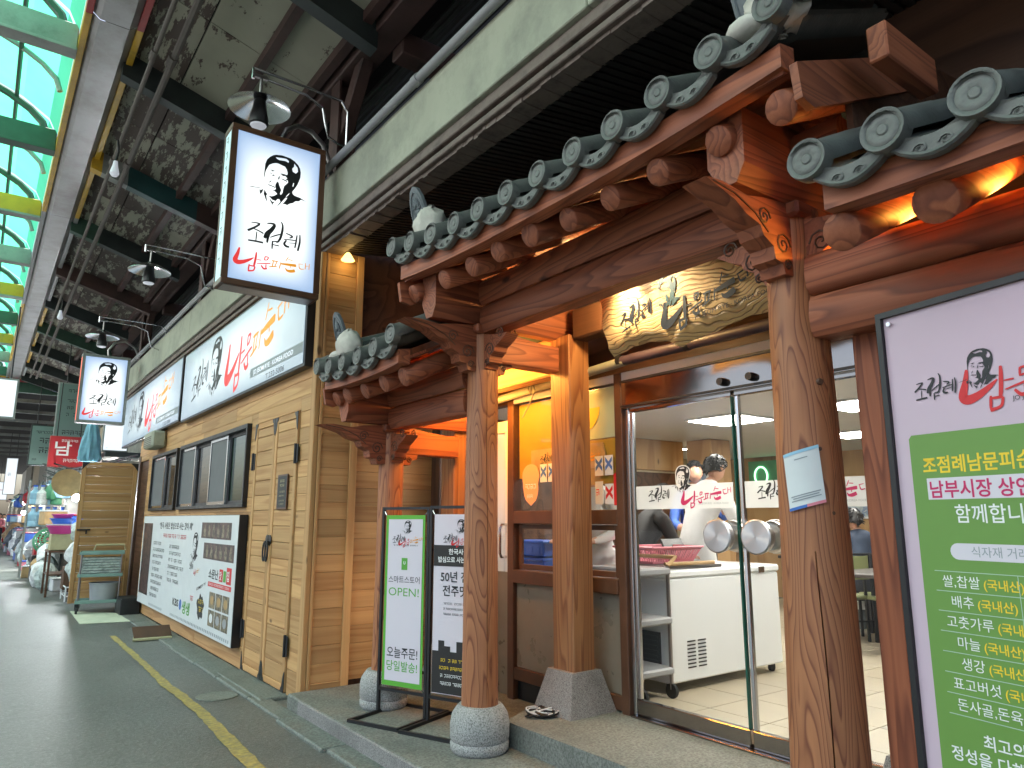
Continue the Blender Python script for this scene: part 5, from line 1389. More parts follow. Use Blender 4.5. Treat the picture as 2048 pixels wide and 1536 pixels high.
def art2(t, fr, w, h):
    sheet(t, fr, w, h, 'banner_white', 0); q = .0062
    mb = MB(); mb.rect(fr, .032, w - .032, h - .42, h - .275, q); mb.rect(fr, .032, w - .032, .205, .46, q)
    for i in range(8): mb.rect(fr, .032 + i * (w - .064) / 8, .032 + (i + 1) * (w - .064) / 8, .46, .46 + .02 + .035 * ((i * 5) % 3), q)
    mb.build('black_field', 'banner_black', t, kind='stuff')
    logo(t, fr, (w * .56, h - .195, .22, 0), (w * .36, h - .23, .28, .1), (w * .62, h - .245, .38, .08), n=q + .001)
    k = MB(); k.text('한국사람은', fr, w * .56, h - .335, w=w * .44, h=.032, align='C', n=q + .001, bold=.02); k.text('밥심으로 사는 것이제', fr, w * .52, h - .39, w=w * .74, h=.032, align='C', n=q + .001, bold=.02)
    for i in range(2): greek(k, fr, w * .22, .31 - i * .05, w * .6, .024, q + .001, 70 + i)
    k.build('white_lettering', 'print_white', t)
    k = MB(); k.text('50년 전통', fr, w * .53, h - .52, w=w * .66, h=.06, align='C', n=q + .001, bold=.012); k.text('전주맛집', fr, w * .53, h - .615, w=w * .58, h=.06, align='C', n=q + .001, bold=.012)
    for i in range(3): greek(k, fr, w * .26, h - .68 - i * .035, w * .55, .016, q + .001, 80 + i)
    k.build('lettering', 'print_black', t)
    k = MB()
    for i in range(2): greek(k, fr, w * .2, .41 - i * .05, w * .64, .024, q + .001, 90 + i)
    k.build('yellow_lettering', 'print_yellow', t)
banner('green-bordered banner stand announcing OPEN, behind the front gate columns', (2.50, 5.02), (2.66, 4.62), 1.585, art1)
banner('white and black banner stand partly hidden by the front gate column', (2.66, 4.58), (2.84, 4.14), 1.59, art2)

# cable coil on the step
cc = MB(); rr = random.Random(9); pts = []
for i in range(150):
    a = i * .33; r = .055 + .025 * math.sin(i * .61) + .012 * rr.random(); pts.append((3.06 + .02 * math.sin(i * .11) + r * 1.25 * math.cos(a), 3.82 + .02 * math.cos(i * .17) + r * math.sin(a), .268 + .012 * (1 + math.sin(i * .47))))
cc.tube(pts, .0055, 6)
cb = thing('cable_coil', 'tangled black and white cable coil on the step beside the square post', 'cable', (0, 0, 0))
cc.build('cable', 'black_metal', cb, smooth=True)
mb = MB(); mb.tube([(p[0] + .008, p[1] + .01, p[2] + .006) for p in pts[::1][20:90]], .005, 6); mb.box(3.13, 3.19, 3.79, 3.82, .262, .285, .006); mb.build('pale_cable', 'white_paint', cb, smooth=True)

# ------------------------------------------------------------------ paper on the near column, poster at the right
nt = thing('column_notice', 'small white notice sheet taped askew to the near round column', 'notice', (0, 0, 0))
mb = MB(); n = 8; pts = []; A0, A1 = 3.02, 4.02
def nf(u, v, d):
    a = A0 + (A1 - A0) * u; r = .131 + d; z = 1.525 + .215 * v + .035 * u; return (GX + r * math.cos(a + .1 * (.5 - v)), 1.58 + r * math.sin(a + .1 * (.5 - v)), z)
def npatch(u0, u1, v0, v1, d, name, m):
    mb = MB(); mb.add([nf(u0 + (u1 - u0) * i / n, v, d) for i in range(n + 1) for v in (v0, v1)], [(2 * i, 2 * i + 2, 2 * i + 3, 2 * i + 1) for i in range(n)]); mb.build(name, m, nt, smooth=True)
npatch(0, 1, 0, 1, .004, 'sheet', 'board_white'); npatch(.0, 1, .945, 1.0, .0055, 'top_band', 'sky_plastic'); npatch(0, .5, 0, .05, .0055, 'bottom_band', 'print_blue'); npatch(.5, 1, 0, .05, .0055, 'bottom_band', 'pink_plastic')
for k, (v, a, b) in enumerate(((.84, .32, .68), (.22, .1, .9), (.18, .15, .85), (.14, .1, .9))): npatch(a, b, v, v + .018, .0055, 'text_line', 'print_grey')

a12 = R(12); fp = Fr((2.5, 1.185, 0), (-math.sin(a12), -math.cos(a12), 0), (0, 0, 1))
ps = thing('menu_poster', 'large green and white poster in a black frame right of the near column', 'poster', (2.5, .75, .3)); PI_ = Matrix.Translation((-2.5, -.75, -.3))
def pb(mb, n, m):
    o = mb.build(n, m, ps); o.matrix_parent_inverse = PI_; return o
PW = .92
for (a0, a1, b0, b1) in ((-.018, .002, .30, 2.21), (PW - .002, PW + .018, .30, 2.21), (.002, PW - .002, 2.19, 2.21), (.002, PW - .002, .30, .32)):
    mb = MB(); mb.prism([(a0, b0), (a1, b0), (a1, b1), (a0, b1)], fp, -.02, .015); pb(mb, 'frame_bar', 'black_metal')
mb = MB(); mb.rect(fp, .003, PW - .003, .321, 2.189, 0); pb(mb, 'sheet', 'poster_pink_light')
mb = MB(); g = .02; mb.prism([(.055, .42), (PW - .055, .42), (PW - .055, 1.76), (PW - .065, 1.772), (.065, 1.772), (.055, 1.76)], fp, .0005, .0015); pb(mb, 'green_field', 'poster_green')
for sx_, sy_ in ((.028, 2.165),):
    mb = MB(); mb.cyl(fp.P(sx_, sy_, 0), fp.P(sx_, sy_, .012), .008, n=12); pb(mb, 'stud', 'chrome')
mb = MB(); put_portrait(mb, fp, .318, 1.892, .27, .002); mb.strokes(NAME, fp, .165, 1.915, .34, .002, .03); mb.text('JO JEOM RYE · KOREA FOOD', fp, .40, 1.842, w=.25, h=.014, n=.002); pb(mb, 'logo_black', 'print_black')
mb = MB(); mb.strokes(RED, fp, .475, 1.90, .78, .002, .02); pb(mb, 'logo_red', 'print_red'); mb = MB(); mb.strokes(ORANGE, fp, .475, 1.90, .78, .002, .02); pb(mb, 'logo_orange', 'print_orange')
mb = MB(); mb.text('조점례남문피순대', fp, .096, 1.648, h=.044, w=.385, n=.002, bold=.02)
RY = [1.337 - i * .0605 for i in range(8)]
rows = [('쌀,찹쌀', .122), ('배추', .145), ('고춧가루', .122), ('마늘', .15), ('생강', .155), ('표고버섯', .122), ('돈사골,돈육,내장', .128)]
for i, (s, a) in enumerate(rows[:6]):
    wname = glyphs(s)[2]; ln = .030 / .75 * (wname[1] - wname[0]); mb.text('(국내산)', fp, a + ln + .012, RY[i + 1] + .017, h=.026, n=.002, bold=.012)
pb(mb, 'yellow_lettering', 'print_yellow')
mb = MB(); mb.rect(fp, .104, .80, 1.560, 1.628, .0018); mb.prism([(.183 + .025 * math.cos(t), 1.40 + .025 * math.sin(t)) for t in [math.pi / 2 + k * math.pi / 8 for k in range(9)]] + [(.72 + .025 * math.cos(t), 1.40 + .025 * math.sin(t)) for t in [-math.pi / 2 + k * math.pi / 8 for k in range(9)]], fp, .0016, .0019); pb(mb, 'white_field', 'banner_white')
mb = MB(); mb.text('남부시장 상인', fp, .113, 1.570, h=.044, n=.0025, w=.31, bold=.02); pb(mb, 'pink_lettering', 'print_pink')
mb = MB(); mb.text('식자재 거래처', fp, .225, 1.388, h=.026, n=.0025); pb(mb, 'grey_lettering', 'print_grey')
mb = MB(); mb.text('함께합니다', fp, .187, 1.492, h=.046, n=.002, w=.26, bold=.008)
for i, (s, a) in enumerate(rows): mb.text(s, fp, a, RY[i + 1] + .017, h=.030, n=.002)
mb.text('최고의', fp, .195, .838, h=.034, n=.002, bold=.012); mb.text('정성을 다해', fp, .092, .785, h=.034, n=.002, bold=.012); pb(mb, 'white_lettering', 'print_white')
mb = MB()
for z in RY: mb.rect(fp, .098, PW - .09, z, z + .0022, .0018)
mb.rect(fp, .35, .352, RY[7], RY[0], .0019); pb(mb, 'table_rule', 'mint_board')

# ------------------------------------------------------------------ dining room
FZ = .262
mb = MB(); mb.quad((3.56, -2, FZ - .006), (10.6, -2, FZ - .006), (10.6, 8.3, FZ - .006), (3.56, 8.3, FZ - .006)); flo = struct('dining_floor', mb, 'grout')
ts = .45
for i in range(15):
    for j in range(16):
        x = 3.62 + i * ts; y = -.3 + j * ts
        if x > 10 or y > 6.6: continue
        pat = 3 <= j <= 5 and i in (1, 2, 3, 4)
        mb = MB(); mb.box(x + .003, x + ts - .003, y + .003, y + ts - .003, FZ - .012, FZ + .0, .002); mb.build('floor_tile', 'floor_tile_patterned' if pat and (i + j) % 2 else 'floor_tile', flo)
mb = MB(); mb.quad((3.66, -2, 2.52), (10.6, -2, 2.52), (10.6, 8.3, 2.52), (3.66, 8.3, 2.52)); struct('dining_ceiling', mb, 'int_ceiling')
mb = MB(); mb.box(10.6, 10.7, -2, 8.3, .2, 2.6); struct('dining_wall_back', mb, 'int_wood')
mb = MB(); mb.box(3.7, 10.6, 8.3, 8.4, .2, 2.6); struct('dining_wall_far', mb, 'int_wall')
mb = MB(); mb.box(3.7, 10.6, -2.1, -2, .2, 2.6); struct('dining_wall_near', mb, 'int_wall')
mb = MB(); mb.box(3.66, 3.7, 6.0, 8.3, .2, 2.6); struct('dining_wall_side', mb, 'int_wall')
mb = MB(); mb.box(4.0, 7.6, 6.4, 6.55, 2.12, 2.515, .005); struct('bulkhead', mb, 'int_wood')
mb = MB(); mb.box(4.0, 7.6, 6.56, 6.6, 1.0, 2.1); struct('kitchen_partition', mb, 'dark_wood_y')
mb = MB(); mb.box(7.55, 7.95, 5.9, 6.3, FZ, 2.515, .006); tag(mb.build('room_pillar', 'int_wood'), 'square pale wood pillar inside the dining room', 'pillar')
for k, (x, y, l) in enumerate(((6.2, 4.58, 'square ceiling light panel above the men at the freezer'), (6.3, 3.2, 'ceiling light panel seen right of the near column'), (8.5, 4.45, 'ceiling light panel over the seated diners'), (8.0, 7.2, 'ceiling light panel in the far corner of the dining room'), (4.5, 2.5, 'added ceiling light panel just inside the glass doors, hidden by the header'), (4.7, 5.2, 'added ceiling light panel over the ordering counter kitchen'))):  # the last two panels are added to brighten the room near the doors
    t = thing('ceiling_light', l, 'ceiling light', (x, y, 2.50), 'ceiling light panels')
    mb = MB(); mb.box(-.33, .33, -.33, .33, 0, .018, .004); mb.build('frame', 'white_paint', t)
    mb = MB(); mb.box(-.3, .3, -.3, .3, -.006, -.001); mb.build('diffuser', 'tube_white', t)
for k, (x, y, z, w, h, m, l) in enumerate(((10.58, 5.6, 1.5, .5, .6, 'poster_far', 'picture sheet on the back wall of the dining room'), (10.58, 4.75, 1.45, .55, .4, 'board_white', 'printed opening notice on the wall behind the seated man'), (7.54, 6.12, 1.45, .34, .7, 'poster_far', 'blue food poster on the pale wood pillar'))):
    t = thing('wall_poster', l, 'poster', (x, y, z)); fr = Fr((-.002, w / 2, 0), (0, -1, 0), (0, 0, 1))
    mb = MB(); mb.prism([(0, 0), (w, 0), (w, h), (0, h)], fr, 0, .01); mb.build('frame', 'print_yellow' if k == 1 else 'white_paint', t); mb = MB(); mb.rect(fr, .03, w - .03, .03, h - .03, .012); mb.build('sheet', m, t)
    if k == 1:
        mb = MB(); [greek(mb, fr, .06, .27 - i * .1, w - .12, .06, .013, i) for i in range(3)]; mb.build('lettering', 'print_black', t)
t = thing('green_sign', 'pale green glowing sign board on the dining room back wall', 'sign', (10.5, 6.75, 1.95))
mb = MB(); mb.box(0, .04, -.7, .7, 0, .5, .005); mb.build('board', 'green_plastic', t)
mb = MB(); F_ = Fr((-.004, .7, 0), (0, -1, 0), (0, 0, 1))
mb.tube([F_.P(.25 + .12 * math.cos(a), .25 + .15 * math.sin(a), .01) for a in [k * math.pi / 10 for k in range(21)]], .014, 6); mb.tube([F_.P(.85, .42, .01), F_.P(.6, .42, .01), F_.P(.6, .28, .01), F_.P(.85, .28, .01)], .014, 6); mb.tube([F_.P(.98, .42, .01), F_.P(.98, .14, .01), F_.P(1.25, .14, .01), F_.P(1.25, .42, .01), F_.P(.98, .42, .01)], .014, 6)
mb.build('neon_tube', 'neon_green', t, smooth=True)

# chest freezer
cf = thing('chest_freezer', 'white chest freezer on castors just inside the glass doors', 'freezer', (4.82, 4.0, FZ))
mb = MB(); mb.box(-.69, .69, -.32, .32, .07, .80, .012); mb.build('body', 'white_enamel', cf)
mb = MB(); mb.box(-.70, .70, -.33, .33, .803, .86, .014); mb.build('lid', 'white_enamel', cf)
mb = MB(); mb.box(-.705, -.692, -.24, .24, .12, .42)
for i in range(8): mb.box(-.712, -.706, -.22, .22, .14 + i * .034, .155 + i * .034)
mb.build('side_grille', 'vent_dark', cf)
mb = MB()
for i in range(8):
    for j in range(2): mb.box(-.50 + j * .12, -.41 + j * .12, -.324, -.321, .16 + i * .026, .17 + i * .026)
mb.build('front_vent', 'vent_dark', cf)
for x in (-.62, .62):
    for y in (-.25, .25):
        w = MB(); w.cyl((x, y - .015, .032), (x, y + .015, .032), .032, n=14); w.box(x - .02, x + .02, y - .022, y + .022, .04, .07); w.build('castor', 'rubber', cf, smooth=True)
mb = MB(); mb.box(.40, .48, -.338, -.331, .80, .85, .004); mb.build('lock', 'chrome', cf)
# serving trolley left of it
tr = thing('serving_trolley', 'grey tiered serving trolley standing behind the glass beside the freezer', 'trolley', (3.92, 3.86, FZ))
for z in (.16, .50, .84):
    mb = MB(); mb.box(-.17, .17, -.26, .26, z, z + .05, .012); mb.build('tray', 'grey_plastic', tr)
for x in (-.15, .15):
    for y in (-.24, .24):
        mb = MB(); mb.cyl((x, y, .06), (x, y, .9), .014, n=8); mb.build('upright', 'steel_brushed', tr, smooth=True); mb = MB(); mb.cyl((x - .012, y, .05), (x + .012, y, .05), .05, n=16); mb.build('wheel', 'rubber', tr, smooth=True)
mb = MB(); mb.tube([(.15, -.24, .9), (.24, -.24, .96), (.24, .24, .96), (.15, .24, .9)], .015, 8); mb.build('handle', 'tan_bag', tr, smooth=True)
# stainless tray and pink basket on the freezer
t = thing('steel_tray', 'flat stainless steel tray on top of the chest freezer', 'tray', (4.55, 4.0, FZ + .862))
mb = MB(); mb.box(-.38, .30, -.26, .22, 0, .03, .006); mb.build('tray', 'steel_brushed', t)
mb = MB(); mb.cyl((-.36, -.25, .04), (.16, -.29, .04), .014, n=10); mb.build('rolling_pin', 'tan_bag', t, smooth=True)
bk = thing('pink_basket', 'pink slatted plastic basket on the steel tray behind the glass', 'basket', (4.42, 4.02, FZ + .894))
mb = MB()
def rr_(w, d, z): return [(-w, -d, z), (w, -d, z), (w, d, z), (-w, d, z)]
mb.add(rr_(.23, .15, .0) + rr_(.235, .155, .006), [(0, 1, 2, 3), (4, 5, 6, 7), (0, 1, 5, 4), (1, 2, 6, 5), (2, 3, 7, 6), (3, 0, 4, 7)])
for z0, z1, g0, g1 in ((.006, .022, 0, .004), (.105, .125, .045, .05)):
    a = rr_(.235 + g0, .155 + g0, z0); b = rr_(.235 + g1, .155 + g1, z1); mb.add(a + b, [(i, (i + 1) % 4, 4 + (i + 1) % 4, 4 + i) for i in range(4)])
mb.tube([(-.29, -.21, .125), (.29, -.21, .125), (.29, .21, .125), (-.29, .21, .125), (-.29, -.21, .125)], .009, 6)
mb.build('rim', 'pink_plastic', bk)
mb = MB()
for i in range(26):
    x = -.23 + .46 * i / 25
    for s in (-1, 1): mb.tube([(x, s * .158, .02), (x * 1.18, s * .2, .108)], .0045, 4)
for i in range(14):
    y = -.15 + .3 * i / 13
    for s in (-1, 1): mb.tube([(s * .238, y, .02), (s * .28, y * 1.25, .108)], .0045, 4)
mb.build('slat', 'pink_plastic', bk, kind='stuff')
t = thing('payment_tablet', 'black tilted payment tablet standing behind the pink basket', 'tablet', (4.72, 4.06, FZ + .894))
mb = MB(); mb.M = Matrix.Rotation(R(-28), 4, 'X'); mb.box(-.13, .13, -.01, .01, .0, .2, .006); mb.build('screen', 'black_metal', t); mb = MB(); mb.box(-.05, .05, 0, .12, 0, .012, .004); mb.build('stand', 'black_metal', t)
# kitchen things seen through the hatch
kt = thing('kitchen_bench', 'white kitchen bench behind the ordering hatch', 'bench', (4.0, 4.75, FZ)); mb = MB(); mb.box(-.3, .3, -.3, .9, .72, .78, .006); mb.build('top', 'steel_brushed', kt)
mb = MB(); mb.box(-.28, .28, -.28, .88, .1, .7, .006); mb.build('cabinet', 'int_white', kt)
for k, (y, z) in enumerate(((4.95, .784), (4.95, .925))):
    t = thing('blue_crate', ('lower blue plastic crate seen through the ordering hatch', 'upper blue plastic crate seen through the ordering hatch')[k], 'crate', (3.95, y, FZ + z), 'blue crates in the hatch'); mb = MB(); mb.box(-.14, .14, -.22, .22, 0, .13, .01)
    mb.build('body', 'blue_plastic', t); mb = MB(); mb.box(-.152, .152, -.232, .232, .105, .128, .006); [mb.box(-.146, -.141, -.18 + i * .1, -.12 + i * .1, .03, .08) for i in range(4)]; mb.build('rim', 'blue_plastic', t)

# ------------------------------------------------------------------ people
def person(label, loc, face, J, mats, hair='hair', grey=False, height=1.0, cap=None):
    """J: joint overrides in a frame where the person looks towards +Y; mats: dict tag -> material"""
    B = {'pelvis': (0, 0, .93, .135, 'legs'), 'waist': (0, 0, 1.06, .125, 'top'), 'chest': (0, .0, 1.28, .15, 'top'), 'neckb': (0, -.01, 1.44, .085, 'top'), 'neck': (0, .0, 1.52, .055, 'skin'), 'skull': (0, .02, 1.57, .05, 'skin')}
    for s, q in (('l', -1), ('r', 1)):
        B.update({s + 'sh': (q * .18, 0, 1.40, .075, 'top'), s + 'el': (q * .25, .04, 1.13, .055, 'top'), s + 'wr': (q * .19, .24, 1.06, .038, 'sleeve'), s + 'hd': (q * .17, .31, 1.06, .036, 'skin'),
                  s + 'hip': (q * .095, 0, .86, .105, 'legs'), s + 'kn': (q * .1, .02, .48, .07, 'legs'), s + 'an': (q * .1, -.02, .09, .048, 'legs'), s + 'to': (q * .11, .13, .045, .042, 'shoe')})
    for k, v in J.items():
        if k == '_tilt': continue
        B[k] = tuple(v) + B[k][3:] if len(v) == 3 else v
    E = [('pelvis', 'waist'), ('waist', 'chest'), ('chest', 'neckb'), ('neckb', 'neck'), ('neck', 'skull')]
    for s in 'lr': E += [('neckb', s + 'sh'), (s + 'sh', s + 'el'), (s + 'el', s + 'wr'), (s + 'wr', s + 'hd'), ('pelvis', s + 'hip'), (s + 'hip', s + 'kn'), (s + 'kn', s + 'an'), (s + 'an', s + 'to')]
    for s, q in (('l', -1), ('r', 1)):       # five fingers
        h = Vector(B[s + 'hd'][:3]); d = (h - Vector(B[s + 'wr'][:3])).normalized(); side = Vector((1, 0, 0)); side = (side - d * side.dot(d)).normalized(); dn = d.cross(side).normalized()
        for i, (o, l) in enumerate(((-.03, .05), (-.012, .06), (.010, .062), (.03, .052))):
            a = h + side * o + d * .03; b = a + d * l * .6; c = b + d * l * .4 + Vector((0, 0, -.02))
            n0, n1, n2 = s + 'f%da' % i, s + 'f%db' % i, s + 'f%dc' % i
            B[n0] = (*a, .011, 'skin'); B[n1] = (*b, .0095, 'skin'); B[n2] = (*c, .008, 'skin'); E += [(s + 'hd', n0), (n0, n1), (n1, n2)]
        a = h - side * q * .035 + d * .0; b = a - side * q * .02 + d * .035; B[s + 'ta'] = (*a, .012, 'skin'); B[s + 'tb'] = (*b, .0095, 'skin'); E += [(s + 'hd', s + 'ta'), (s + 'ta', s + 'tb')]
    names = list(B); idx = {n: i for i, n in enumerate(names)}
    me = bpy.data.meshes.new('body'); me.from_pydata([B[n][:3] for n in names], [(idx[a], idx[b]) for a, b in E], [])
    ob = bpy.data.objects.new('tmp', me); COL.objects.link(ob)
    mod = ob.modifiers.new('s', 'SKIN'); sv = me.skin_vertices[0].data
    for i, n in enumerate(names):
        r = B[n][3]; sv[i].radius = (r * (1.25 if n in ('chest', 'waist', 'pelvis') else 1), r * (.85 if n in ('chest', 'waist') else 1)); sv[i].use_root = n == 'pelvis'
    ss = ob.modifiers.new('ss', 'SUBSURF'); ss.levels = 1; ss.render_levels = 1
    dg = bpy.context.evaluated_depsgraph_get(); m2 = bpy.data.meshes.new_from_object(ob.evaluated_get(dg)); bpy.data.objects.remove(ob)
    bm = bmesh.new(); bm.from_mesh(m2)
    sk = Vector(B['skull'][:3]); tilt = J.get('_tilt', 0)
    hc = sk + Vector((0, .02 + .05 * math.sin(tilt), .09)); hv = {}
    nh, mh = 20, 14; ring = []
    for j in range(mh + 1):
        t = math.pi * j / mh; row = []
        for k in range(nh):
            a = 2 * math.pi * k / nh; x = .076 * math.sin(t) * math.cos(a); y = .096 * math.sin(t) * math.sin(a); z = .118 * math.cos(t)
            if z < -.03: x *= 1 + (z + .03) * 3.2; y = y * (1 + (z + .03) * 1.0) + .012
            fr_ = max(0, math.sin(a)) ** 6
            if y > 0: y += .020 * max(0, math.sin(a)) ** 24 * math.exp(-((z + .018) / .022) ** 2) - .008 * math.exp(-((z - .012) / .014) ** 2) * fr_ + .006 * math.exp(-((z + .06) / .01) ** 2) * max(0, math.sin(a)) ** 14
            if abs(math.cos(a)) > .93 and -.035 < z < .03 and y > -.05: x *= 1.16
            v = Vector((x, y, z)); v.rotate(Matrix.Rotation(-tilt, 3, 'X')); row.append(bm.verts.new(hc + v))
        ring.append(row)
    for j in range(mh):
        for k in range(nh):
            try: bm.faces.new((ring[j][k], ring[j + 1][k], ring[j + 1][(k + 1) % nh], ring[j][(k + 1) % nh]))
            except ValueError: pass
    bmesh.ops.remove_doubles(bm, verts=bm.verts, dist=.0004); bmesh.ops.recalc_face_normals(bm, faces=bm.faces); bm.to_mesh(m2); bm.free()
    order = ['skin', 'top', 'sleeve', 'legs', 'shoe']; full = {'skin': 'skin', 'top': mats['top'], 'sleeve': mats.get('sleeve', mats['top']), 'legs': mats.get('legs', 'trousers'), 'shoe': 'rubber'}
    for k in order: m2.materials.append(MATS[full[k]])
    P = [(Vector(B[n][:3]), order.index(B[n][4]), B[n][3]) for n in names]
    for f in m2.polygons:
        c = f.center
        f.material_index = 0 if (c - hc).length < .135 and c.z > sk.z - .04 else min(P, key=lambda q: (c - q[0]).length - q[2])[1]
    m2.shade_smooth(); m2.name = 'body'
    t = thing('person', label, 'person', loc, rz=face); link('body', m2, t)
    mb = MB(); n, m = 24, 10; pts = []; fs = []
    for j in range(m + 1):
        t_ = math.pi * .76 * j / m
        for k in range(n):
            a = 2 * math.pi * k / n; e = 1.12 + .04 * math.sin(5 * a + 3 * t_) + .03 * math.sin(11 * a + 7 * t_) + random.uniform(-.03, .03)
            front = max(0, math.sin(a)); zz = math.cos(min(t_, math.pi * (.76 - .16 * abs(math.cos(a)) - .40 * front)))
            rr2 = math.sin(min(t_, math.pi * (.76 - .16 * abs(math.cos(a)) - .40 * front)))
            v = Vector((.08 * e * rr2 * math.cos(a), .10 * e * rr2 * math.sin(a) - .006, .122 * 1.08 * zz)); v.rotate(Matrix.Rotation(-tilt, 3, 'X')); pts.append(hc + v)
    for j in range(m):
        for k in range(n): fs.append((j * n + k, (j + 1) * n + k, (j + 1) * n + (k + 1) % n, j * n + (k + 1) % n))
    mb.add(pts, fs)
    for q in range(130):
        a = random.uniform(0, 2 * math.pi); front = max(0, math.sin(a)); t_ = random.uniform(.02, 1) * math.pi * (.76 - .16 * abs(math.cos(a)) - .40 * front)
        d = Vector((math.sin(t_) * math.cos(a), math.sin(t_) * math.sin(a), math.cos(t_))); p = Vector((.088 * d.x, .108 * d.y - .006, .128 * d.z)); tan = Vector((d.x * .3 + random.uniform(-.6, .6), d.y * .3 + random.uniform(-.2, .6), -.7 + random.uniform(-.3, .5))).normalized()
        w3 = [p, p + tan * .014 + d * .008, p + tan * .032 + d * .006]
        for v in w3: v.rotate(Matrix.Rotation(-tilt, 3, 'X'))
        mb.tube([hc + v for v in w3], [.009, .007, .001], 4)
    mb.build('hair', hair, t, smooth=True, angle=80)
    t.scale = (height,) * 3
    return t
person('man in a white jacket with black hair bending over behind the freezer', (5.55, 4.55, FZ), R(-95), {'pelvis': (0, 0, .93, .135, 'top'), 'lhip': (-.095, 0, .86, .105, 'top'), 'rhip': (.095, 0, .86, .105, 'top'), 'chest': (0, .10, 1.26), 'neckb': (0, .16, 1.41), 'neck': (0, .20, 1.47), 'skull': (0, .235, 1.51), 'lsh': (-.19, .14, 1.36), 'rsh': (.19, .14, 1.36), 'lel': (-.27, .22, 1.08), 'rel': (.27, .22, 1.08), 'lwr': (-.18, .45, 1.05), 'rwr': (.18, .45, 1.05), 'lhd': (-.16, .52, 1.05), 'rhd': (.16, .52, 1.05), '_tilt': .35}, {'top': 'jacket_white'}, height=1.08)
person('person in a black jacket leaning forward at the left of the glass door', (4.82, 4.62, FZ), R(-100), {'chest': (0, .12, 1.22), 'neckb': (0, .20, 1.36), 'neck': (0, .25, 1.42), 'skull': (0, .28, 1.46), 'lsh': (-.18, .17, 1.32), 'rsh': (.18, .17, 1.32), 'lel': (-.24, .28, 1.05), 'rel': (.24, .28, 1.05), 'lwr': (-.15, .48, .98), 'rwr': (.15, .48, .98), 'lhd': (-.13, .55, .97), 'rhd': (.13, .55, .97), '_tilt': .4}, {'top': 'jacket_black'}, height=.93)
pr = person('worker in a blue shirt and dark apron between the two customers', (6.42, 5.28, FZ), R(150), {'lel': (-.3, .10, 1.18), 'lwr': (-.22, .26, 1.30), 'lhd': (-.18, .32, 1.34)}, {'top': 'shirt_blue', 'sleeve': 'skin'}, height=1.05)
mb = MB(); mb.box(-.17, .17, .10, .165, .55, 1.36, .04); mb.build('apron', 'apron_dark', pr)
person('grey-haired man in a navy jacket seated at a dining table', (8.05, 4.25, FZ), R(-35), {'pelvis': (0, 0, .52), 'waist': (0, .02, .66), 'chest': (0, .08, .88), 'neckb': (0, .12, 1.04), 'neck': (0, .15, 1.10), 'skull': (0, .17, 1.14), 'lsh': (-.19, .10, 1.0), 'rsh': (.19, .10, 1.0), 'lel': (-.25, .22, .78), 'rel': (.25, .22, .78), 'lwr': (-.15, .42, .80), 'rwr': (.15, .42, .80), 'lhd': (-.13, .49, .81), 'rhd': (.13, .49, .81), 'lhip': (-.1, .05, .5), 'rhip': (.1, .05, .5), 'lkn': (-.12, .42, .48), 'rkn': (.12, .42, .48), 'lan': (-.12, .40, .09), 'ran': (.12, .40, .09), 'lto': (-.12, .54, .045), 'rto': (.12, .54, .045), '_tilt': .25}, {'top': 'jacket_navy'}, 'hair_grey')
person('dark-jacketed diner seated at the right, cut off by the timber post', (8.1, 3.72, FZ), R(-20), {'pelvis': (0, 0, .52), 'waist': (0, .02, .66), 'chest': (0, .10, .88), 'neckb': (0, .16, 1.02), 'neck': (0, .2, 1.07), 'skull': (0, .23, 1.10), 'lsh': (-.19, .13, .98), 'rsh': (.19, .13, .98), 'lel': (-.25, .26, .78), 'rel': (.25, .26, .78), 'lwr': (-.15, .44, .80), 'rwr': (.15, .44, .80), 'lhd': (-.13, .5, .81), 'rhd': (.13, .5, .81), 'lhip': (-.1, .05, .5), 'rhip': (.1, .05, .5), 'lkn': (-.12, .42, .48), 'rkn': (.12, .42, .48), 'lan': (-.12, .40, .09), 'ran': (.12, .40, .09), 'lto': (-.12, .54, .045), 'rto': (.12, .54, .045), '_tilt': .3}, {'top': 'jacket_black'})
person('cook in white seen through the ordering hatch', (4.22, 4.52, FZ), R(100), {'chest': (0, .06, 1.26)}, {'top': 'jacket_white', 'legs': 'jacket_white'}, height=1.0)

# tables and chairs
def table(label, x, y):
    t = thing('dining_table', label, 'table', (x, y, FZ), 'dining tables')
    mb = MB(); mb.box(-.6, .6, -.4, .4, .70, .74, .008); mb.build('top', 'table_dark', t)
    for a in (-.52, .52):
        for b in (-.33, .33): mb = MB(); mb.box(a - .025, a + .025, b - .025, b + .025, 0, .70, .004); mb.build('leg', 'black_metal', t)
table('dark dining table in front of the seated man', 8.6, 4.6); table('dark dining table behind the near column', 7.2, 3.5); table('dark dining table at the back wall', 9.6, 5.6)
def chair(label, x, y, rz):
    t = thing('dining_chair', label, 'chair', (x, y, FZ), 'olive dining chairs', rz)
    mb = MB(); mb.box(-.2, .2, -.2, .2, .42, .46, .015); mb.build('seat', 'chair_olive', t)
    mb = MB(); mb.box(-.17, .17, .185, .215, .62, .86, .012); mb.build('backrest', 'chair_olive', t)
    for a in (-.19, .19):
        mb = MB(); mb.box(a - .014, a + .014, .19, .218, 0, .88, .004); mb.build('leg', 'black_metal', t); mb = MB(); mb.box(a - .014, a + .014, -.2, -.172, 0, .42, .004); mb.build('leg', 'black_metal', t)
    mb = MB(); mb.box(-.18, .18, .195, .212, .865, .885); mb.box(-.18, .18, .195, .212, .2, .215); mb.build('rail', 'black_metal', t)
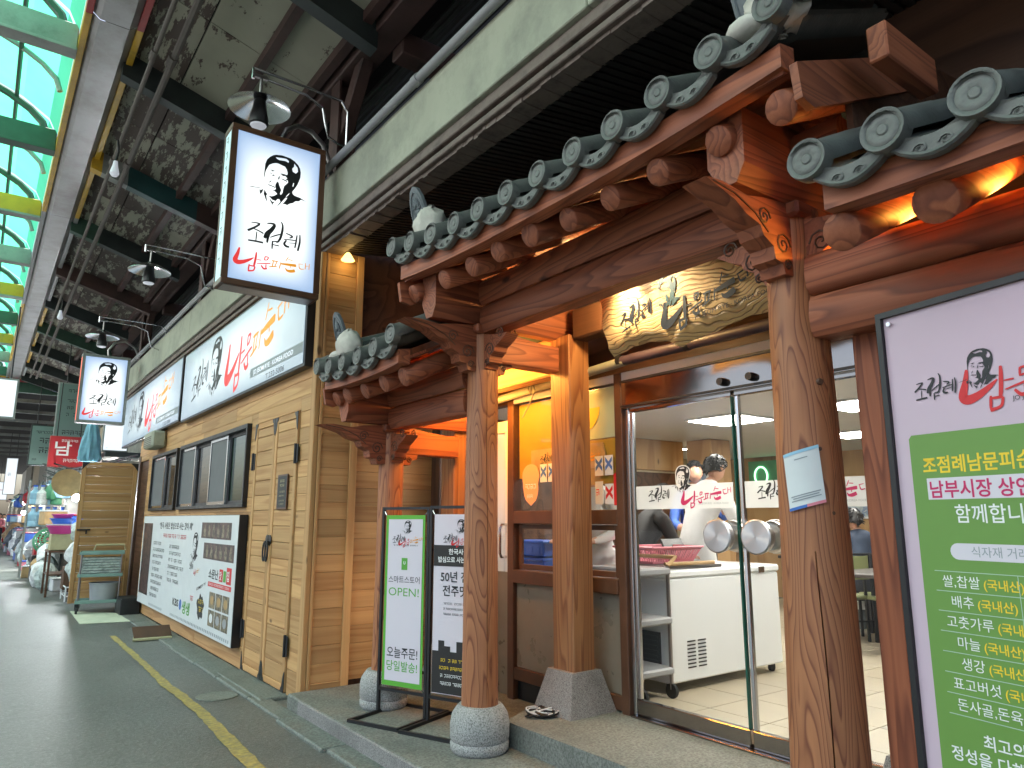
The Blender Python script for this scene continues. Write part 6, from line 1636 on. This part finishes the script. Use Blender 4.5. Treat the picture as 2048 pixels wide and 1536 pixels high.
chair('olive chair pulled out nearest the near column', 7.45, 4.2, R(150)); chair('olive chair between the column and timber post, facing away', 7.8, 3.95, R(140)); chair('olive chair in front of the bin, its back to the doors', 7.55, 3.72, R(-30)); chair('olive chair under the farther dining table', 8.9, 5.2, R(30)); chair('olive chair beside the timber post', 8.2, 3.3, R(160))
t = thing('waste_bin', 'grey waste bin lined with a white bag under the chairs', 'bin', (8.35, 4.55, FZ))
mb = MB(); mb.lathe([(.11, 0), (.13, .02), (.15, .3), (.145, .3), (.1, .05)], (0, 0, 0), 20); mb.build('bin', 'grey_bag', t, smooth=True); mb = MB(); mb.lathe([(.155, .22), (.165, .27), (.158, .315), (.14, .30), (.1, .28)], (0, 0, 0), 20, wob=lambda a, z: 1 + .05 * math.sin(7 * a + 20 * z)); mb.build('liner', 'white_bag', t, smooth=True)

# ------------------------------------------------------------------ things on the street by the wooden front
ct = thing('turquoise_cart', 'turquoise three-tier trolley parked in front of the open shutter leaf', 'trolley', (1.76, 13.75, .0), rz=R(-8))
for z, h in ((.17, .045), (.58, .045), (.93, .045)):
    mb = MB(); mb.box(-.31, .31, -.22, .22, z, z + .012, .004); mb.box(-.32, .32, -.23, -.215, z - .005, z + h, .004); mb.box(-.32, .32, .215, .23, z - .005, z + h, .004); mb.box(-.32, -.305, -.214, .214, z - .005, z + h, .004); mb.box(.305, .32, -.214, .214, z - .005, z + h, .004); mb.build('tray', 'turquoise', ct)
for x in (-.285, .285):
    for y in (-.195, .195):
        mb = MB(); mb.cyl((x, y, .19), (x, y, .94), .013, n=8); mb.build('upright', 'steel_brushed', ct, smooth=True)
        mb = MB(); mb.box(x - .03, x + .03, y - .03, y + .03, .135, .165, .004); mb.box(x - .028, x - .02, y - .015, y + .015, .06, .135); mb.box(x + .02, x + .028, y - .015, y + .015, .06, .135); w = mb.build('castor', 'black_metal', ct)
        mb = MB(); mb.cyl((x - .016, y + .02, .065), (x + .016, y + .02, .065), .065, n=18); mb.build('wheel', 'wheel_black', w, smooth=True)
mb = MB(); mb.tube([(-.12, -.18, 1.0), (-.10, -.2, 1.08), (.30, -.2, 1.08), (.33, -.18, .99)], .016, 8); mb.build('handle', 'cardboard', ct, smooth=True)
pk = thing('wrapped_stack', 'clear film-wrapped stack of trays on the cart middle shelf', 'package', (1.76, 13.75, .593), rz=R(-8))
for i in range(7):
    mb = MB(); mb.box(-.28, .28, -.19, .19, i * .042, i * .042 + .034, .01); mb.build('layer', 'clear_bag', pk)
tb = thing('grey_tub', 'pale grey plastic tub on the bottom shelf of the cart', 'tub', (1.84, 13.75, .184), rz=R(-8))
mb = MB(); mb.lathe([(.19, 0), (.20, .01), (.225, .27), (.235, .275), (.235, .29), (.215, .29), (.19, .02)], (0, 0, 0), 24); mb.build('tub', 'grey_plastic', tb, smooth=True)
sh = MB(); sh.add([(1.38, 12.35, .012), (2.16, 12.15, .016), (2.12, 13.25, .010), (1.42, 14.1, .012), (1.38, 12.35, .004), (2.16, 12.15, .006), (2.12, 13.25, .004), (1.42, 14.1, .004)], [(0, 1, 2, 3), (4, 5, 6, 7), (0, 1, 5, 4), (1, 2, 6, 5), (2, 3, 7, 6), (3, 0, 4, 7)])
tag(sh.build('cardboard_sheet', 'card_pale'), 'pale flattened cardboard lying under the turquoise cart', 'cardboard')
t = thing('black_block', 'black box-shaped step beside the white board end', 'block', (2.13, 13.25, 0)); mb = MB(); mb.box(-.14, .14, -.2, .35, 0, .25, .012); mb.build('body', 'black_metal', t); mb = MB(); mb.box(-.125, .125, -.19, .34, .25, .258, .003); mb.build('top', 'rubber', t)
t = thing('flattened_carton', 'brown flattened carton lying on the ground near the white board', 'carton', (1.93, 10.3, 0))
mb = MB(); mb.add([(-.2, -.08, .01), (.24, -.12, .01), (.27, .12, .012), (-.16, .16, .012), (-.2, -.08, .03), (.24, -.12, .03), (.27, .12, .03), (-.16, .16, .03)], [(0, 1, 2, 3), (4, 5, 6, 7), (0, 1, 5, 4), (1, 2, 6, 5), (2, 3, 7, 6), (3, 0, 4, 7)]); mb.build('base', 'cardboard', t)
mb = MB(); mb.add([(-.17, .02, .032), (.26, -.02, .032), (.25, .12, .15), (-.18, .16, .15), (-.17, .04, .032), (.26, .0, .032), (.25, .14, .15), (-.18, .18, .15)], [(0, 1, 2, 3), (4, 5, 6, 7), (0, 1, 5, 4), (1, 2, 6, 5), (2, 3, 7, 6), (3, 0, 4, 7)]); mb.build('flap', 'card_brown', t)
t = thing('air_unit', 'small pale plastic unit on the wall under the farther sign', 'fan unit', (2.2, 12.6, 2.6)); mb = MB(); mb.box(-.12, .09, -.35, .35, 0, .26, .03); mb.build('casing', 'fascia_paint', t); mb = MB(); [mb.box(-.125, -.121, -.3, .3, .04 + i * .03, .05 + i * .03) for i in range(5)]; mb.build('grille', 'conduit', t)

# ------------------------------------------------------------------ market beyond the wooden front
mw = thing('market_row', 'row of shadowy market buildings beyond the wooden shop front', 'building', (0, 0, 0))
for k in range(8):
    y0 = 16.6 + k * 7; m = ['far_wall', 'int_wall', 'far_wall', 'int_white'][k % 4]
    mb = MB(); mb.box(2.75 + .05 * (k % 3), 3.0, y0, y0 + 6.9, 0, 5.2); mb.build('wall', m, mw)
    mb = MB(); mb.box(2.0 - .1 * (k % 2), 2.8, y0 + .1, y0 + 6.8, 2.75 + .1 * (k % 2), 2.85 + .1 * (k % 2)); mb.build('awning', ['steel_dark', 'steel_green', 'awning_blue', 'steel_brown'][k % 4], mw)
    for q in range(2):
        mb = MB(); mb.box(2.0, 2.74, y0 + .5 + q * 3.3, y0 + .56 + q * 3.3, .0, 2.7); mb.build('divider', 'far_wall', mw)
    mb = MB(); mb.box(2.3, 2.36, y0 + .8, y0 + 6.2, 2.55, 2.6); mb.build('tube_lamp', 'tube_white', mw)
def hang_sign(label, x0, x1, y, z0, z1, face, lines, lm, rim='steel_pale', grp='market signs'):
    t = thing('market_sign', label, 'sign', ((x0 + x1) / 2, y, z0), grp); w = x1 - x0; h = z1 - z0; fr = Fr((-w / 2, -.052, 0), (1, 0, 0), (0, 0, 1))
    mb = MB(); mb.box(-w / 2 - .03, w / 2 + .03, -.05, .05, -.03, h + .03, .006); mb.build('box', rim, t)
    mb = MB(); mb.prism([(0, 0), (w, 0), (w, h), (0, h)], fr, 0, .003); mb.build('face', face, t)
    mb = MB()
    for (s, a, b, hh, ww) in lines:
        if s is None: greek(mb, fr, a * w, b * h, ww * w, hh * h, .005, int(b * 100))
        else: mb.text(s, fr, a * w, b * h, h=hh * h, w=ww * w, n=.005, bold=.015)
    mb.build('lettering', lm, t)
    mb = MB(); [mb.cyl((x, 0, h + .03), (x, 0, h + 1.2), .012, n=6) for x in (-w * .35, w * .35)]; mb.build('hanger', 'black_metal', t)
    return t
hang_sign('tall pale green hanging sign behind the red-edged light box', 1.30, 2.2, 20, 3.3, 4.68, 'teal_sign', [(None, .2, .85, .07, .6), (None, .2, .68, .06, .3), (None, .2, .56, .06, .3), (None, .2, .44, .06, .3), (None, .55, .66, .1, .35), (None, .55, .5, .1, .35), (None, .15, .12, .08, .7)], 'print_black')
hang_sign('dull grey-green hanging sign left of the red one', .98, 1.62, 23, 2.92, 3.95, 'teal_sign', [(None, .15, .8, .08, .7), (None, .3, .55, .16, .5), (None, .3, .3, .16, .5), (None, .1, .1, .06, .2)], 'print_black', 'steel_dark')
hang_sign('red hanging sign with one big white letter', 1.14, 1.76, 18.2, 2.62, 3.22, 'red_sign', [('남', .12, .40, .42, .5), (None, .3, .84, .10, .55), (None, .4, .12, .13, .5)], 'print_white', 'steel_red')
hang_sign('blank white light panel beside the far wall sign', 2.05, 2.5, 17.6, 2.95, 3.75, 'lit_white', [(None, .1, .05, .02, .1)], 'print_grey', 'steel_pale')
hang_sign('pale blue-white blank sign at the left edge of the view', -.25, .30, 13.5, 3.05, 3.62, 'lit_white', [(None, .1, .05, .02, .1)], 'print_grey', 'steel_pale')
hang_sign('white lit sign deep in the market', .9, 1.3, 40, 2.6, 4.2, 'lit_white', [(None, .2, .5, .1, .5)], 'print_grey', 'steel_pale')
hang_sign('small white lit sign farthest down the street', .9, 1.35, 52, 2.6, 3.6, 'lit_white', [(None, .2, .5, .1, .5)], 'print_red', 'steel_pale')
# blue hanging plastic and cables
t = thing('hanging_plastic', 'light blue plastic sheeting bundled above the red sign', 'plastic sheet', (1.75, 17.0, 2.6))
mb = MB(); rr = random.Random(4); mb.lathe([(.16, .05), (.19, .12), (.18, .25), (.15, .5), (.1, .75), (.04, .95)], (0, 0, 0), 48, wob=lambda a, z: 1 + .16 * math.sin(7 * a + 4 * z) + .09 * math.sin(13 * a - 6 * z)); mb.build('sheet', 'awning_blue', t, smooth=True, angle=70); mb = MB(); mb.cyl((0, 0, .8), (0, 0, 1.4), .01, n=6); mb.build('rope', 'black_metal', t)
t = thing('overhead_cables', 'tangle of dark cables and pipes over the market stalls', 'cable', (1.7, 17, 2.5)); mb = MB(); rr = random.Random(6)
for i in range(9):
    y0 = rr.uniform(-1, .5); z0 = rr.uniform(-.25, .2); mb.tube([(-.6 + rr.uniform(-.1, .1), y0 + 2, z0 + .1), (-.2, y0 + 1, z0 - .1), (.2, y0, z0 + rr.uniform(-.1, .1)), (.7, y0 - 1, z0 + .1)], rr.uniform(.008, .02), 5)
mb.build('cable', 'black_metal', t, smooth=True)
for k, (x, y, z, l) in enumerate(((1.42, 24, 1.95, 'glaring white bulb over the blue water bottles'), (1.62, 17.2, 1.92, 'glaring white bulb right beside the open shutter leaf'), (1.5, 27.5, 2.0, 'second glaring bulb deeper in the stalls'), (1.5, 34, 2.1, 'glaring bulb far down the stalls'), (1.75, 20.3, 2.25, 'white bulb under the awning above the bottle shelf'), (1.35, 30.5, 1.7, 'low white bulb among the far sacks'), (1.6, 42, 2.3, 'faint bulb at the deep end of the stalls'))):
    t = thing('stall_bulb', l, 'bulb', (x, y, z), 'bright stall bulbs'); mb = MB(); mb.sphere((0, 0, 0), .075, 14, 10); mb.build('bulb', 'bulb_white', t, smooth=True); mb = MB(); mb.cyl((0, 0, .07), (0, 0, .6), .008, n=6); mb.build('cord', 'black_metal', t); mb = MB(); mb.lathe([(.03, .07), (.035, .12), (.02, .14)], (0, 0, 0), 10); mb.build('socket', 'black_metal', t)
    if k < 4: lamp('stall_bulb_light', 'POINT', (x, y - .12, z - .1), 60, (.92, .97, 1), .06)
# woven tray hanging
t = thing('woven_tray', 'round tan woven tray hanging above the stalls', 'tray', (1.42, 17.0, 2.2)); mb = MB(); mb.M = Matrix.Rotation(R(80), 4, 'X'); mb.lathe([(.03, 0), (.2, .01), (.27, .04), (.28, .06), (.26, .05), (.2, .025), (.02, .015)], (0, 0, 0), 24); mb.build('tray', 'tan_bag', t, smooth=True)
# stall furniture and goods
t = thing('wooden_stand', 'dark brown wooden stand carrying basins and cartons', 'stand', (1.45, 17.4, 0))
mb = MB(); mb.box(-.22, .3, -.5, .5, .84, .88, .006); mb.build('top', 'frame_brown', t); mb = MB(); mb.box(-.2, .28, -.48, .48, .4, .43, .006); mb.build('shelf', 'frame_brown', t)
for x in (-.19, .27):
    for y in (-.46, .46): mb = MB(); mb.box(x - .02, x + .02, y - .02, y + .02, 0, .84, .003); mb.build('leg', 'frame_brown', t)
def basin(label, x, y, z, r, m, h=.14):
    t = thing('basin', label, 'basin', (x, y, z), 'plastic basins'); mb = MB(); mb.lathe([(r * .68, 0), (r * .72, .01), (r * .96, h * .9), (r, h * .92), (r, h), (r * .93, h), (r * .66, .02)], (0, 0, 0), 28); mb.build('bowl', m, t, smooth=True)
    mb = MB(); mb.lathe([(r * .995, h * .86), (r * 1.03, h * .9), (r * 1.03, h * 1.01), (r * .99, h * 1.02)], (0, 0, 0), 28); mb.build('rim', m, t, smooth=True)
basin('magenta basin at the bottom of the basin stack', 1.42, 17.1, 1.20, .26, 'magenta_plastic', .16); basin('white basin inside the magenta one', 1.42, 17.1, 1.30, .27, 'white_paint', .09); basin('blue basin in the middle of the stack', 1.42, 17.1, 1.385, .22, 'blue_plastic', .12); basin('pink basin on top of the basin stack', 1.42, 17.1, 1.49, .2, 'magenta_plastic', .1)
t = thing('support_crate', 'brown carton under the basin stack', 'carton', (1.45, 17.2, .885)); mb = MB(); mb.box(-.2, .2, -.25, .25, 0, .31, .008); mb.build('body', 'cardboard', t); mb = MB(); mb.box(-.025, .025, -.253, .253, .31, .313); mb.build('tape', 'tan_bag', t)
t = thing('red_carton', 'reddish brown carton on the lower shelf of the stand', 'carton', (1.62, 16.4, .18)); mb = MB(); mb.box(-.16, .16, -.2, .2, 0, .42, .01); mb.build('body', 'card_brown', t); mb = MB(); mb.box(-.02, .02, -.202, .202, .42, .423); mb.build('tape', 'tan_bag', t)
t = thing('dark_red_crate', 'dark red patterned crate with a white lid on the pavement', 'crate', (1.55, 22.4, .3)); mb = MB(); mb.box(-.26, .22, -.3, .3, 0, .52, .012); mb.build('body', 'red_plastic', t); mb = MB(); mb.box(-.27, .23, -.31, .31, .52, .57, .012); mb.build('lid', 'white_paint', t); mb = MB(); mb.box(-.24, .2, -.28, .28, -.3, -.002, .01); mb.build('foot', 'black_metal', t)
t = thing('green_round_basket', 'dark green round ribbed basket leaning on the stall', 'basket', (1.52, 21.5, .95)); mb = MB(); mb.M = Matrix.Rotation(R(75), 4, 'X')
for r, z in ((.31, 0), (.29, .07), (.25, .13), (.18, .17), (.1, .19)): mb.tube([(r * math.cos(a), r * math.sin(a), z) for a in [k * math.pi / 14 for k in range(29)]], .018, 5)
for k in range(16):
    a = k * math.pi / 8; mb.tube([(.31 * math.cos(a), .31 * math.sin(a), 0), (.25 * math.cos(a), .25 * math.sin(a), .13), (.05 * math.cos(a), .05 * math.sin(a), .2)], .014, 4)
mb.build('weave', 'green_plastic', t, smooth=True); mb = MB(); mb.box(-.3, .3, -.1, .4, -.95, -.34, .02); mb.build('rest', 'black_metal', t)
# bags and bundles: irregular lumps, each its own thing
def bag(label, x, y, z, r, m, sc=(1, 1, 1.2), seed=0, nm='bag', cat='bag', grp='bagged goods by the stalls'):
    rr = random.Random(seed); t = thing(nm, label, cat, (x, y, z), grp); mb = MB(); mb.sphere((0, 0, r * sc[2] * .9), r, 16, 11, sc)
    ph = [rr.uniform(0, 6) for _ in range(6)]; out = []
    for v in mb.v:
        v = Vector(v); a = math.atan2(v.y, v.x); k = 1 + .16 * math.sin(3 * a + ph[0] + 9 * v.z) + .12 * math.sin(7 * a + ph[1] - 14 * v.z) + rr.uniform(-.07, .07)
        v.x *= k; v.y *= k; v.z = max(0, v.z); out.append(tuple(v))
    mb.v = out; mb.build('sack', m, t, smooth=True, angle=25)
    mb = MB(); mb.lathe([(r * .12, 0), (r * .08, r * .12), (r * .2, r * .3), (r * .16, r * .3)], (0, 0, r * sc[2] * 1.75), 10, wob=lambda a, zz: 1 + .2 * math.sin(5 * a)); mb.build('knot', m, t, smooth=True)
bg = [('clear bag of goods lowest in the heap by the open shutter leaf', 1.72, 15.9, .28, .24, 'clear_bag'), ('clear bag resting on the middle of the heap by the shutter leaf', 1.70, 16.1, .62, .23, 'white_bag'), ('pale bag on top of the heap by the shutter leaf', 1.73, 16.3, 1.0, .22, 'clear_bag'), ('tan bag behind the basins beside the stand', 1.55, 17.9, .9, .2, 'tan_bag'),
      ('pale sack on the ground left of the stand', 1.3, 19.4, .0, .2, 'white_bag'), ('white sack standing by the dark red crate', 1.62, 24.6, .0, .3, 'white_bag'), ('dark sack past the dark red crate', 1.66, 27.0, .0, .33, 'grey_bag'), ('clear sack in the middle of the row of sacks', 1.6, 30.0, .0, .34, 'clear_bag'), ('tall dark sack in the row of sacks', 1.66, 33.0, .0, .36, 'grey_bag'), ('white sack at the far end of the row', 1.62, 36.5, .0, .36, 'white_bag'), ('dark sack farthest down the pavement', 1.62, 40, .0, .4, 'grey_bag'), ('tan sack on the stall far down the street', 1.7, 44, .0, .45, 'tan_bag')]
ords = ['first', 'second', 'third', 'fourth', 'fifth', 'sixth', 'seventh', 'eighth', 'ninth', 'tenth', 'eleventh', 'twelfth', 'thirteenth', 'fourteenth', 'fifteenth', 'sixteenth', 'seventeenth', 'eighteenth']
for i in range(18): bg.append(('%s sack of the low pile along the pavement edge, counted from the stand' % ords[i], 1.36 + .16 * ((i * 7) % 5) / 5 + .012 * i, 18.6 + i * .95, [0, .0, .32][i % 3], .2 + .05 * ((i * 3) % 4) / 4, ['clear_bag', 'grey_bag', 'white_bag', 'tan_bag', 'clear_bag', 'grey_plastic'][i % 6]))
for i, (l, x, y, z, r, m) in enumerate(bg): bag(l, x, y, z, r, m, (1, 1, 1.15 if i < 4 else 1.5), 100 + i)
t = thing('bag_rack', 'low white wire rack under the heap of clear bags', 'rack', (1.7, 16.0, 0)); mb = MB()
for z in (.1, .26): mb.tube([(-.22, -.25, z), (.22, -.25, z), (.22, .5, z), (-.22, .5, z), (-.22, -.25, z)], .012, 6)
mb.build('rail', 'white_paint', t)
for x in (-.22, .22):
    for y in (-.25, .5): mb = MB(); mb.cyl((x, y, 0), (x, y, .27), .014, n=6); mb.build('leg', 'white_paint', t)
def bottle(label, x, y, z, m):
    t = thing('water_bottle', label, 'bottle', (x, y, z), 'big water bottles'); mb = MB(); mb.lathe([(.12, 0), (.135, .02), (.135, .12), (.125, .14), (.135, .16), (.135, .30), (.06, .38), (.045, .42), (.045, .46)], (0, 0, 0), 18); mb.build('body', m, t, smooth=True); mb = MB(); mb.lathe([(.05, .46), (.05, .50), (.03, .505)], (0, 0, 0), 14); mb.build('cap', 'blue_plastic', t, smooth=True)
for i in range(9):
    bottle(['blue water bottle at the left of the lower bottle row', 'blue water bottle second from left in the lower row', 'clear bottle in the middle of the lower row', 'blue bottle fourth in the lower row', 'blue bottle at the right of the lower row', 'blue bottle at the left of the upper row', 'pale bottle second in the upper row', 'blue bottle third in the upper row', 'green-tinted bottle at the right of the upper row'][i], 1.2 + (i % 5) * .16, 22.6 + .1 * (i % 2), 1.30 if i < 5 else 1.86, ['sky_plastic', 'sky_plastic', 'clear_bag', 'sky_plastic', 'blue_plastic', 'sky_plastic', 'white_bag', 'sky_plastic', 'green_plastic'][i])
t = thing('bottle_shelf', 'grey two-tier metal shelf holding the big water bottles', 'shelf', (1.55, 22.7, 0))
for z in (1.28, 1.84, .7): mb = MB(); mb.box(-.5, .4, -.2, .3, z, z + .018); mb.build('shelf', 'steel_pale', t)
for x in (-.48, .38):
    for y in (-.18, .28): mb = MB(); mb.box(x - .015, x + .015, y - .015, y + .015, 0, 2.5); mb.build('upright', 'steel_pale', t)
cols_ = ['white_paint', 'blue_plastic', 'white_bag', 'red_plastic', 'sky_plastic', 'clear_bag', 'grey_plastic', 'tan_bag', 'pink_plastic']
wn_ = ['bright white', 'deep blue', 'dull white', 'dark red', 'sky blue', 'greyish clear', 'mid grey', 'tan', 'pink']; rr = random.Random(12); seen = []
for i in range(78):   # boxes and tubs stacked on the stalls
    y = 18.3 + i * .37; ci = (i * 5 + i // 9) % 9; row = ['floor', 'table-height', 'shoulder-height'][i % 3]; z = [.0, .78, 1.35][i % 3]
    s = rr.uniform(.13, .25); x = 1.55 + rr.uniform(-.22, .22) + (.12 if i % 3 else 0)
    t = thing('storage_box', '%s %s plastic box on the %s tier of the market stalls' % (['nearest', 'middle', 'farthest', 'last'][seen.count((ci, row))], wn_[ci], row), 'box', (x, y, z), '%s boxes on the %s tier' % (wn_[ci], row), rr.uniform(-.4, .4))
    seen.append((ci, row))
    mb = MB(); mb.box(-s, s, -s * .8, s * .8, 0, s * 1.3, .02); mb.build('body', cols_[ci], t); mb = MB(); mb.box(-s - .012, s + .012, -s * .8 - .012, s * .8 + .012, s * 1.3, s * 1.3 + .03, .008); mb.build('lid', cols_[(ci + 2) % 9], t)
for k in range(8):
    t = thing('stall_table', '%s grey trestle table of the stalls, counted from the wooden front' % ['first', 'second', 'third', 'fourth', 'fifth', 'sixth', 'seventh', 'eighth'][k], 'table', (1.85, 20.5 + k * 3.7, 0), 'trestle tables of the stalls')
    mb = MB(); mb.box(-.3, .45, -1.7, 1.7, .74, .78, .006); mb.build('top', 'far_wall', t)
    for y in (-1.6, 1.6): mb = MB(); mb.box(-.26, -.22, y - .02, y + .02, 0, .74); mb.box(.36, .4, y - .02, y + .02, 0, .74); mb.build('leg', 'steel_dark', t)
    mb = MB(); mb.box(.1, .45, -1.7, 1.7, 1.30, 1.345, .006); mb.build('shelf', 'far_wall', t); mb = MB(); [mb.box(.4, .44, y - .02, y + .02, .781, 2.2) for y in (-1.6, 1.6)]; mb.build('upright', 'steel_dark', t)

hg = [('sky_plastic', 'light blue'), ('white_bag', 'white'), ('red_plastic', 'red'), ('green_plastic', 'green'), ('tan_bag', 'straw-coloured'), ('grey_bag', 'dark grey'), ('pink_plastic', 'pink'), ('blue_plastic', 'deep blue')]
for i in range(16):   # bundles hung from the awnings
    m, w = hg[i % 8]; y = 18.5 + i * 1.35; x = 1.5 + .35 * ((i * 7) % 5) / 5; z = 1.95 + .2 * ((i * 3) % 4) / 4; rr = random.Random(500 + i)
    t = thing('hanging_bundle', '%s bundle hanging from the awning in the %s half of the stalls' % (w, 'nearer' if i < 8 else 'farther'), 'bundle', (x, y, z), 'bundles hung from the awnings')
    mb = MB(); ph = rr.uniform(0, 6); mb.lathe([(.03, -.02), (.13, .0), (.17, .14), (.14, .32), (.05, .42), (.02, .5)], (0, 0, 0), 18, wob=lambda a, zz: 1 + .18 * math.sin(4 * a + ph + 9 * zz) + .08 * math.sin(9 * a - ph)); mb.build('bundle', m, t, smooth=True, angle=60)
    mb = MB(); mb.cyl((0, 0, .48), (0, 0, .75), .008, n=6); mb.build('string', 'black_metal', t)
person('shopper in a pink jacket far down the market street', (1.15, 50, 0), R(160), {}, {'top': 'pink_plastic', 'legs': 'trousers'})
person('shopper in a white and red top behind the pink-jacketed one', (1.45, 56, 0), R(200), {}, {'top': 'white_bag', 'legs': 'red_plastic'})

# ------------------------------------------------------------------ anchor every thing at the foot of its own geometry
bpy.context.view_layer.update()
for o in list(COL.objects):
    if o.parent is None and o.type == 'EMPTY' and o.location.length < 1e-6 and o.children:
        pts = []
        st_ = list(o.children)
        while st_:
            c = st_.pop(); st_ += list(c.children)
            if c.type == 'MESH': pts += [c.matrix_world @ Vector(b) for b in c.bound_box]
        lo = [min(p[i] for p in pts) for i in range(3)]; hi = [max(p[i] for p in pts) for i in range(3)]
        base = Vector(((lo[0] + hi[0]) / 2, (lo[1] + hi[1]) / 2, lo[2])); o.location = base
        for c in o.children: c.matrix_parent_inverse = Matrix.Translation(-base)
